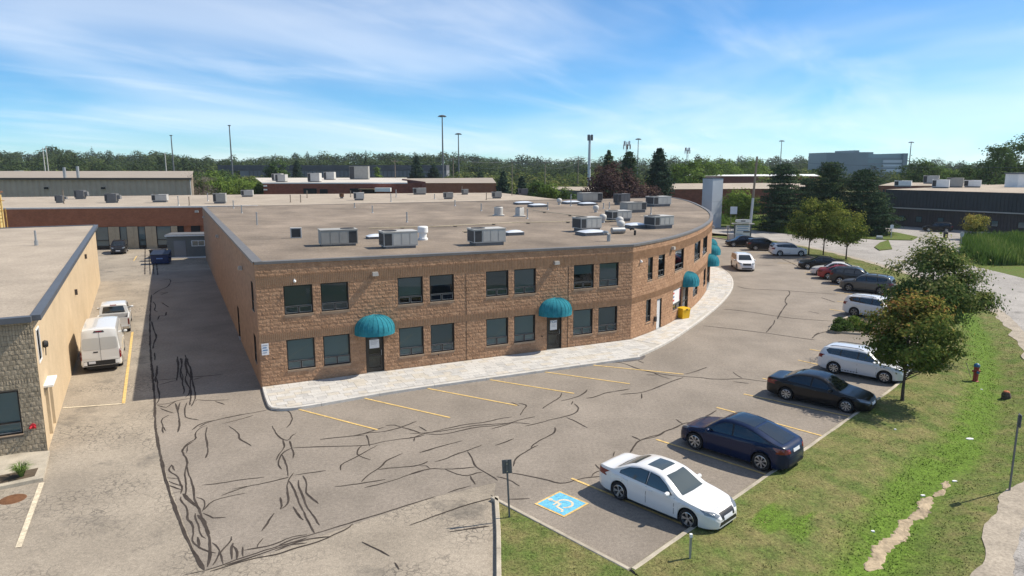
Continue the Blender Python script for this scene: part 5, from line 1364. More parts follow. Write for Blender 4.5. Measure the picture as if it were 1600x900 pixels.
for o in LO[1:]:
    p = LSIDE.at(o[0]); w = o[1]-o[0]; h = o[3]-o[2]; mb = MB(); reveal(mb, w, h, .3)
    d_ = mb.build('door', M['tan'], LBT, (p.x, p.y, o[2]), la); MB().box(0, w, .22, .27, 0, h).build('leaf', M['conc'], d_); MB().tube([(w-.12, .18, 1), (w-.12, .18, 1.12)], .02, 6).build('handle', M['black'], d_)
p = LSIDE.at(1.0); MB().box(-.1, 1.5, -.35, -.0, 2.5, 2.58).build('door_hood', M['white'], LBT, (p.x, p.y, 0), la)
p = LSIDE.at(2.1); l_ = MB().lathe([(0, -.22), (.13, -.2), (.17, -.08), (.12, 0)], 10, axis='y').build('wall_lamp', M['black'], LBT, (p.x, p.y, 4.1), la); MB().tube([(0, -.1, -.15), (0, -.08, -.5)], .02, 5).build('cable', M['black'], l_)
for u, z in ((19.5, 3.4), (31, 4.4)): p = LSIDE.at(u); MB().box(-.1, .1, -.15, 0, 0, .35).build('wall_box', M['lampd'], LBT, (p.x, p.y, z), la)
# front: course by course
fa = la+math.pi/2+math.pi; FST = LA+fdir*7.0           # wall runs from FST to LA so its outward side faces the lot's near end
FPTH = Path([FST, LA])
LW = [(2.9, 6.25, .95, 2.75)]
for (u0, u1, z0, z1) in LW:
    pass
mb = MB(); us = [0, LW[0][0], LW[0][1], 7.0]
for a, b in zip(us[:-1], us[1:]):
    pa, pb = FPTH.at(a)-FPTH.n(a)*.012, FPTH.at(b)-FPTH.n(b)*.012
    for c, d in ([(0, .95), (2.75, LZ)] if a == LW[0][0] else [(0, LZ)]): mb.quad((pa.x, pa.y, c), (pb.x, pb.y, c), (pb.x, pb.y, d), (pa.x, pa.y, d))
lf_ = mb.build('front_wall', M['tanmort'], LBT)
SQ = block_meshes(M['olv1'], .188, .188, 6, .016, 3, 3) + block_meshes(M['olv2'], .188, .188, 5, .016, 3, 3)
jobs = []; z = .02; c = 0
while z < LZ-.1:
    flut = 2.85 <= z < 3.2 or z > 4.75
    pitch = .1 if flut else .2; u = (0 if c % 2 == 0 or flut else -.1)
    while u < 7:
        a, b = max(0, u), min(7, u+pitch)
        for p_, q_ in spans(a, b, z, z+.2, LW): jobs.append((p_, q_, z))
        u += pitch
    z += .2; c += 1
jobs.sort(key=lambda t: -t[0]); V = []; Fc = []; MI = []
fang = FPTH.ang(3)
for i, (p_, q_, z) in enumerate(jobs):
    src = random.choice(SQ); pos = FPTH.at(p_); sx = (q_-p_-.012)/.188; sz = min(1, (LZ-z-.02)/.2)
    if i < 300: ob('block', src, lf_, (pos.x, pos.y, z), fang, scale=(sx, 1, sz))
    else:
        k = len(V); ca, sa = math.cos(fang), math.sin(fang)
        for v in src.vertices: x, y, zz = v.co.x*sx, v.co.y, v.co.z*sz; V.append((pos.x+ca*x-sa*y, pos.y+sa*x+ca*y, z+zz))
        for f in src.polygons: Fc.append(tuple(k+w for w in f.vertices)); MI.append(0 if src.materials[0] == M['olv1'] else 1)
me = bpy.data.meshes.new('remaining_blocks'); me.from_pydata(V, [], Fc); me.materials.append(M['olv1']); me.materials.append(M['olv2']); me.polygons.foreach_set('material_index', MI); ob('remaining_blocks', me, lf_, kind='stuff')
wmx = win_meshes(3.35, 1.8, 'full'); pw = FPTH.at(2.9); w_ = ob('window', wmx[0], LBT, (pw.x, pw.y, .95), fang); ob('pane', wmx[1], w_); ob('blind', wmx[3], w_); ob('room_recess', wmx[4], w_); ob('sill', wmx[5], w_)
for s_, g_ in wmx[2]: ob('sash', s_, w_); ob('pane', g_, w_)
M['red'] = mat('red enamel', (.42, .02, .03), .4, .1, 5)
pc = FPTH.at(6.6); fc = MB().lathe([(.0, -.06), (.11, -.05), (.11, .0)], 14, axis='y').build('fire_inlet', M['red'], LBT, (pc.x, pc.y, 1.2), fang)
for sx in (-.1, .1): MB().tube([(sx*.4, -.05, 0), (sx*1.0, -.16, -.05)], .04, 8).build('inlet_cap', M['red'], fc)
wallq(LA2, FST, 0, LZ, 'far_front_wall', M['olv1'], LBT)
lr = poly_obj([(LA.x, LA.y, LZ-.02), (LF.x, LF.y, LZ-.02), (LB2.x, LB2.y, LZ-.02), (LA2.x, LA2.y, LZ-.02)], 'roof', M['gravel2'], LBT)
M['capd'] = mat('dark roof edge', (.10, .11, .125), .5, .1, 2, metal=.2)
edgecap([LF, LA], LZ, M['capd'], lr, .3, .18); edgecap([LA, LA2], LZ, M['capd'], lr, .3, .18); edgecap([LB2, LF], LZ, M['capd'], lr, .3, .18)
p = G(57, 383, LZ); vp = MB().tube([(p.x, p.y, LZ-.05), (p.x, p.y, LZ+.35)], .13, 10).tube([(p.x, p.y, LZ+.3), (p.x, p.y, LZ+1.1)], .07, 8).build('vent_pipe', M['galv'], lr)
# walkway, planter and drain before it
wk = [(78, 709), (68, 752), (0, 766), (-90, 784), (-90, 722)]
WK = MB().prism([(G(x, y).x, G(x, y).y) for x, y in reversed(wk)], -.02, .14).build('front_walkway', M['concold'], kind='structure')
M['soil'] = mat('planter soil', (.10, .075, .05), .95, .25, 5, bump=.6)
MB().prism([(G(x, y, .14).x, G(x, y, .14).y) for x, y in reversed([(60, 731), (54, 744), (0, 756), (-60, 766), (-60, 754), (0, 743)])], .10, .147).build('planter_bed', M['soil'], WK)
p = G(20, 780); M['rust'] = mat('rusty iron', (.16, .075, .035), .85, .3, 6, bump=.4)
mh = MB().lathe([(0, .012), (.40, .012), (.42, .0)], 24, c=(p.x, p.y, 0)).build('catch_basin', M['rust'], None, label='round rusty iron catch basin grate set in the lane', cat='grate')
for k in range(-4, 5): w = math.sqrt(max(0, .36**2-(k*.08)**2)); MB().box(p.x+k*.08-.018, p.x+k*.08+.018, p.y-w, p.y+w, .013, .022).build('grate_bar', M['rust'], mh)

# --- long brick building behind, with pale ballast roof
M['brick'] = blockwall_mat('red brown brick', (.30, .118, .065), (.28, .15, .095), .23, .075, .006, .2, R(10), .12)
BB = thing('long_brick_building', 'long low red-brown brick building with pale flat roof behind the lane', 'building'); BZ = 5.86
wa, wb_ = Vector((-112, 88.3)), Vector((-36.5, 101.5)); bang = math.atan2((wb_-wa).y, (wb_-wa).x)
wallq(wa, wb_, 3.15, BZ, 'front_wall', M['brick'], BB)
wallq(wa+Vector((0, .25)), wb_+Vector((0, .25)), 0, 3.15, 'ground_floor_wall', M['brick'], BB)
bo = [(-112, 88.3), (-36.5, 101.5), (-36.0, 88.6), (11.5, 110.8), (-2.7, 150), (-51, 141), (-93, 129), (-135, 120)]
br_ = poly_obj([(x, y, BZ-.02) for x, y in bo], 'roof', M['gravel2'], BB)
edgecap([wa, wb_], BZ, mat('white roof trim', (.62, .60, .56), .6, .1, 2), br_, .35, .16)
wallq((11.5, 110.8), (-2.7, 150), 0, BZ, 'end_wall', M['brick'], BB); wallq((-2.7, 150), (-51, 141), 0, BZ, 'back_wall', M['brick'], BB)
BPATH = Path([wa, wb_])
def bu(px, z):
    best = (1e9, 0)
    for k in range(0, int(BPATH.L*5)):
        u = k/5; q = BPATH.at(u); d = Vector((q.x, q.y, z-CAM_H)); w = d.y*math.cos(_p)-d.z*math.sin(_p); x = 800+1100*d.x/w
        if abs(x-px) < best[0]: best = (abs(x-px), u)
    return best[1]
M['tanpan'] = mat('tan panel', (.40, .33, .23), .8, .1, 3); M['gglass'] = mat('grey green glazing', (.10, .14, .145), .08, .1, 1, spec=.8)
def bay(x0, x1, kind):
    a, b = bu(x0, 1.5), bu(x1, 1.5); q = BPATH.at(a); w = b-a
    if kind == 'g':
        f = MB().box(0, .08, -.08, .3, .1, 3.13).box(w-.08, w, -.08, .3, .1, 3.13).box(.08, w-.08, -.08, .3, .1, .5).box(.08, w-.08, -.05, .3, 1.2, 1.28).build('window', M['frame'], BB, (q.x, q.y, 0), bang)
        MB().quad((.08, .05, .5), (w-.08, .05, .5), (w-.08, .05, 3.1), (.08, .05, 3.1)).build('pane', M['gglass'], f)
    elif kind == 't': MB().box(0, w, -.1, .3, 0, 3.13).box(w*.4, w*.6, -.14, -.1, 0, 3.1).build('pilaster_panel', M['tanpan'], BB, (q.x, q.y, 0), bang)
    else: MB().box(0, w, .05, .3, 0, 3.1).build('dark_opening', M['dark'], BB, (q.x, q.y, 0), bang)
for x0, x1, kd_ in [(120, 150, 'g'), (150, 170, 'g'), (171, 187, 't'), (187, 200, 'g'), (200, 216, 't'), (217, 229, 'g'), (229, 245, 't'), (246, 268, 'g'), (269, 277, 't'), (277, 288, 'd'), (299, 312, 'd')]: bay(x0, x1, kd_)
q = BPATH.at(bu(307, 5)); MB().box(-.25, .25, -.3, 0, 0, .3, taper=.03).build('wall_lamp', M['lampm'], BB, (q.x, q.y, 5.0), bang)

# --- tan corrugated shed, far left
TS = thing('corrugated_shed', 'long olive-tan corrugated metal shed beyond the brick building', 'building')
M['corr'] = mat('olive tan cladding', (.52, .405, .30), .7, .08, .5, spec=.3); M['shedroof'] = mat('tan shed roof', (.30, .255, .205), .9, .1, .2)
c0 = Vector((-67.8, 150)); cl = Vector((-260, 150)); mb = MB(); x = -240.0
while x < c0.x-.01:
    mb.quad((x, 150, 0), (x+.9, 149.78, 0), (x+.9, 149.78, 8.8), (x, 150, 8.8)); mb.quad((x+.9, 149.78, 0), (x+1.2, 150, 0), (x+1.2, 150, 8.8), (x+.9, 149.78, 8.8)); x += 1.2
mb.build('clad_wall', M['corr'], TS)
r_ = MB().quad((-240, 149.6, 8.85), (-67.3, 149.6, 8.85), (-91.5, 205, 9.85), (-262, 205, 9.85)).build('roof', M['shedroof'], TS)
MB().quad((-67.6, 150, 0), (-91.8, 205, 0), (-91.8, 205, 9.85), (-67.6, 150, 8.85)).build('end_wall', M['corr'], TS)
MB().prism([(-240, 149.3), (-67.2, 149.3), (-67.2, 149.75), (-240, 149.75)], 8.55, 8.95).build('gutter', mat('brown gutter', (.09, .07, .055), .6, 0), r_)
MB().tube([(-67.6, 149.5, 0), (-67.6, 149.5, 8.6)], .12, 6).build('downpipe', M['conc'], TS)
for x in (-98, -86): MB().box(x-.3, x+.3, 149.2, 149.7, 6.6, 7.0).build('wall_lamp', M['black'], TS)
for px, py, h in ((97, 278, 2.2), (118, 278, 2.4), (27, 272, 1.0)):
    p = G(px, py, 8.9); MB().tube([(p.x, p.y+1, 8.8), (p.x, p.y+1, 8.9+h)], .3 if h > 1.5 else 1.2, 8).build('roof_vent', M['galv'], r_)

# --- low brick warehouse, centre distance
MW = thing('brick_warehouse', 'low dark red brick warehouse with loading bays in the middle distance', 'building'); MZ = 6.9
M['brickd'] = blockwall_mat('dark red brick', (.235, .085, .058), (.21, .095, .07), .5, .2, .012, .2, 0, .12)
def gx(px, Y): return (px-800)/1100*Y*1.012
Y0 = 190
wallq((gx(420, Y0), Y0), (gx(668, Y0), Y0), 0, MZ, 'front_wall', M['brickd'], MW)
wallq((gx(410, 240), 262), (gx(420, Y0), Y0), 0, MZ, 'left_wall', M['brickd'], MW)
rf = poly_obj([(gx(418, Y0), Y0, MZ), (gx(640, Y0), Y0, MZ), (gx(640, 262), 262, MZ), (gx(408, 262), 262, MZ)], 'roof', mat('white membrane roof', (.50, .46, .40), .9, .1, .1), MW)
edgecap([(gx(418, Y0), Y0), (gx(640, Y0), Y0)], MZ, M['white'], rf, .5, .25)
MW2 = thing('brick_unit', 'lower brick unit joined to the right end of the warehouse', 'building')
wallq((gx(632, 222), 222), (gx(668, 184), 184), 0, 7.3, 'left_wall', M['brickd'], MW2); wallq((gx(668, 184), 184), (gx(776, 184), 184), 0, 6.95, 'front_wall', M['brick'], MW2)
poly_obj([(gx(632, 222), 222, 7.4), (gx(668, 184), 183.8, 6.98), (gx(776, 184), 183.8, 6.98), (gx(770, 235), 235, 7.4)], 'roof', M['shedroof'], MW2)
for x0, x1, y0 in ((481, 501, 3.2), (524, 540, 3.2), (552, 567, 2.9), (570, 592, 3.6), (506, 518, 4.4)):
    d_ = MB().box(gx(x0, Y0), gx(x1, Y0), Y0-.15, Y0+.2, 2.0, 5.4 if y0 < 4 else 5.2).build('bay_door', M['dark'] if x0 != 524 else M['brickd'], MW)
MB().box(gx(568, Y0), gx(592, Y0), Y0-3, Y0, 5.1, 5.4).build('canopy', mat('brown canopy', (.14, .10, .06), .8, .1, 1), MW)
MB().box(gx(592, Y0), gx(616, Y0), Y0-2, Y0-.2, 4.6, 5.6).build('awning', M['white'], MW)
for i, x in enumerate((418.5,)):
    for z in (5.9, 4.9): MB().box(gx(419, Y0)+.3, gx(420, Y0)+1.0, Y0-.4, Y0, z, z+.35).build('wall_lamp', M['white'], MW)

# --- highway overpass
OV = thing('highway_overpass', 'dark concrete highway overpass crossing the middle distance', 'bridge')
M['ovd'] = mat('weathered girder', (.11, .115, .125), .8, .15, .2); M['ovp'] = mat('dark noise wall', (.085, .088, .098), .8, .15, .3); M['ovc'] = mat('grey girder', (.20, .21, .225), .8, .12, .2)
YO = 330
MB().box(gx(352, YO), gx(700, YO), YO, YO+16, 8.9, 11.4).build('parapet', M['ovp'], OV); MB().box(gx(385, YO), gx(700, YO), YO+.4, YO+15.6, 6.0, 8.9).build('girder', M['ovc'], OV)
for px in range(400, 700, 30): MB().box(gx(px, YO)-1, gx(px, YO)+1, YO+2, YO+13, -1, 6).build('pier', M['ovd'], OV)
for px in range(400, 700, 6): MB().box(gx(px, YO)-.15, gx(px, YO)+.15, YO-.2, YO, 6.1, 8.8).build('stiffener', M['ovd'], OV)
for i, (px, w, lb) in enumerate(((462, 13, 'white trailer parked under the overpass beside the dark spruce'), (497, 25, 'long white trailer parked under the overpass behind the warehouse'), (587, 14, 'short white trailer at the right end under the overpass'))):
    x = gx(px, 300); ww = w/1100*300; tr = thing('parked_trailer', lb, 'trailer', (x, 300, -.6), 0, 'trailers under the overpass')
    MB().box(-ww/2, ww/2, 0, 2.6, 1.2, 4.6).build('box_body', M['white'], tr)
    for s in (-.3, .3): MB().lathe([(0, 0), (.5, 0), (.5, .4), (0, .4)], 12, axis='y', c=(ww*s, .1, .5)).build('wheel', M['rubber'], tr)
    MB().box(-ww/2, ww/2, .4, 2.2, .9, 1.2).build('chassis', M['black'], tr)

# --- dark panelled building on the right
DB = thing('dark_panel_building', 'dark grey ribbed-panel building with a pale trim line across the road', 'building')
da, db = Vector((72.6, 138.5)), Vector((92, 112.0)); dd = (db-da).normalized(); db2 = da+dd*75; DZ = 6.95
dnn = Vector((-dd.y, dd.x))
if dnn.y < 0: dnn = -dnn
M['dpan'] = mat('charcoal panel', (.042, .048, .050), .75, .12, .4); M['dpan2'] = mat('dark brown ribbed block', (.085, .070, .062), .9, .12, .5); M['dtrim'] = mat('pale trim', (.42, .40, .36), .7, .1, 1)
def ribwall(a, L_, z0, z1, m, name, pitch, dep, parent):
    mb = MB(); u = 0; oo = -dnn
    while u < L_:
        p0, p1, p2 = a+dd*u, a+dd*(u+pitch*.62), a+dd*(u+pitch)
        o1 = oo*dep
        mb.quad((*(p0+o1), z0), (*(p1+o1), z0), (*(p1+o1), z1), (*(p0+o1), z1)); mb.quad((*(p1+o1), z0), (*(p1), z0), (*(p1), z1), (*(p1+o1), z1)); mb.quad((*p1, z0), (*p2, z0), (*p2, z1), (*p1, z1)); mb.quad((*p2, z0), (*(p2+o1), z0), (*(p2+o1), z1), (*p2, z1)); u += pitch
    return mb.build(name, m, parent)
ribwall(da-dnn*.5, 75, 3.55, DZ, M['dpan'], 'upper_panels', .6, .08, DB); ribwall(da, 75, 0, 3.45, M['dpan2'], 'lower_wall', .5, .07, DB)
e1 = da-dnn*.62; MB().prism([tuple(e1), tuple(e1+dd*75), tuple(e1+dd*75+dnn*.7), tuple(e1+dnn*.7)], 3.42, 3.62).build('trim_line', M['dtrim'], DB)
MB().prism([tuple(e1+dnn*.1-dd*.02), tuple(e1+dnn*.1+dd*.5), tuple(e1+dnn*40+dd*.5), tuple(e1+dnn*40-dd*.02)], 0, DZ).build('end_wall', M['brickd'], DB)
drf = poly_obj([(*(da-dnn*.55), DZ), (*(da-dnn*.55+dd*75), DZ), (*(da+dd*75+dnn*60), DZ), (*(da+dnn*60), DZ)], 'roof', M['gravel2'], DB)
dpth = Path([da, db2])
for i, u in enumerate((3.2, 6.4, 10.2, 14.6, 19, 23)):
    p = dpth.at(u)-dnn*.1; a = math.atan2(dd.y, dd.x); w_ = MB().box(0, 1.1, -.04, .12, 0, 1.1).build('window', M['frame'], DB, (p.x, p.y, 1.0), a); MB().quad((.08, -.05, .08), (1.02, -.05, .08), (1.02, -.05, 1.02), (.08, -.05, 1.02)).build('pane', M['gglass'], w_)
for u, z, w, h, m_ in ((33.5, 1.0, 2.2, 1.8, 'tanpan'), (29.0, 4.7, .35, .9, 'tanpan'), (27.0, 4.7, .35, .9, 'tanpan')):
    p = dpth.at(u)-dnn*(.12 if z < 3 else .62); MB().box(0, w, -.06, .05, 0, h).build('wall_panel', M[m_], DB, (p.x, p.y, z), math.atan2(dd.y, dd.x))
p = dpth.at(24.5)-dnn*.15; MB().box(0, 3.2, -.02, .3, 0, 2.8).build('entrance_recess', M['dark'], DB, (p.x, p.y, 0), math.atan2(dd.y, dd.x))
p = dpth.at(37.5)-dnn*.9; MB().box(-.25, .25, -.25, .25, 0, .3, taper=.04).build('wall_lamp', M['white'], DB, (p.x, p.y, 3.15), 0)

# --- brick buildings behind the trees on the right, stair tower
RB = thing('brick_hall', 'low dark brick hall behind the far end of the curved roof', 'building')
wallq((gx(1040, 165), 165), (gx(1260, 165), 170), 0, 6.0, 'front_wall', M['brickd'], RB); poly_obj([(gx(1040, 165), 164.8, 6.05), (gx(1262, 165), 169.8, 6.05), (gx(1250, 215), 215, 6.3), (gx(1046, 205), 205, 6.3)], 'roof', M['gravel2'], RB)
for px in (1066, 1074, 1080): MB().box(gx(px, 165)-.4, gx(px, 165)+.4, 164.8, 165.1, 1.6, 3.0).build('window', M['gglass'], RB)
RB2 = thing('far_brick_hall', 'far red-brown brick hall with pale roof left of the utility pole', 'building')
wallq((gx(1066, 250), 250), (gx(1270, 250), 250), 0, 7.6, 'front_wall', M['brickd'], RB2); poly_obj([(gx(1066, 250), 249.6, 7.7), (gx(1270, 250), 249.6, 7.7), (gx(1262, 300), 300, 7.7), (gx(1068, 300), 300, 7.7)], 'roof', M['white'], RB2)
TW = thing('stair_tower', 'pale grey rectangular stair tower rising behind the curved roof', 'tower')
M['tower'] = mat('pale blue grey cladding', (.52, .56, .60), .7, .06, .5)
tx, ty = gx(1107, 133), 133.0
for k, (z0, z1) in enumerate(((0, 4.9), (4.92, 9.1))): MB().prism([(tx-1.75, ty+.6), (tx-.5, ty-1.7), (tx+1.75, ty-.5), (tx+.6, ty+1.9)], z0, z1).build('cladding_tier', M['tower'], TW)
MB().prism([(tx-1.82, ty+.6), (tx-.5, ty-1.78), (tx+1.82, ty-.5), (tx+.6, ty+1.98)], 9.1, 9.25).build('cap', M['capd'], TW)
# --- pale warehouse strip behind the copper trees, white-roofed hall far right
GW = thing('grey_hall', 'grey flat-roofed hall half hidden by the copper-leaved trees', 'building')
wallq((gx(868, 150), 158), (gx(925, 146), 146), 0, 6.2, 'front_wall', mat('grey hall wall', (.16, .15, .15), .9, .1, .4), GW); poly_obj([(gx(856, 165), 175, 6.3), (gx(868, 150), 157.8, 6.3), (gx(925, 146), 145.8, 6.25), (gx(960, 175), 175, 6.3)], 'roof', M['gravel2'], GW)
PW = thing('pale_roof_hall', 'wide pale-roofed hall behind the dark panelled building', 'building')
poly_obj([(gx(1360, 175), 175, 6.6), (gx(1600, 165), 165, 6.6), (gx(1680, 205), 205, 6.6), (gx(1385, 215), 215, 6.6)], 'roof', M['gravel2'], PW); wallq((gx(1360, 175), 175.1), (gx(1600, 165), 165.1), 0, 6.55, 'front_wall', M['brickd'], PW)
WB = thing('white_roof_cabin', 'white boxy cabin standing on the roof at the right edge', 'cabin', (gx(1590, 150), 150, 0))
MB().box(-2.4, 2.4, 0, 4, 6.7, 9.7).build('cladding', M['white'], WB); MB().box(-2.6, 2.6, -.2, 4.2, 9.7, 9.95).build('cap', M['capd'], WB); MB().box(-.1, .1, -.03, .0, 6.7, 9.7).build('panel_joint', M['conc'], WB)

# --- distant office block
OB_ = thing('glass_office_block', 'distant grey-green office block with white spandrel bands on the horizon', 'building')
M['og'] = mat('dark curtain wall', (.20, .245, .27), .3, .1, .05, spec=.5); M['ob'] = mat('white spandrel', (.60, .64, .66), .6, .05, .1); M['og2'] = mat('teal glazing', (.24, .33, .36), .2, .1, .05, spec=.6)
YF = 420
def bx(x0, x1, y0, y1, m, nm, dY=0, par=OB_): MB().box(gx(x0, YF), gx(x1, YF), YF+dY, YF+dY+25, CAM_H-(y1-257)/1100*YF, CAM_H-(y0-257)/1100*YF).build(nm, m, par)
bx(1277, 1341, 239, 290, M['og'], 'left_wing'); bx(1321, 1329, 235.5, 239, M['og'], 'plant_room', 2); bx(1331, 1356, 238, 246, M['og'], 'upper_setback', 6)
bx(1338.6, 1401, 241, 290, M['og2'], 'glazed_wing', 3)
for y in (246, 253.5, 261): bx(1339, 1366, y+1, y+5, M['og2'], 'window_band', 2.4)
for y, a in ((250, 1367), (257, 1367), (264, 1367)): bx(a, 1396, y, y+4.4, M['ob'], 'spandrel_band', 2.2)
for y in (246.5, 254.6, 261.6): bx(1339, 1397, y, y+2.6, M['og'], 'shadow_band', 2.3)
bx(1396, 1403, 240, 290, M['og'], 'end_tower', 1.5)

# --- grey shed and dumpster at the end of the lane
sp = G(262, 405); SH = thing('grey_shed', 'grey flat-roofed garden shed with a small white window by the back wall', 'shed', (-43.6, 88.6, 0), R(12))
M['shedg'] = mat('grey shed boards', (.17, .175, .165), .8, .06, 1); M['sheddoor'] = mat('shed door grey', (.22, .225, .23), .7, .05, 1)
MB().box(0, 5.2, 0, 3, .1, 2.75).build('wall', M['shedg'], SH)
for k in range(11): MB().box(.0, 5.2, -.03, 0, .1+k*.24, .32+k*.24).build('board', M['shedg'], SH)
rr = MB().box(-.15, 5.35, -.25, 3.1, 2.85, 2.98).build('roof', mat('shed roof felt', (.12, .125, .135), .9, .1, 1), SH); MB().box(-.17, 5.37, -.28, -.25, 2.76, 2.92).build('fascia', M['white'], rr)
MB().box(.8, 2.2, -.07, -.03, .12, 2.2).build('door', M['sheddoor'], SH)
w_ = MB().box(2.9, 4.5, -.09, -.03, 1.45, 2.2).build('window', M['white'], SH); MB().box(3.0, 3.68, -.1, -.09, 1.53, 2.12).box(3.74, 4.4, -.1, -.09, 1.53, 2.12).build('pane', M['gglass'], w_)
MB().box(-.3, 5.0, -.5, 3, 0, .12).build('base_slab', M['white'], SH)
DU = thing('dumpster', 'dark blue steel dumpster with sloped lid beside the grey shed', 'dumpster', (-41.9, 83.4, 0), R(12)); M['dblue'] = mat('navy steel', (.012, .03, .10), .5, .15, 2)
mb = MB(); mb.v = [(-.95, -.6, .12), (.95, -.6, .12), (.95, .7, .12), (-.95, .7, .12), (-1.0, -.75, 1.15), (1.0, -.75, 1.15), (1.0, .75, 1.5), (-1.0, .75, 1.5)]; mb.f = [(0, 3, 2, 1), (4, 5, 6, 7), (0, 1, 5, 4), (1, 2, 6, 5), (2, 3, 7, 6), (3, 0, 4, 7)]; mb.build('bin_body', M['dblue'], DU)
MB().box(-1.04, 1.04, -.04, .04, -.02, .05).build('lid_bar', M['black'], DU).location = (0, -.76, 1.16)
for sx in (-1, 1): MB().box(sx*1.0-.06, sx*1.0+.06, -.35, .35, .7, .85).build('lift_pocket', M['dblue'], DU)
mb = MB(); mb.v = [(-1.02, -.78, 1.17), (1.02, -.78, 1.17), (1.02, .78, 1.53), (-1.02, .78, 1.53), (-1.02, -.78, 1.21), (1.02, -.78, 1.21), (1.02, .78, 1.57), (-1.02, .78, 1.57)]; mb.f = [(0, 3, 2, 1), (4, 5, 6, 7), (0, 1, 5, 4), (1, 2, 6, 5), (2, 3, 7, 6), (3, 0, 4, 7)]; mb.build('lid', mat('dark lid', (.02, .028, .05), .5, 0), DU)
MB().box(-.35, .35, -.70, -.68, .65, .8).build('decal_plate', mat('pale blue decal', (.15, .25, .5), .6, 0), DU)
DU2 = thing('dark_bin', 'black rectangular waste bin between the dumpster and the brick wall', 'bin', (-43.6, 86.2, 0), R(12)); MB().box(-.8, .8, -.5, .5, .1, 1.3, taper=-.05).build('bin_body', M['black'], DU2); MB().box(-.9, .9, -.6, .6, 1.3, 1.38).build('lid', M['frame'], DU2)
# --- yellow tank and ladder at the left edge
YT = thing('yellow_silo', 'cream-yellow tank with a rusty caged ladder at the left edge', 'tank', (gx(6, 84), 84, 0)); M['ytank'] = mat('cream tank', (.55, .42, .17), .6, .15, 1); M['yrail'] = mat('rusty yellow rail', (.42, .24, .06), .7, .3, 3)
MB().lathe([(0, 0), (1.7, 0), (1.7, 8.1), (1.5, 8.3), (0, 8.4)], 20, c=(-1.2, 0, 0)).build('tank_shell', M['ytank'], YT, smooth=40); MB().lathe([(0, 8.4), (1.9, 8.4), (1.9, 8.55), (0, 8.6)], 20, c=(-1.2, 0, 0)).build('top_platform', M['rust'], YT)
for x in (.75, 1.15, 1.6): MB().tube([(x, -.6, 0), (x, -.6, 8.5 if x < 1.5 else 6.6)], .06, 6).build('ladder_rail', M['yrail'], YT)
for k in range(9): MB().tube([(.75, -.6, 5.0+k*.4), (1.15, -.6, 5.0+k*.4)], .035, 5).build('rung', M['yrail'], YT)
for z in (6.4, 7.6): MB().tube([(-.2, -1.6, z), (.75, -1.0, z), (1.6, -.6, z-.1)], .05, 5).build('cage_hoop', M['yrail'], YT)
# ------------------------------------------------------------------ rooftop plant
M['hvac'] = mat('hvac casing', (.46, .45, .42), .6, .08, 1.2, metal=.15); M['hvacd'] = mat('condenser coil', (.045, .046, .048), .6, .15, 6); M['hvacl'] = mat('hvac pale casing', (.50, .49, .46), .6, .08, 1.2); M['hvacg'] = mat('hvac grey-olive casing', (.33, .32, .29), .6, .1, 1.2)
M['curb'] = mat('roof curb', (.15, .152, .155), .8, .1, 2)
def hvac(px, py, w, d, h, rz, m, label, z=6.5, group='rooftop units on the curved building', coil='left', curb=.25, hood=False):
    p = G(px, py, z); t = thing('rooftop_unit', label, 'rooftop unit', (p.x, p.y, z), R(rz), group)
    MB().box(-w/2+.12, w/2-.12, .05, d-.1, -.05, curb).build('roof_curb', M['curb'], t)
    c = MB().box(-w/2, w/2, 0, d, curb, curb+h).build('casing', M[m], t)
    MB().box(-w/2-.03, w/2+.03, -.03, d+.03, curb+h, curb+h+.05).build('top_panel', M[m], t)
    cw = w*.26; x0 = -w/2 if coil == 'left' else w/2-cw
    MB().box(x0+.05, x0+cw-.05, -.012, .0, curb+.07, curb+h-.07).build('coil', M['hvacd'], c)
    sx = -w/2 if coil == 'left' else w/2
    MB().box(min(sx, sx+(-.012 if coil == 'left' else .012)), max(sx, sx+(-.012 if coil == 'left' else .012)), .07, d-.07, curb+.07, curb+h-.07).build('coil', M['hvacd'], c)
    MB().lathe([(0, 0), (d*.30, 0), (d*.34, .03), (d*.36, .03), (d*.36, 0)], 18, c=(x0+cw*.9 if coil == 'left' else x0+cw*.1, d/2, curb+h+.052)).build('fan_guard', M['hvacd'], c)
    rest0, rest1 = (-w/2+cw, w/2) if coil == 'left' else (-w/2, w/2-cw); k = 3
    for i in range(k):
        a = rest0+(rest1-rest0)*i/k+.04; b = rest0+(rest1-rest0)*(i+1)/k-.04; MB().box(a, b, -.022, -.001, curb+.08, curb+h-.1).build('access_panel', M[m], c)
    if hood: MB().box(w/2, w/2+.5, .2, d-.2, curb+.3, curb+h*.85, taper=.05).build('intake_hood', M[m], c)
    return t
hv = [(531, 386, 2.35, 1.25, 1.02, 22, 'hvacg', 'olive-grey rooftop unit with service panels, leftmost of the front row', 'right'),
      (627, 389, 2.2, 1.3, 1.0, 24, 'hvac', 'grey rooftop unit second from left along the front edge', 'left'),
      (766, 383, 2.25, 1.3, .98, 24, 'hvac', 'grey rooftop unit third along the front edge with a fan opening on top', 'left'),
      (924, 360, 2.0, 1.3, .95, 28, 'hvac', 'grey rooftop unit left of the large skylight', 'left'), (972, 344, 2.2, 1.3, .8, 26, 'hvac', 'low grey rooftop unit behind the round turbine vents', 'left'), (1038, 355, 2.1, 1.4, .85, 30, 'hvac', 'grey rooftop unit nearest the curved parapet', 'left'),
      (995, 330, 2.6, 1.5, .95, 24, 'hvacg', 'olive rooftop unit with open louvre end on the curved roof', 'right'), (1035, 320.5, 2.8, 1.7, 1.1, 26, 'hvac', 'tall grey rooftop unit far back on the curved roof', 'left'), (926, 314.5, 3.2, 1.7, 1.2, 22, 'hvacg', 'large grey-olive rooftop unit at the back edge', 'right'), (975, 318, 1.9, 1.2, 1.3, 22, 'curb', 'dark green-grey rooftop unit at the back edge', 'left')]
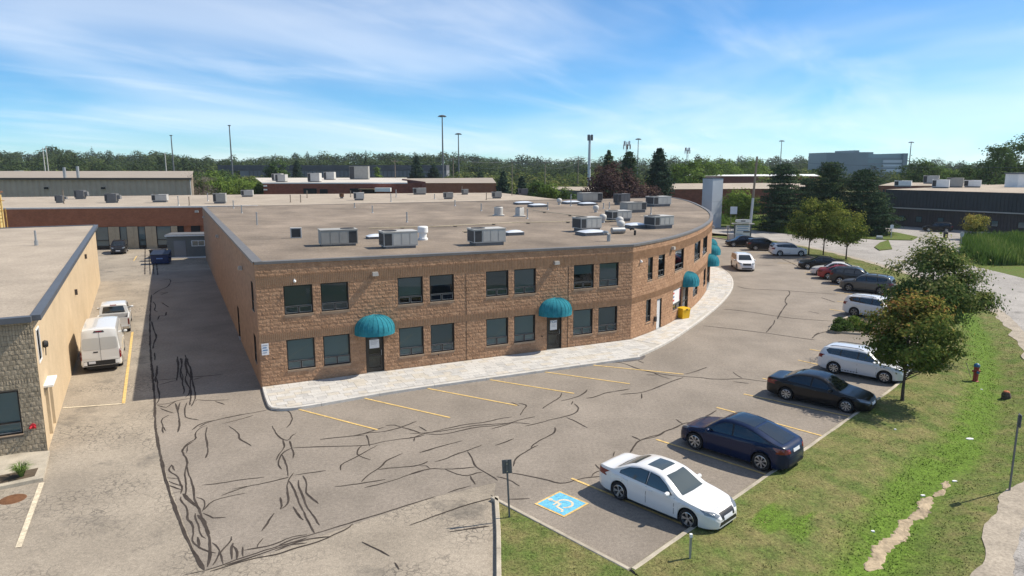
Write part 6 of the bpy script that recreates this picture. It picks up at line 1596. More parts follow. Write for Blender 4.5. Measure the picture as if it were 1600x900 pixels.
for px, py, w, d, h, rz, m, lb, cl in hv: hvac(px, py+2, w*.97, d, h*.86, rz, m, lb, coil=cl)
bh = [(92, 317, 1.5, 1.3, 1.1, 'curb', 'dark louvred unit with side hood, first on the pale back roof'), (124, 311, 2.1, 1.6, 1.6, 'curb', 'tall dark unit second on the pale back roof'), (173, 317, 2.3, 1.6, 1.5, 'curb', 'dark unit with a side hood third on the pale back roof'), (249, 316, 2.6, 1.5, 1.1, 'hvac', 'pale boxed unit on the back roof above the lane'), (343, 318, 2.1, 1.5, 1.5, 'hvacg', 'greenish-grey unit close behind the side wall'), (386, 307.5, 2.4, 1.5, 1.1, 'hvac', 'light grey unit on the back roof right of the greenish one'),
      (561, 313, 2.0, 1.4, 1.2, 'hvacl', 'cream unit on the back roof in front of the warehouse'), (656, 304, 3.0, 1.6, 1.2, 'hvacg', 'dark grey unit in front of the brick unit wall'), (701, 311, 1.9, 1.4, 1.0, 'hvacg', 'grey unit right of centre on the back roof'), (727, 304, 1.5, 1.2, .9, 'hvacg', 'small brown-grey unit far back on the roof'), (777, 310, 1.9, 1.3, 1.0, 'hvacg', 'grey unit near the right of the back roof'), (818, 304, 2.2, 1.2, 1.0, 'curb', 'dark boxed unit at the right end of the back roof'), (534, 310, .9, .9, .7, 'rust', 'small rust-brown box unit on the back roof')]
for px, py, w, d, h, m, lb in bh: hvac(px, py, w*(.72 if px < 200 else .85), d*.8, h*(.72 if px < 200 else .82), 12, m, lb, z=BZ, group='rooftop units on the brick building', coil='left', hood=px in (92, 124, 173))
for px, py, w, h, m, lb in ((1410, 292, 3.2, 1.0, 'white', 'white low unit left on the dark building roof'), (1454, 287, 3.4, 1.7, 'hvac', 'grey twin-fan unit behind the white ones'), (1469, 294, 3.0, 1.4, 'white', 'white box unit in the middle of the dark building roof'), (1491, 293, 3.0, 1.7, 'hvacg', 'grey ribbed unit right of the white box'), (1519, 293, 3.0, 1.2, 'white', 'white box unit rightmost on the dark building roof')):
    hvac(px, py, w, 1.6, h, -35, m, lb, z=DZ, group='rooftop units on the dark building')
for px, py, w, m, z, lb in ((432, 282.5, 5, 'hvacl', MZ, 'pale box unit at the left end of the warehouse roof'), (438, 284.5, 5, 'hvac', MZ, 'greenish box unit next to the warehouse edge'), (490, 284.5, 6, 'hvacl', MZ, 'pale unit on the middle of the warehouse roof'), (514, 281, 6, 'hvacl', MZ, 'stepped pale unit on the warehouse roof'), (561, 280.5, 11, 'hvacg', MZ, 'large tan unit at the right of the warehouse roof')):
    p = G(px, py, z); hvac(px, py, w*.55, 2.5, w*.36, 0, m, lb, z=z, group='rooftop units on the warehouse')
# vent pipes, skylights, turbine vents, gas line: parts of the roof
def pipe(px, py, h, r=.06, m='galv', z=6.47, par=None):
    p = G(px, py, z); b = MB().tube([(p.x, p.y, z-.05), (p.x, p.y, z+h)], r, 8).tube([(p.x, p.y, z+h), (p.x, p.y, z+h+.06)], r*1.5, 8).lathe([(r*2.4, 0), (r*1.1, .14)], 8, c=(p.x, p.y, z)).build('vent_pipe', M[m], par or roof)
for px, py, h in ((402, 354, 1.15), (365, 326, .9), (378, 334, .85), (554, 325, .55), (582, 333, .75), (636, 348, .9), (711, 322, .7), (752, 330, .8), (824, 342, .9), (856, 328, .8), (892, 322, 1.4), (903, 313, .8), (923, 306, .6), (1017, 335, .7), (943, 326, .6), (952, 326, .7)): pipe(px, py, h)
for px, py, h in ((100, 318, 2.0), (279, 321, 1.3), (296, 321, 1.2), (325, 314, 1.2), (454, 316, 1.1), (470, 316, 1.1), (480, 309, 1.2), (548, 308, 1.1), (611, 315, 1.2), (619, 308, 1.3), (679, 311, .8), (760, 312, 1.2), (800, 305, 1.2), (722, 304, 1.6)): pipe(px, py, h, .07, 'galv' if px % 2 else 'wood', BZ, br_)
M['dome'] = mat('skylight acrylic', (.62, .66, .70), .25, .05, 2, spec=.5)
def skylight(px, py, w, d, rz, par=None, z=6.47):
    p = G(px, py, z); c = MB().box(-w/2, w/2, 0, d, 0, .28).build('skylight', M['curb'], par or roof, (p.x, p.y, z), R(rz))
    V = []; mb = MB(); nx = 6
    for i in range(nx+1):
        for j in range(nx+1):
            u, v = i/nx, j/nx; mb.v.append((-w/2-.03+(w+.06)*u, -.03+(d+.06)*v, .28+.16*(math.sin(math.pi*u)*math.sin(math.pi*v))**.5))
    for i in range(nx):
        for j in range(nx): a = i*(nx+1)+j; mb.f.append((a, a+nx+1, a+nx+2, a+1))
    mb.build('dome', M['dome'], c, smooth=60)
for px, py, w, d in ((933, 369, 2.0, 1.5), (1000, 357, 1.75, 1.3), (822, 320, 2.2, 1.6), (845, 324, 2.1, 1.6), (898, 319, 2.3, 1.6), (923, 321.5, 2.1, 1.6), (590, 376, 1.2, .9), (807, 369, 1.3, .7)): skylight(px, py, w, d, 26)
def turbine(px, py, s=1.0):
    p = G(px, py, 6.47); MB().lathe([(.2*s, 0), (.2*s, .35*s), (.33*s, .38*s), (.38*s, .6*s), (.33*s, .8*s), (.12*s, .92*s), (0, .93*s)], 14, c=(p.x, p.y, 6.45)).build('turbine_vent', M['hvacl'], roof, smooth=50)
p = G(661, 377, 6.47); cv = MB().lathe([(.34, 0), (.34, .25), (.26, .27), (.26, .62), (.36, .64), (.36, 1.0), (.3, 1.06), (0, 1.08)], 16, c=(p.x, p.y, 6.45)).build('capped_vent', M['white'], roof, smooth=40)
for px, py, s in ((874, 320, .95), (931, 332, .9), (942, 348, .9), (968, 353, .9), (970, 360, .9)): turbine(px, py, s)
for px, py, h, m_ in ((951, 378, .5, 'galv'), (992, 368, .35, 'black')):
    p = G(px, py, 6.47); MB().tube([(p.x, p.y, 6.4), (p.x, p.y, 6.5+h), (p.x-.1, p.y, 6.62+h), (p.x-.28, p.y, 6.64+h), (p.x-.38, p.y, 6.55+h)], .13 if m_ == 'galv' else .09, 9).build('gooseneck_vent', M[m_], roof, smooth=50)
p = G(966, 366, 6.47); MB().tube([(p.x-.5, p.y, 6.75), (p.x+.5, p.y+.3, 6.75)], .24, 12).build('exhaust_fan', M['galv'], roof, smooth=50)
p = G(463, 375, 6.5); CU = thing('condenser', 'small upright white condenser at the left of the roof', 'condenser', (p.x, p.y, 6.5), R(15)); MB().box(-.38, .38, 0, .35, .12, .85).build('casing', M['hvacl'], CU); MB().box(-.3, .3, -.012, 0, .2, .78).build('fan_grille', M['hvacd'], CU); MB().box(-.5, .5, -.1, .5, 0, .12).build('sleeper', M['wood'], CU)
for px, py, lb in ((779, 337, 'round grey condenser, left of the linked pair on the roof'), (812, 338, 'square green-grey condenser, right of the linked pair on the roof')):
    p = G(px, py, 6.5); c = thing('condenser', lb, 'condenser', (p.x, p.y, 6.5), 0, 'linked condensers'); MB().lathe([(0, .1), (.45, .1), (.45, .85), (.4, .9), (0, .92)], 14 if px < 800 else 4).build('casing', M['hvac'], c, smooth=40); MB().lathe([(0, .921), (.3, .921), (.32, .94), (0, .95)], 12).build('fan_guard', M['hvacd'], c); MB().box(-.6, .6, -.5, .5, 0, .1).build('base_pad', M['conc'], c)
M['gas'] = mat('yellow gas pipe', (.50, .42, .28), .6, .15, 3)
def gasline(pts, name='gas_pipe'):
    P = [G(x, y, 6.5) for x, y in pts]; MB().tube([(p.x, p.y, 6.62) for p in P], .035, 6).build(name, M['gas'], roof)
    for a, b in zip(P[:-1], P[1:]):
        k = max(1, int((b-a).length/3.2))
        for i in range(k): q = a.lerp(b, (i+.5)/k); MB().box(q.x-.15, q.x+.15, q.y-.1, q.y+.1, 6.46, 6.58).build('pipe_block', M['wood'], roof)
gasline([(576, 359), (680, 356), (800, 350), (850, 349), (924, 347), (975, 347)]); gasline([(447, 384), (455, 391), (533, 389)]); gasline([(832, 330), (870, 335), (912, 340)]); gasline([(1000, 339), (1030, 338)])
gasline([(722, 364), (734, 364)])
# ------------------------------------------------------------------ vegetation
def leafmat(name, cols, trans=.3):
    """colour picked per leaf from the 'tint' attribute"""
    m = bpy.data.materials.new(name); m.use_nodes = True; t = m.node_tree; t.nodes.remove(t.nodes['Principled BSDF'])
    at = N('ShaderNodeAttribute', t); at.attribute_name = 'tint'; rp = N('ShaderNodeValToRGB', t); e = rp.color_ramp.elements
    while len(e) < len(cols): e.new(.5)
    for i, (p, c) in enumerate(cols): e[i].position = p; e[i].color = tuple(c)+(1,)
    t.links.new(at.outputs['Fac'], rp.inputs[0])
    d = N('ShaderNodeBsdfDiffuse', t); tr = N('ShaderNodeBsdfTranslucent', t)
    t.links.new(rp.outputs[0], d.inputs[0]); t.links.new(rp.outputs[0], tr.inputs[0])
    m1 = N('ShaderNodeMixShader', t); m1.inputs[0].default_value = trans; t.links.new(d.outputs[0], m1.inputs[1]); t.links.new(tr.outputs[0], m1.inputs[2])
    t.links.new(m1.outputs[0], t.nodes['Material Output'].inputs[0]); return m
LM = {
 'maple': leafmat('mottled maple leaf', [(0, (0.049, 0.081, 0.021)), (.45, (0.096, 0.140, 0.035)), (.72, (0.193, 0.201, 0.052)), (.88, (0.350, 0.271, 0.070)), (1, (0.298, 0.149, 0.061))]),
 'maple2': leafmat('green maple leaf', [(0, (0.042, 0.077, 0.025)), (.5, (0.084, 0.137, 0.042)), (.82, (0.166, 0.201, 0.061)), (1, (0.385, 0.350, 0.140))]),
 'young': leafmat('yellow green maple leaf', [(0, (0.061, 0.096, 0.025)), (.45, (0.140, 0.184, 0.042)), (.8, (0.271, 0.271, 0.061)), (1, (0.420, 0.350, 0.088))]),
 'pine': leafmat('pine needles', [(0, (0.028, 0.052, 0.032)), (.55, (0.060, 0.096, 0.049)), (.85, (0.108, 0.149, 0.063)), (1, (0.193, 0.175, 0.079))], .1),
 'spruce': leafmat('spruce needles', [(0, (0.025, 0.045, 0.032)), (.6, (0.052, 0.084, 0.056)), (1, (0.114, 0.149, 0.079))], .1),
 'copper': leafmat('copper beech leaf', [(0, (0.052, 0.035, 0.035)), (.55, (0.108, 0.070, 0.063)), (.85, (0.184, 0.131, 0.096)), (1, (0.228, 0.210, 0.105))]),
 'light': leafmat('light green leaf', [(0, (0.079, 0.131, 0.028)), (.5, (0.149, 0.219, 0.045)), (1, (0.280, 0.333, 0.088))]),
 'mid': leafmat('mid green leaf', [(0, (0.052, 0.091, 0.032)), (.5, (0.096, 0.154, 0.045)), (1, (0.184, 0.236, 0.070))]),
 'wood2': leafmat('scrub leaf', [(0, (.050, .082, .030)), (.5, (.095, .135, .040)), (1, (.200, .210, .070))]),
 'wood': leafmat('woodland leaf', [(0, (.030, .050, .022)), (.5, (.058, .086, .034)), (.85, (.098, .130, .046)), (1, (.17, .18, .065))]),
 'dead': leafmat('grey twig', [(0, (0.158, 0.140, 0.123)), (1, (0.280, 0.245, 0.210))], .1),
 'reed': leafmat('reed blade', [(0, (0.061, 0.114, 0.026)), (.6, (0.131, 0.219, 0.049)), (1, (0.298, 0.333, 0.105))]),
}
M['bark'] = mat('bark', (.085, .065, .048), .95, .25, 4, bump=.7, bscale=14); M['barkp'] = mat('pine bark', (.10, .065, .045), .95, .25, 4, bump=.7, bscale=14)
rng = np.random.default_rng(11)
def unit(n):
    v = rng.normal(size=(n, 3)); return v/np.linalg.norm(v, axis=1, keepdims=True)
def leaves(P, size, tint, m, name, up=.5, aspect=.6, dirs=None, out=None):
    """diamond leaves at points P"""
    n = len(P); nrm = unit(n)*(.75 if out is not None else 1)+np.array([0, 0, up])+(0 if out is None else out*1.1); nrm /= np.linalg.norm(nrm, axis=1, keepdims=True)
    a = dirs if dirs is not None else np.cross(nrm, unit(n)); a = a/np.maximum(1e-6, np.linalg.norm(a, axis=1, keepdims=True)); b = np.cross(nrm, a); b /= np.maximum(1e-6, np.linalg.norm(b, axis=1, keepdims=True))
    s = (size*rng.uniform(.6, 1.25, n))[:, None]
    V = np.empty((n, 4, 3)); V[:, 0] = P-a*s*.5; V[:, 1] = P+b*s*aspect*.5; V[:, 2] = P+a*s*.5; V[:, 3] = P-b*s*aspect*.5
    me = bpy.data.meshes.new(name); me.vertices.add(n*4); me.vertices.foreach_set('co', V.reshape(-1)); me.loops.add(n*4); me.loops.foreach_set('vertex_index', np.arange(n*4, dtype=np.int32)); me.polygons.add(n); me.polygons.foreach_set('loop_start', np.arange(0, n*4, 4, dtype=np.int32))
    at = me.attributes.new('tint', 'FLOAT', 'FACE'); at.data.foreach_set('value', np.clip(tint, 0, 1).astype(np.float32))
    me.materials.append(m); me.update(calc_edges=True); me.validate()
    return me
def crown_points(rx, rz, zc, nclump, per, cr, skirt=.0, seed=0, shape=1.0):
    """clumps spread through an uneven ellipsoid"""
    r = np.random.default_rng(seed); C = []; lob = unit(9)
    amp = r.uniform(-.22, .22, 9)
    while len(C) < nclump:
        v = r.normal(size=3); v /= np.linalg.norm(v); rad = r.uniform(.15, 1)**.45
        out = 1+sum(a*max(0, float(v@l))**2 for a, l in zip(amp, lob))
        p = v*rad*out; z = p[2]
        if z < -.75: continue
        taper = 1.0 if z < 0 else 1-(1-shape)*z
        C.append((p[0]*rx*taper, p[1]*rx*taper, zc+z*rz))
    C = np.array(C); P = []; T = []; O = []
    for c in C:
        k = int(per*r.uniform(.6, 1.4)); q = r.normal(size=(k, 3))*np.array([cr, cr, cr*.62])*r.uniform(.7, 1.25)
        P.append(c+q); w_ = q/np.maximum(1e-6, np.linalg.norm(q, axis=1, keepdims=True)); cc = (c-np.array([0, 0, zc]))/np.array([rx, rx, rz]); O.append(w_*.8+cc*.8); base = r.uniform(.12, .55); T.append(base+r.normal(size=k)*.16)
    return C, np.concatenate(P), np.concatenate(T), np.concatenate(O)
def trunk_mesh(h, r0, C, zfork, m, nl=12, lean=0):
    mb = MB(); k = 6; top = (lean, 0, zfork)
    mb.tube([(0, 0, -.1), (0, 0, .12), (lean*.4, .02, zfork*.5), top], [r0*1.5, r0*1.05, r0*.9, r0*.72], 9)
    mb.tube([top, (lean*1.2, .03, (zfork+h)*.5), (lean, 0, h*.86)], [r0*.72, r0*.42, r0*.1], 7)
    for c in C[:nl]:
        c = Vector(c); s = Vector((lean, 0, zfork*random.uniform(.82, 1.25))); mdl = s.lerp(c, .5)+Vector((0, 0, -.08*abs(c.z-s.z)))
        mb.tube([s, mdl, c], [r0*.36, r0*.22, r0*.06], 5)
    return mb.mesh('trunk', m, 60)
def broadleaf(name, label, loc, h, rx, lm, leaf, nclump, per, cr, seed, r0=.12, zf=None, zc=None, rz=None, tshift=0, group=None, sunny=.0, cat='tree', shape=.8, rzrot=0, scale=None):
    zf = zf or h*.3; rz = rz or (h-zf)*.52; zc = zc or h-rz*.98
    C, P, T, O = crown_points(rx, rz, zc, nclump, per, cr, seed=seed, shape=shape)
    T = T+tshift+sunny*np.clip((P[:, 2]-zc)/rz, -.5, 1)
    t = thing(name, label, cat, loc, rzrot, group)
    ob('trunk', trunk_mesh(h, r0, C, zf, M['bark']), t)
    ob('crown', leaves(P, leaf, T, LM[lm], 'crown', out=O), t)
    return t
def conifer(name, label, loc, h, r, lm, seed, per=26, needle=.34, droop=.25, z0=.06, group=None, layers=None, rough=.3, top=1.0, wid=.3, pw=.72):
    q = np.random.default_rng(seed); P = []; T = []; D = []; mb = MB()
    mb.tube([(0, 0, -.2), (0, 0, h*.5), (0, 0, h*.97)], [h*.016, h*.010, h*.002], 7)
    layers = layers or int(h*2.6)
    for i in range(layers):
        f = z0+(1-z0)*(i+q.uniform(0, .6))/layers
        if f > .985: continue
        rad = r*((1-f)**pw*(1.0 if f > .18 else .75+f*1.4))*q.uniform(1-rough, 1+rough*.5)+.12; nb = int(6+5*rad/r*1.2); a0 = q.uniform(0, 6.28)
        for b in range(nb):
            a = a0+2*math.pi*b/nb+q.uniform(-.25, .25); L = rad*q.uniform(.6, 1.12); z = h*f
            if b % 2 == 0: mb.tube([(0, 0, z), (math.cos(a)*L*.9, math.sin(a)*L*.9, z-L*droop+.12*L)], [h*.004+.006, .008], 4, False)
            k = int(per*(.35+L/r))
            s = q.uniform(.12, 1, k)**.75; lat = q.normal(size=k)*wid*(.25+.55*s)*min(1, L)
            x = math.cos(a)*L*s-math.sin(a)*lat; y = math.sin(a)*L*s+math.cos(a)*lat; zz = z-L*droop*s+.22*L*s*s*droop*2+q.normal(size=k)*.10
            P.append(np.stack([x, y, zz], 1)); T.append(q.uniform(.1, .5)+q.normal(size=k)*.15+.25*s*f)
            dd_ = np.stack([np.cos(a+q.normal(size=k)*.7), np.sin(a+q.normal(size=k)*.7), q.normal(size=k)*.4+.15], 1); D.append(dd_)
    P = np.concatenate(P); T = np.concatenate(T); D = np.concatenate(D)
    t = thing(name, label, 'tree', loc, 0, group)
    ob('trunk', mb.mesh('trunk', M['barkp'], 60), t); O = P*np.array([1, 1, 0]); O /= np.maximum(1e-6, np.linalg.norm(O, axis=1, keepdims=True)); ob('crown', leaves(P, needle, T, LM[lm], 'crown', aspect=.4, up=.5, out=O*.6), t)
    return t
def at(px, Y, z=0): return (gx(px, Y), Y, z)

# near maples on the verge
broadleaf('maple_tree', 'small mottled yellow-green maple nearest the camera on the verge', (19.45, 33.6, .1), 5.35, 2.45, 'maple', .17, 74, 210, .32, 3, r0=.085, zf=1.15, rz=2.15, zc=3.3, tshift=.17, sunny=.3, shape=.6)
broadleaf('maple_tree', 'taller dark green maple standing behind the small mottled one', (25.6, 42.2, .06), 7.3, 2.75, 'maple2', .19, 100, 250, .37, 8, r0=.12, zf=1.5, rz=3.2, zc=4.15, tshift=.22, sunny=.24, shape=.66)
# three young maples at the far verge
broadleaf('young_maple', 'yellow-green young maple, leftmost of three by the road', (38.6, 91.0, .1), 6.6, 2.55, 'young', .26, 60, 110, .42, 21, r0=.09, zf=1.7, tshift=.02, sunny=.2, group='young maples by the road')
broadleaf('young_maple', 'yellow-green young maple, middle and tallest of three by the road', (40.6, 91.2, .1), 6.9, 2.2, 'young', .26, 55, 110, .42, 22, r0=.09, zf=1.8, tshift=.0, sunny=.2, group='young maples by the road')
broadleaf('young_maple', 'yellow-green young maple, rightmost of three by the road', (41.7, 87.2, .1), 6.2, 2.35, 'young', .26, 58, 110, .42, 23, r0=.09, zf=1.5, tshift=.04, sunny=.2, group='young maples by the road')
broadleaf('golden_sapling', 'small rounded golden-green sapling before the dark panelled building', at(1517, 111, .05), 3.9, 1.85, 'young', .26, 36, 110, .34, 31, r0=.05, zf=1.1, tshift=.5, sunny=.25)
# dark pines across the road
conifer('pine_tree', 'dark pine left of the row across the road', at(1214, 126), 12.2, 5.6, 'pine', 41, per=80, needle=.42, droop=.05, z0=.05, group='pines across the road', rough=.4, wid=.7, pw=.5)
conifer('pine_tree', 'tall dark pine in the middle of the row across the road', at(1286, 126), 12.6, 6.2, 'pine', 42, per=85, needle=.42, droop=.05, z0=.05, group='pines across the road', rough=.4, wid=.7, pw=.5)
conifer('pine_tree', 'broad dark pine right of the row across the road', at(1338, 122), 11.0, 6.8, 'pine', 43, per=85, needle=.42, droop=.02, z0=.04, group='pines across the road', rough=.42, wid=.7, pw=.5)
conifer('pine_tree', 'lower pine filling the gap between the two left pines across the road', at(1252, 140), 9.2, 5.2, 'pine', 44, per=70, needle=.42, droop=.05, z0=.04, group='pines across the road', rough=.42, wid=.7, pw=.5)
conifer('pine_tree', 'low bushy pine at the right end of the row by the driveway', at(1362, 117), 7.2, 3.8, 'pine', 45, per=70, needle=.4, droop=.02, z0=.04, group='pines across the road', rough=.42, wid=.7, pw=.5)
broadleaf('bushy_tree', 'light green bushy tree beside the pale stair tower', at(1150, 134), 7.6, 4.2, 'light', .42, 60, 100, .62, 51, r0=.14, zf=1.2, tshift=-.05, sunny=.2)
# trees behind the curved roof
conifer('spruce_tree', 'tall pointed spruce behind the far end of the curved roof', at(1024, 138), 15.2, 5.2, 'spruce', 61, per=80, needle=.5, droop=.12, rough=.3, wid=.6)
conifer('pine_tree', 'round-topped pine behind the copper tree, left one', at(947, 150), 14.6, 4.6, 'pine', 62, per=70, needle=.5, droop=.0, rough=.35, wid=.7, group='pines behind the copper tree')
conifer('pine_tree', 'round-topped pine behind the copper tree, right one', at(978, 152), 14.8, 4.8, 'pine', 63, per=70, needle=.5, droop=.0, rough=.35, wid=.7, group='pines behind the copper tree')
broadleaf('copper_tree', 'large dark copper-leaved tree behind the roof', at(951, 131), 12.0, 4.7, 'copper', .48, 75, 110, .62, 64, r0=.2, zf=2.5, sunny=.1, group='copper-leaved trees')
broadleaf('copper_tree', 'lower copper-leaved tree right of the large one', at(990, 127), 8.9, 4.4, 'copper', .48, 60, 100, .62, 65, r0=.18, zf=2, sunny=.1, group='copper-leaved trees')
broadleaf('copper_tree', 'small copper-leaved shrub tree at the left of the copper group', at(918, 129), 7.2, 2.4, 'copper', .42, 34, 90, .5, 66, r0=.12, zf=1.5, sunny=.1, group='copper-leaved trees')
for px, Y, h, rx, sd, lb in ((1062, 215, 13.5, 6, 71, 'bright green tree right of the tall spruce'), (1092, 260, 14.2, 7, 72, 'bright green tree left of the stair tower top'), (1128, 290, 14.4, 8, 73, 'bright green tree above the far brick hall roof'), (1163, 300, 14.0, 8, 74, 'bright green tree just left of the utility pole')):
    broadleaf('green_tree', lb, at(px, Y, -.3), h, rx, 'light', .75, 60, 85, 1.0, sd, r0=.2, zf=2, tshift=-.15, group='bright green trees behind the far hall')
for px, Y, h, rx, lm, sd, lb in ((842, 152, 8.2, 3.4, 'mid', 81, 'dense green shrub tree, left of three above the back roof'), (866, 148, 7.6, 3.4, 'light', 82, 'brighter green shrub tree above the right of the back roof'), (888, 142, 6.9, 2.8, 'mid', 83, 'low green shrub tree next to the grey hall')):
    broadleaf('shrub_tree', lb, at(px, Y), h, rx, lm, .45, 45, 90, .6, sd, r0=.12, zf=1, tshift=-.05, group='shrub trees above the back roof')
for px, Y, h, r, sd, lb in ((787, 158, 10.4, 3.5, 91, 'bluish spruce at the right end of the brick unit'), (815, 165, 9.4, 2.6, 92, 'narrow dark spruce right of the bluish one'), (655, 240, 15.0, 4.6, 93, 'tall spruce rising behind the brick unit'), (681, 245, 12.2, 5.2, 94, 'shorter spruce right of the tall one behind the brick unit'), (473, 285, 14.0, 4.2, 95, 'dark narrow spruce in front of the overpass'), (752, 250, 9.5, 5, 96, 'low dark spruce behind the right end of the brick unit')):
    conifer('spruce_tree', lb, at(px, Y, -.3), h, r, 'spruce', sd, per=50, needle=.6, droop=.1, rough=.25, wid=.6, group='spruces in the middle distance')
broadleaf('round_tree', 'dark round tree in front of the overpass', at(441, 282, -.3), 13.6, 5.0, 'mid', .8, 50, 80, .95, 97, r0=.25, zf=2, tshift=-.2)
broadleaf('slender_sapling', 'thin bright sapling before the right end of the overpass', at(595, 270, -.3), 10.0, 1.8, 'light', .6, 22, 60, .5, 98, r0=.1, zf=2)
for px, Y, h, rx, lm, sd, lb in ((1422, 210, 12.5, 7.5, 'mid', 101, 'broad dull green tree right of the office block'), (1458, 235, 10.8, 5, 'light', 102, 'yellow-green tree behind the pale-roofed hall'), (1500, 205, 11.6, 7.5, 'mid', 103, 'rounded green tree behind the roof units'), (1537, 190, 16.8, 5.2, 'mid', 104, 'open-crowned tall tree, left of the poplar group'), (1570, 195, 18.6, 5.6, 'mid', 105, 'tallest poplar at the right edge'), (1602, 190, 15.6, 6, 'light', 106, 'bright poplar cut by the right edge'), (1560, 176, 9.6, 7, 'mid', 107, 'low green mass below the poplars')):
    broadleaf('roadside_tree', lb, at(px, Y, -.3), h, rx, lm, .7, 60, 95, .95, sd, r0=.25, zf=2, tshift=-.12, group='trees behind the pale-roofed hall')
# leafless tree and scrub on the embankment
t = thing('bare_tree', 'grey leafless tree beside the corrugated shed', 'tree', at(322, 158, 0)); C, P, T, O = crown_points(5.2, 4.2, 6.4, 70, 34, .5, seed=111)
ob('trunk', trunk_mesh(9.5, .2, C, 1.6, M['bark'], 46), t); ob('crown', leaves(P, .5, T, LM['dead'], 'crown', aspect=.14), t)
for px, Y, h, rx, lm, sd, lb in ((345, 215, 8.2, 6, 'light', 121, 'yellow-green bush on the embankment left of the overpass'), (378, 225, 7.4, 6, 'light', 122, 'yellow-green bush on the embankment nearest the warehouse'), (330, 235, 9.6, 7, 'mid', 123, 'dull green bush high on the embankment'), (402, 212, 6.0, 3.5, 'light', 124, 'small bright bush at the warehouse corner'), (360, 262, 9.2, 8, 'mid', 125, 'broad bush at the top of the embankment')):
    broadleaf('embankment_bush', lb, at(px, Y, -.3), h, rx, lm, .7, 55, 80, 1.0, sd, r0=.15, zf=.6, tshift=.0, group='bushes on the embankment', cat='bush')

# far woodland on rising ground: one mass
TOPL = [(-200, 232), (0, 229), (60, 234), (110, 226), (150, 233), (220, 236), (260, 230), (300, 238), (400, 240), (470, 237), (540, 236), (600, 233), (700, 235), (780, 241), (900, 243), (1000, 244), (1100, 243), (1200, 244), (1260, 242), (1300, 247), (1450, 248), (1540, 248), (1800, 246)]
def topline(px): return float(np.interp(px, [a for a, b in TOPL], [b for a, b in TOPL]))
def wood_top(px, Y): f = min(1, max(0, (Y-380)/560)); return CAM_H+Y*(257-(topline(px)+7.5+(1-f)**1.3*13))/1100
hm = MB(); rowsY = [372, 440, 520, 620, 740, 900, 1050, 1300]; cols = list(range(-260, 1881, 40))
for Y in rowsY:
    for px in cols: hm.v.append((gx(px, Y), Y, -.5 if Y < 400 else max(-.4, wood_top(px, min(Y, 1000))-15)))
nc = len(cols)
for i in range(len(rowsY)-1):
    for j in range(nc-1): a = i*nc+j; hm.f.append((a, a+1, a+nc+1, a+nc))
hm.build('hills', M['scrub'], kind='structure', smooth=180)
P = []; T = []; Sz = []; O = []
for Y in (385, 402, 422, 446, 474, 506, 545, 590, 640, 700, 770, 850, 930, 1000):
    x = gx(-140, Y)
    while x < gx(1740, Y):
        px = 800+1100*x/(Y*1.012); zt = wood_top(px, Y)+rng.normal()*Y*.0036+rng.uniform(-1, 1); r = rng.uniform(4.2, 8.0)*(1+.25*(Y > 600)); h = rng.uniform(10, 15)
        con = rng.random() < .05
        if con: r *= .45; zt += rng.uniform(1, 3.6)
        k = int(230 if Y < 600 else 150); v = rng.normal(size=(k, 3)); v /= np.linalg.norm(v, axis=1, keepdims=True); v *= rng.uniform(.55, 1.05, (k, 1))
        rz = h*.5
        if con: v[:, :2] *= np.clip(.5-.5*v[:, 2:3], .08, 1)*1.5
        O.append(v/np.maximum(.2, np.linalg.norm(v, axis=1, keepdims=True)))
        lump = 1+.25*np.sin(v[:, 0:1]*4+x)*np.cos(v[:, 1:2]*5+Y)
        P.append(np.stack([x+v[:, 0]*r*lump[:, 0], Y+rng.uniform(-8, 8)+v[:, 1]*r*lump[:, 0], zt-rz+v[:, 2]*rz], 1)); tt = rng.uniform(.05, .75)
        T.append((tt if not con else .05)+rng.normal(size=k)*.1); Sz.append(np.full(k, (1.5 if Y < 600 else 2.2)*(.6 if con else 1)))
        x += r*rng.uniform(1.0, 1.5)
P = np.concatenate(P); T = np.concatenate(T); Sz = np.concatenate(Sz)
ob('far_woodland', leaves(P, Sz, T, LM['wood'], 'far_woodland', aspect=.8, up=.7, out=np.concatenate(O)), label='distant mixed woodland rising along the horizon', cat='woodland', kind='stuff')
# middle-distance scrub belts between the buildings
P = []; T = []; O = []
for px0, px1, Y, z0, z1, dens in ((-40, 300, 300, 0, 10, 110), (300, 420, 285, 0, 8, 60), (690, 930, 330, 0, 9.0, 110), (760, 1000, 260, 0, 7.0, 70), (1180, 1290, 230, 0, 9, 40), (1380, 1700, 300, 0, 10.5, 100), (1000, 1300, 340, 0, 11, 110)):
    for _ in range(dens):
        px = rng.uniform(px0, px1); yy = Y+rng.uniform(-25, 25); h = rng.uniform(.45, 1)*z1; r = rng.uniform(2, 4.5); k = 130; v = rng.normal(size=(k, 3)); v /= np.linalg.norm(v, axis=1, keepdims=True)
        O.append(v); P.append(np.stack([gx(px, yy)+v[:, 0]*r, yy+v[:, 1]*r, h*.5-.4+v[:, 2]*h*.5], 1)); T.append(rng.uniform(.2, .95)+rng.normal(size=k)*.12)
P = np.concatenate(P); T = np.concatenate(T)
ob('scrub_belt', leaves(P, 1.1, T, LM['wood2'], 'scrub_belt', aspect=.75, up=.6, out=np.concatenate(O)), label='tangled scrub and bushes between the far buildings', cat='scrub', kind='stuff')
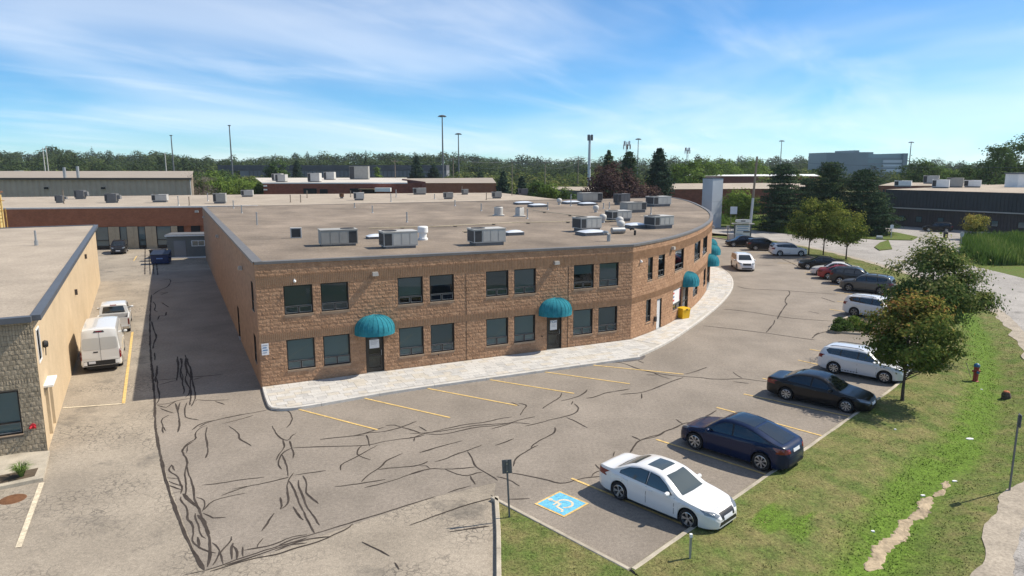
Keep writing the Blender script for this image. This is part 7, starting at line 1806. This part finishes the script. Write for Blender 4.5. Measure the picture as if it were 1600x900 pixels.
# reeds and rough grass
def tallgrass(name, label, poly, count, h, w=.05, tb=.5, z=0):
    xs = [p[0] for p in poly]; ys = [p[1] for p in poly]; V = []; F = []; T = []; n_ = 0
    while n_ < count:
        x, y = random.uniform(min(xs), max(xs)), random.uniform(min(ys), max(ys))
        if not inside(x, y, poly): continue
        hh = h*random.uniform(.5, 1.15)*(.8+.35*math.sin(x*1.3+y*.7)); a = random.uniform(0, 6.28); c, s = math.cos(a)*w, math.sin(a)*w; lx, ly = random.gauss(0, .18)*hh, random.gauss(0, .18)*hh; k = len(V)
        V += [(x-c, y-s, z), (x+c, y+s, z), (x+lx*.4+c*.6, y+ly*.4+s*.6, z+hh*.6), (x+lx*.4-c*.6, y+ly*.4-s*.6, z+hh*.6), (x+lx, y+ly, z+hh)]; F += [(k, k+1, k+2, k+3), (k+3, k+2, k+4)]; t_ = tb+random.gauss(0, .2)+.2*math.sin(x*.9-y*.4); T += [t_, t_]; n_ += 1
    me = bpy.data.meshes.new(name); me.from_pydata(V, [], F); at_ = me.attributes.new('tint', 'FLOAT', 'FACE'); at_.data.foreach_set('value', [min(1, max(0, t)) for t in T]); me.materials.append(LM['reed']); return ob(name, me, label=label, cat='grass', kind='stuff')
def pxpoly(L): return [(G(x, y).x, G(x, y).y) for x, y in L]
tallgrass('reed_bed', 'tall green reeds along the far side of the road', pxpoly([(1500, 396), (1512, 404), (1535, 415), (1660, 415), (1660, 385), (1560, 383), (1502, 385)]), 16000, 1.9, .06, .45)
tallgrass('rough_grass', 'rough grass strip at the foot of the dark pines', pxpoly([(1120, 350), (1150, 352), (1200, 361), (1250, 369), (1320, 378), (1345, 376), (1330, 366), (1250, 355), (1180, 345), (1120, 338)]), 9000, 1.1, .06, .5)
tallgrass('hedge_grass', 'clipped hedge strip beside the driveway of the dark building', pxpoly([(1500, 383), (1600, 383), (1640, 376), (1640, 370), (1505, 374)]), 7000, 1.3, .07, .3)
p = G(28, 748, .15); tuft = []
pl = thing('ornamental_grass', 'arching green ornamental grass tuft in the planter', 'plant', (p.x, p.y+.2, .147)); mb = MB()
for _ in range(170):
    a = random.uniform(0, 6.28); L = random.uniform(.3, .62); w = .012; d = Vector((math.cos(a), math.sin(a), 0)); s = Vector((-d.y, d.x, 0))*w; b0 = d*random.uniform(0, .06)
    m1 = b0+d*L*.35+Vector((0, 0, L*.8)); m2 = b0+d*L*.85+Vector((0, 0, L*.75)); k = len(mb.v); mb.v += [tuple(b0-s), tuple(b0+s), tuple(m1+s), tuple(m1-s), tuple(m2)]; mb.f += [(k, k+1, k+2, k+3), (k+3, k+2, k+4)]
mb.build('blades', mat('tuft green', (.10, .16, .03), .8, .3, 9), pl, kind='stuff')
# shrub bed in the lot
SB = MB().prism(pxpoly([(1297, 519), (1304, 506), (1326, 497), (1400, 512), (1400, 527), (1338, 522)])[::-1], -.02, .12).build('shrub_bed', M['soil'], kind='structure')
kerbs([Vector(q) for q in pxpoly([(1345, 523), (1297, 519), (1304, 506), (1330, 496)])][::-1], 'kerb_length', SB, w=.15, z1=.15, step=2, m='concold')
for px, py, r, lm, lb in ((1307, 517, .42, 'mid', 'low dark shrub at the front corner of the kerbed bed'), (1321, 516, .55, 'mid', 'round dark green shrub, largest in the kerbed bed'), (1312, 508, .5, 'mid', 'dark shrub behind the largest one in the kerbed bed'), (1334, 508, .6, 'light', 'pale yellow-green shrub in the kerbed bed'), (1345, 515, .5, 'light', 'pale shrub at the tree end of the kerbed bed')):
    p = G(px, py, .12); q = rng.normal(size=(900, 3)); q /= np.linalg.norm(q, axis=1, keepdims=True); q *= rng.uniform(.55, 1.05, (900, 1))*r; q[:, 2] = np.abs(q[:, 2])*1.1+.05
    s_ = thing('shrub', lb, 'shrub', (p.x, p.y, .12), 0, 'shrubs in the kerbed bed'); ob('foliage', leaves(q, .13, rng.uniform(.1, .7, 900), LM[lm], 'foliage'), s_); MB().tube([(0, 0, 0), (0, 0, r*.7)], .03, 5).build('stem', M['bark'], s_)
# ------------------------------------------------------------------ poles, signs, street furniture
def zat(py, Y): return CAM_H-(py-257)/1100*Y
def mast(px, ytop, Y, label, r=.35, head='ring', group='tall highway light masts', m='pole'):
    h = zat(ytop, Y); t = thing('light_mast', label, 'light mast', at(px, Y, -.5), 0, group)
    MB().tube([(0, 0, 0), (0, 0, h)], [r, r*.45], 8).build('pole', M[m], t)
    if head == 'ring':
        MB().lathe([(.2, h-.4), (1.3, h-.2), (1.35, h+.05), (.3, h+.3)], 12).build('lamp_ring', M[m], t)
        for k in range(6): a = k*math.pi/3; MB().box(-.3, .3, -.2, .2, -.25, 0, M=Matrix.Translation((math.cos(a)*1.3, math.sin(a)*1.3, h-.2))).build('lamp_head', M[m], t)
    else: MB().box(-.5, .5, -.3, .3, h-.1, h+.3).build('lamp_head', M[m], t)
mast(695, 182, 270, 'tallest light mast, just left of the middle of the skyline', .42); mast(719, 209, 330, 'shorter light mast right of the tallest one', .42); mast(374, 197, 300, 'light mast above the left end of the overpass', .45, 'bar'); mast(285, 212, 320, 'light mast beyond the corrugated shed', .45, 'bar')
mast(1208, 220, 420, 'light mast above the woodland left of the office block', .4); mast(1404, 222, 430, 'light mast beside the right end of the office block', .45); mast(991, 217, 380, 'thin light mast behind the tall spruce', .35)
M['polel'] = mat('pale steel', (.50, .52, .54), .5, 0, metal=.3)
t = thing('cell_monopole', 'pale cellular monopole with a boxy head behind the back roof', 'mast', at(917.5, 300, -.5)); h = zat(211, 300)
MB().tube([(0, 0, 0), (0, 0, h)], [.75, .45], 10).build('pole', M['polel'], t)
for k in range(3): a = k*2.09; MB().box(-.45, .45, -.2, .2, h-2.2, h+.2, M=Matrix.Translation((math.cos(a)*.9, math.sin(a)*.9, 0))).build('antenna_panel', M['pole'], t)
for px, y0, Y, lb in ((974, 221, 330, 'lattice cell tower with red and white antennas above the pines'), (1066, 231, 450, 'distant cell tower with a crowded head')):
    t = thing('cell_tower', lb, 'mast', at(px, Y, -.5), 0, 'cell towers'); h = zat(y0, Y)
    for sx, sy in ((-.6, -.6), (.6, -.6), (0, .7)): MB().tube([(sx, sy, 0), (sx*.6, sy*.6, h)], .12, 5).build('leg', M['polel'], t)
    for k in range(int(h/2)): MB().tube([(-.6, -.6, k*2), (.55, -.55, k*2+2)], .06, 4).build('brace', M['polel'], t)
    for k in range(8): a = k*.785; MB().box(-.25, .25, -.12, .12, h-3.4+(k % 2)*1.5, h-1.2+(k % 2)*1.5, M=Matrix.Translation((math.cos(a)*1.5, math.sin(a)*1.5, 0))).build('antenna_panel', M['white' if k % 3 else 'rust'], t)
def upole(px, ytop, Y, label, r=.16, m='wood', arm=True):
    h = zat(ytop, Y)+.5; t = thing('utility_pole', label, 'utility pole', at(px, Y, -.5), 0, 'utility poles')
    MB().tube([(0, 0, 0), (0, 0, h)], [r*1.2, r*.8], 7).build('pole', M[m], t)
    if arm: MB().box(-1.2, 1.2, -.08, .08, h-.9, h-.7).build('cross_arm', M[m], t)
    for s in (-1.05, 0, 1.05): MB().tube([(s, 0, h-.7 if arm else h), (s, 0, h-.45 if arm else h+.2)], .06, 5).build('insulator', M['polel'], t)
    return (at(px, Y)[0], Y, h-.9)
up = [upole(x, y, Y, lb) for x, y, Y, lb in ((622, 249, 255, 'thin utility pole left of the spruces'), (710.5, 246, 235, 'utility pole right of the tallest light mast'), (800, 250, 250, 'utility pole above the spruce at the brick unit'), (850.5, 250.5, 230, 'pale utility pole above the green shrub trees'), (900.5, 244, 250, 'utility pole above the grey hall'), (980, 248, 225, 'utility pole between the copper trees'))]
for x, y, Y, lb in ((89, 232, 290, 'thin pole in front of the woodland at far left'), (94, 230, 292, 'second thin pole at far left, close to the first'), (273.5, 240, 280, 'white-footed pole behind the corrugated shed')): upole(x, y, Y, lb, .22, 'woodl', False)
wires = thing('power_lines', 'sagging power lines strung between the utility poles', 'power line')
for a, b in zip(up[:-1], up[1:]):
    for off, dz in ((-1, .3), (1, .3), (0, -1.6)):
        MB().tube([(a[0]+off+(b[0]-a[0])*k/8, a[1]+(b[1]-a[1])*k/8, a[2]+(b[2]-a[2])*k/8+dz-1.3*(1-(2*k/8-1)**2)) for k in range(9)], .045, 4, False).build('wire', M['pole'], wires)
t = thing('utility_pole', 'leaning timber utility pole with a pale lower half behind the business sign', 'utility pole', at(1167, 118), 0, 'utility poles')
MB().tube([(0, 0, 0), (.28, 0, 6.2)], [.24, .21], 8).build('pale_sleeve', M['polel'], t); MB().tube([(.28, 0, 6.2), (.56, 0, 13.0)], [.2, .16], 8).build('pole', M['wood'], t); MB().box(.25, .8, -.08, .08, 11.6, 11.9).build('bracket', M['wood'], t)
MB().tube([(.56, 0, 12.6), (10, -2, 11.8), (22, -6, 11.3), (60, -20, 11.2)], .03, 4, False).build('wire', M['pole'], wires).location = at(1167, 118)

# business sign by the road
ps = G(1168, 375); t = thing('business_sign', 'white pylon business directory sign with an oval top by the road', 'sign', (ps.x, 113, 0), R(-8)); M['signp'] = mat('white sign face', (.66, .69, .72), .4, .05, 1)
for s in (-1.25, 1.25): MB().box(s-.1, s+.1, -.1, .1, 0, 2.25).build('post', M['capd'], t)
pn = MB().box(-1.14, 1.14, -.09, .09, .25, 2.1).build('panel', M['signp'], t)
M['sblue'] = mat('blue sign print', (.16, .30, .48), .5, 0)
for z, w, m_ in ((1.95, .95, 'sblue'), (1.62, .8, 'sblue'), (1.3, .9, 'sblue')): MB().box(-w, w, -.097, -.091, z-.07, z+.05).build('print_band', M[m_], pn)
MB().box(.1, 1.1, -.099, -.091, .95, 1.16).build('black_panel', M['black'], pn); MB().box(-1.0, .0, -.098, -.091, .62, .72).build('print_band', M['sblue'], pn)
MB().box(-1.75, 1.75, -.25, .25, 2.25, 2.42).build('roof_bar', M['conc'], t)
mb = MB(); pts = [(1.2*math.copysign(abs(math.cos(a))**.5, math.cos(a)), .27*math.copysign(abs(math.sin(a))**.5, math.sin(a))) for a in np.linspace(0, 2*math.pi, 25)[:-1]]; k = len(pts)
mb.v = [(x, -.1, 2.78+z) for x, z in pts]+[(x, .1, 2.78+z) for x, z in pts]; mb.f = [tuple(range(k)), tuple(reversed(range(k, 2*k)))]+[(i, k+i, k+(i+1) % k, (i+1) % k) for i in range(k)]
ov = mb.build('oval_top', M['white'], t); text('102', .36, M['black'], ov, (0, -.106, 2.78), (R(90), 0, 0)) if False else MB().box(-.35, .35, -.106, -.101, 2.7, 2.86).build('number_block', M['black'], ov)
def signpost(name, label, loc, h, pw, ph, rz, m='galv', back='signback', lean=0, group=None, plates=1):
    t = thing(name, label, 'sign', loc, R(rz), group)
    MB().box(-.03, .03, -.025, .025, 0, h, taper=0).build('post', M[m], t)
    pb = MB().box(-pw/2, pw/2, -.045, -.027, h-ph, h+.02).build('plate', M[back], t)
    MB().box(-pw/2+.02, pw/2-.02, -.05, -.046, h-ph+.02, h).build('plate_face', M['white'], pb) if plates else None
    for dz in (.1, ph-.1): MB().box(-.02, .02, .026, .034, h-dz-.015, h-dz+.015).build('bolt', M['alloy'], t)
    t.rotation_euler[1] = R(lean); return t
M['signback'] = mat('sign back aluminium', (.13, .14, .155), .5, .1, 4, metal=.3)
p = G(796, 808, .12); signpost('parking_sign', 'grey-backed parking sign on a post at the tip of the grass island', (p.x, p.y, .1), 2.02, .32, .46, 185, 'pole', 'signback', 2.5)
p = G(1078, 872, .12); t = thing('marker_post', 'short thin grey post in the grass by the white sedan', 'post', (p.x, p.y, .1)); MB().box(-.03, .03, -.03, .03, 0, .78).build('post', M['galv'], t); MB().box(-.04, .04, -.04, .04, .7, .8).build('cap', M['white'], t)
p = G(1577, 767, .0); signpost('road_sign', 'tall thin road sign post seen edge-on at the right', (p.x, p.y, verge_z(p.x, p.y)-.05), 2.95, .30, .45, 72, 'pole', 'signback', 0)
p = G(1500, 395); t = thing('stop_sign', 'grey-backed octagonal road sign by the reeds', 'sign', (p.x, p.y, 0), R(20)); MB().tube([(0, 0, 0), (0, 0, 2.7)], .05, 6).build('post', M['galv'], t); MB().lathe([(0, -.02), (.38, -.02), (.38, .02), (0, .02)], 8, axis='y', c=(0, 0, 2.5)).build('plate', M['hvac'], t)
p = G(1392, 372, .13); t = thing('small_lamp_post', 'slim white post with a small sign on the lawn island', 'post', (p.x, p.y, .12)); MB().tube([(0, 0, 0), (0, 0, 2.2)], .06, 6).build('post', M['polel'], t); MB().box(-.25, .25, -.05, .05, 1.5, 2.1).build('plate', M['signp'], t)
p = G(1374, 373, .13); t = thing('ground_sign', 'low white sign block at the edge of the lawn island', 'sign', (p.x, p.y, .12), R(-20)); MB().box(-.5, .5, -.15, .15, 0, .25).build('base', M['concold'], t); MB().box(-.42, .42, -.1, .1, .25, .5).build('panel', M['white'], t)
p = G(1477, 372); t = thing('bollard_bin', 'small black bin standing on the driveway', 'bin', (p.x, p.y, .02)); MB().lathe([(0, 0), (.32, 0), (.36, 1.0), (.3, 1.05), (0, 1.08)], 12).build('body', M['black'], t); MB().lathe([(.37, .9), (.4, .9), (.4, 1.0), (.37, 1.0)], 12).build('rim', M['capd'], t)
p = G(1136, 383); t = thing('power_post', 'slim dark post beside the grey cabinet at the lot entrance', 'post', (p.x, p.y, 0)); MB().tube([(0, 0, 0), (0, 0, 2.9)], .06, 6).build('post', M['pole'], t); MB().box(-.2, .2, -.04, .04, 2.3, 2.9).build('plate', M['hvac'], t)
p = G(1141.5, 381); t = thing('utility_cabinet', 'pale grey utility cabinet on a short leg at the lot entrance', 'cabinet', (p.x, p.y, 0)); MB().box(-.4, .4, -.25, .25, .45, 1.5).build('case', M['hvac'], t); MB().box(-.33, .33, -.27, -.25, .52, 1.43).build('door', M['hvacl'], t); MB().box(-.1, .1, -.1, .1, 0, .45).build('leg', M['wood'], t)
p = at(1141, 126); t = thing('lease_board', 'small pale signboard among the bushes across the road', 'sign', p); MB().box(-.6, .6, -.05, .05, 3.0, 4.3).build('board', M['signp'], t); MB().box(-.5, -.42, -.04, .04, 0, 3.0).build('leg', M['wood'], t); MB().box(.42, .5, -.04, .04, 0, 3.0).build('leg', M['wood'], t)
# hydrant marker, leaning stick, stump, yellow bin
p = G(1524, 592, 0); p.z = verge_z(p.x, p.y); t = thing('hydrant_post', 'red hydrant post with a blue cap standing in the verge', 'hydrant', (p.x, p.y, p.z-.02)); M['blue'] = mat('blue enamel', (.03, .12, .22), .4, .1, 5); M['redrust'] = mat('faded red enamel', (.30, .045, .035), .6, .25, 6)
MB().lathe([(0, 0), (.17, 0), (.17, .04), (.125, .06), (.125, .78), (.15, .8), (.15, .84)], 14).build('barrel', M['redrust'], t, smooth=40); MB().lathe([(.15, .84), (.16, .86), (.16, .92), (.12, 1.0), (.05, 1.04), (0, 1.05)], 14).build('bonnet', M['blue'], t, smooth=40)
for s in (-1, 1): MB().tube([(0, 0, .6), (s*.2, 0, .6)], .06, 8).build('nozzle', M['redrust'], t)
MB().tube([(0, 0, .55), (0, -.2, .55)], .075, 8).build('nozzle_cap', M['blue'], t)
p = G(1517, 590); t = MB().tube([(p.x, p.y, 0), (p.x-.25, p.y+.1, .75)], .018, 5).tube([(p.x-.25, p.y+.1, .74), (p.x-.27, p.y+.11, .82)], .025, 5).build('marker_stick', M['wood'], None, label='thin leaning marker stick beside the hydrant post', cat='stick')
p = G(1572, 619, -.1); t = thing('tree_stump', 'dark stump with a reddish-orange top in the swale', 'stump', (p.x, p.y, verge_z(p.x, p.y)-.04)); mb = MB()
for i in range(9):
    for j in range(4): a = 2*math.pi*i/9; r = (.24, .22, .17, .05)[j]*random.uniform(.85, 1.2); mb.v.append((math.cos(a)*r, math.sin(a)*r, (0, .2, .36, .42)[j]*random.uniform(.95, 1.1)))
mb.f = [(i*4+j, ((i+1) % 9)*4+j, ((i+1) % 9)*4+j+1, i*4+j+1) for i in range(9) for j in range(3)]+[tuple(i*4+3 for i in range(9))]
mb.build('wood', M['bark'], t); MB().lathe([(0, .46), (.12, .43), (.16, .36)], 9).build('orange_cap', mat('faded orange', (.45, .13, .05), .8, .2, 8), t)
p = G(1065, 497, .15); t = thing('yellow_bin', 'bright yellow box-shaped bin against the curved wall', 'bin', (p.x+.1, p.y+.1, .152), R(35)); M['yel'] = mat('yellow plastic', (.72, .42, .008), .45, .06, 3)
MB().box(-.38, .38, -.32, .32, 0, .68, taper=-.05).build('body', M['yel'], t); lid = MB().box(-.45, .45, -.39, .39, .68, .80, taper=.05).build('lid', M['yel'], t); MB().box(-.1, .1, -.42, -.39, .68, .74).build('latch', M['black'], lid)
# litter on the verge
LIT = ((1515, 681, .16, 'longest white litter scrap on the bright swale grass'), (1364, 828, .07, 'tiny white litter scrap left of the mud bed'), (1398, 677, .06, 'pale litter speck on the dry grass below the small maple'), (1534, 606, .08, 'pale litter scrap below the hydrant post'), (1443, 768, .09, 'pale litter scrap at the left lip of the mud bed'), (1492, 746, .1, 'cream litter scrap at the far end of the mud bed'))
for i, (px, py, s, lb) in enumerate(LIT):
    p = G(px, py, -.1); z = verge_z(p.x, p.y); P_ = [(p.x+s*random.uniform(.6, 1)*math.cos(a)*1.3, p.y+s*random.uniform(.5, 1)*math.sin(a)*.8) for a in np.linspace(0, 6.28, 7)[:-1]]
    MB().prism(P_, z-.01, z+.035).build('litter_scrap', M['paper'], None, label=lb, cat='litter', group='litter scraps on the verge')

# thin summer haze over the whole place
hz = bpy.data.materials.new('summer haze'); hz.use_nodes = True; tt = hz.node_tree; tt.nodes.remove(tt.nodes['Principled BSDF'])
pv = N('ShaderNodeVolumePrincipled', tt); pv.inputs['Color'].default_value = (.80, .88, 1.0, 1); pv.inputs['Density'].default_value = .00010; pv.inputs['Anisotropy'].default_value = .2
tt.links.new(pv.outputs[0], tt.nodes['Material Output'].inputs['Volume'])
MB().box(-1750, 1750, -350, 1650, -1.7, 52).build('haze', hz, kind='stuff', label='thin bluish summer haze filling the air', cat='haze')
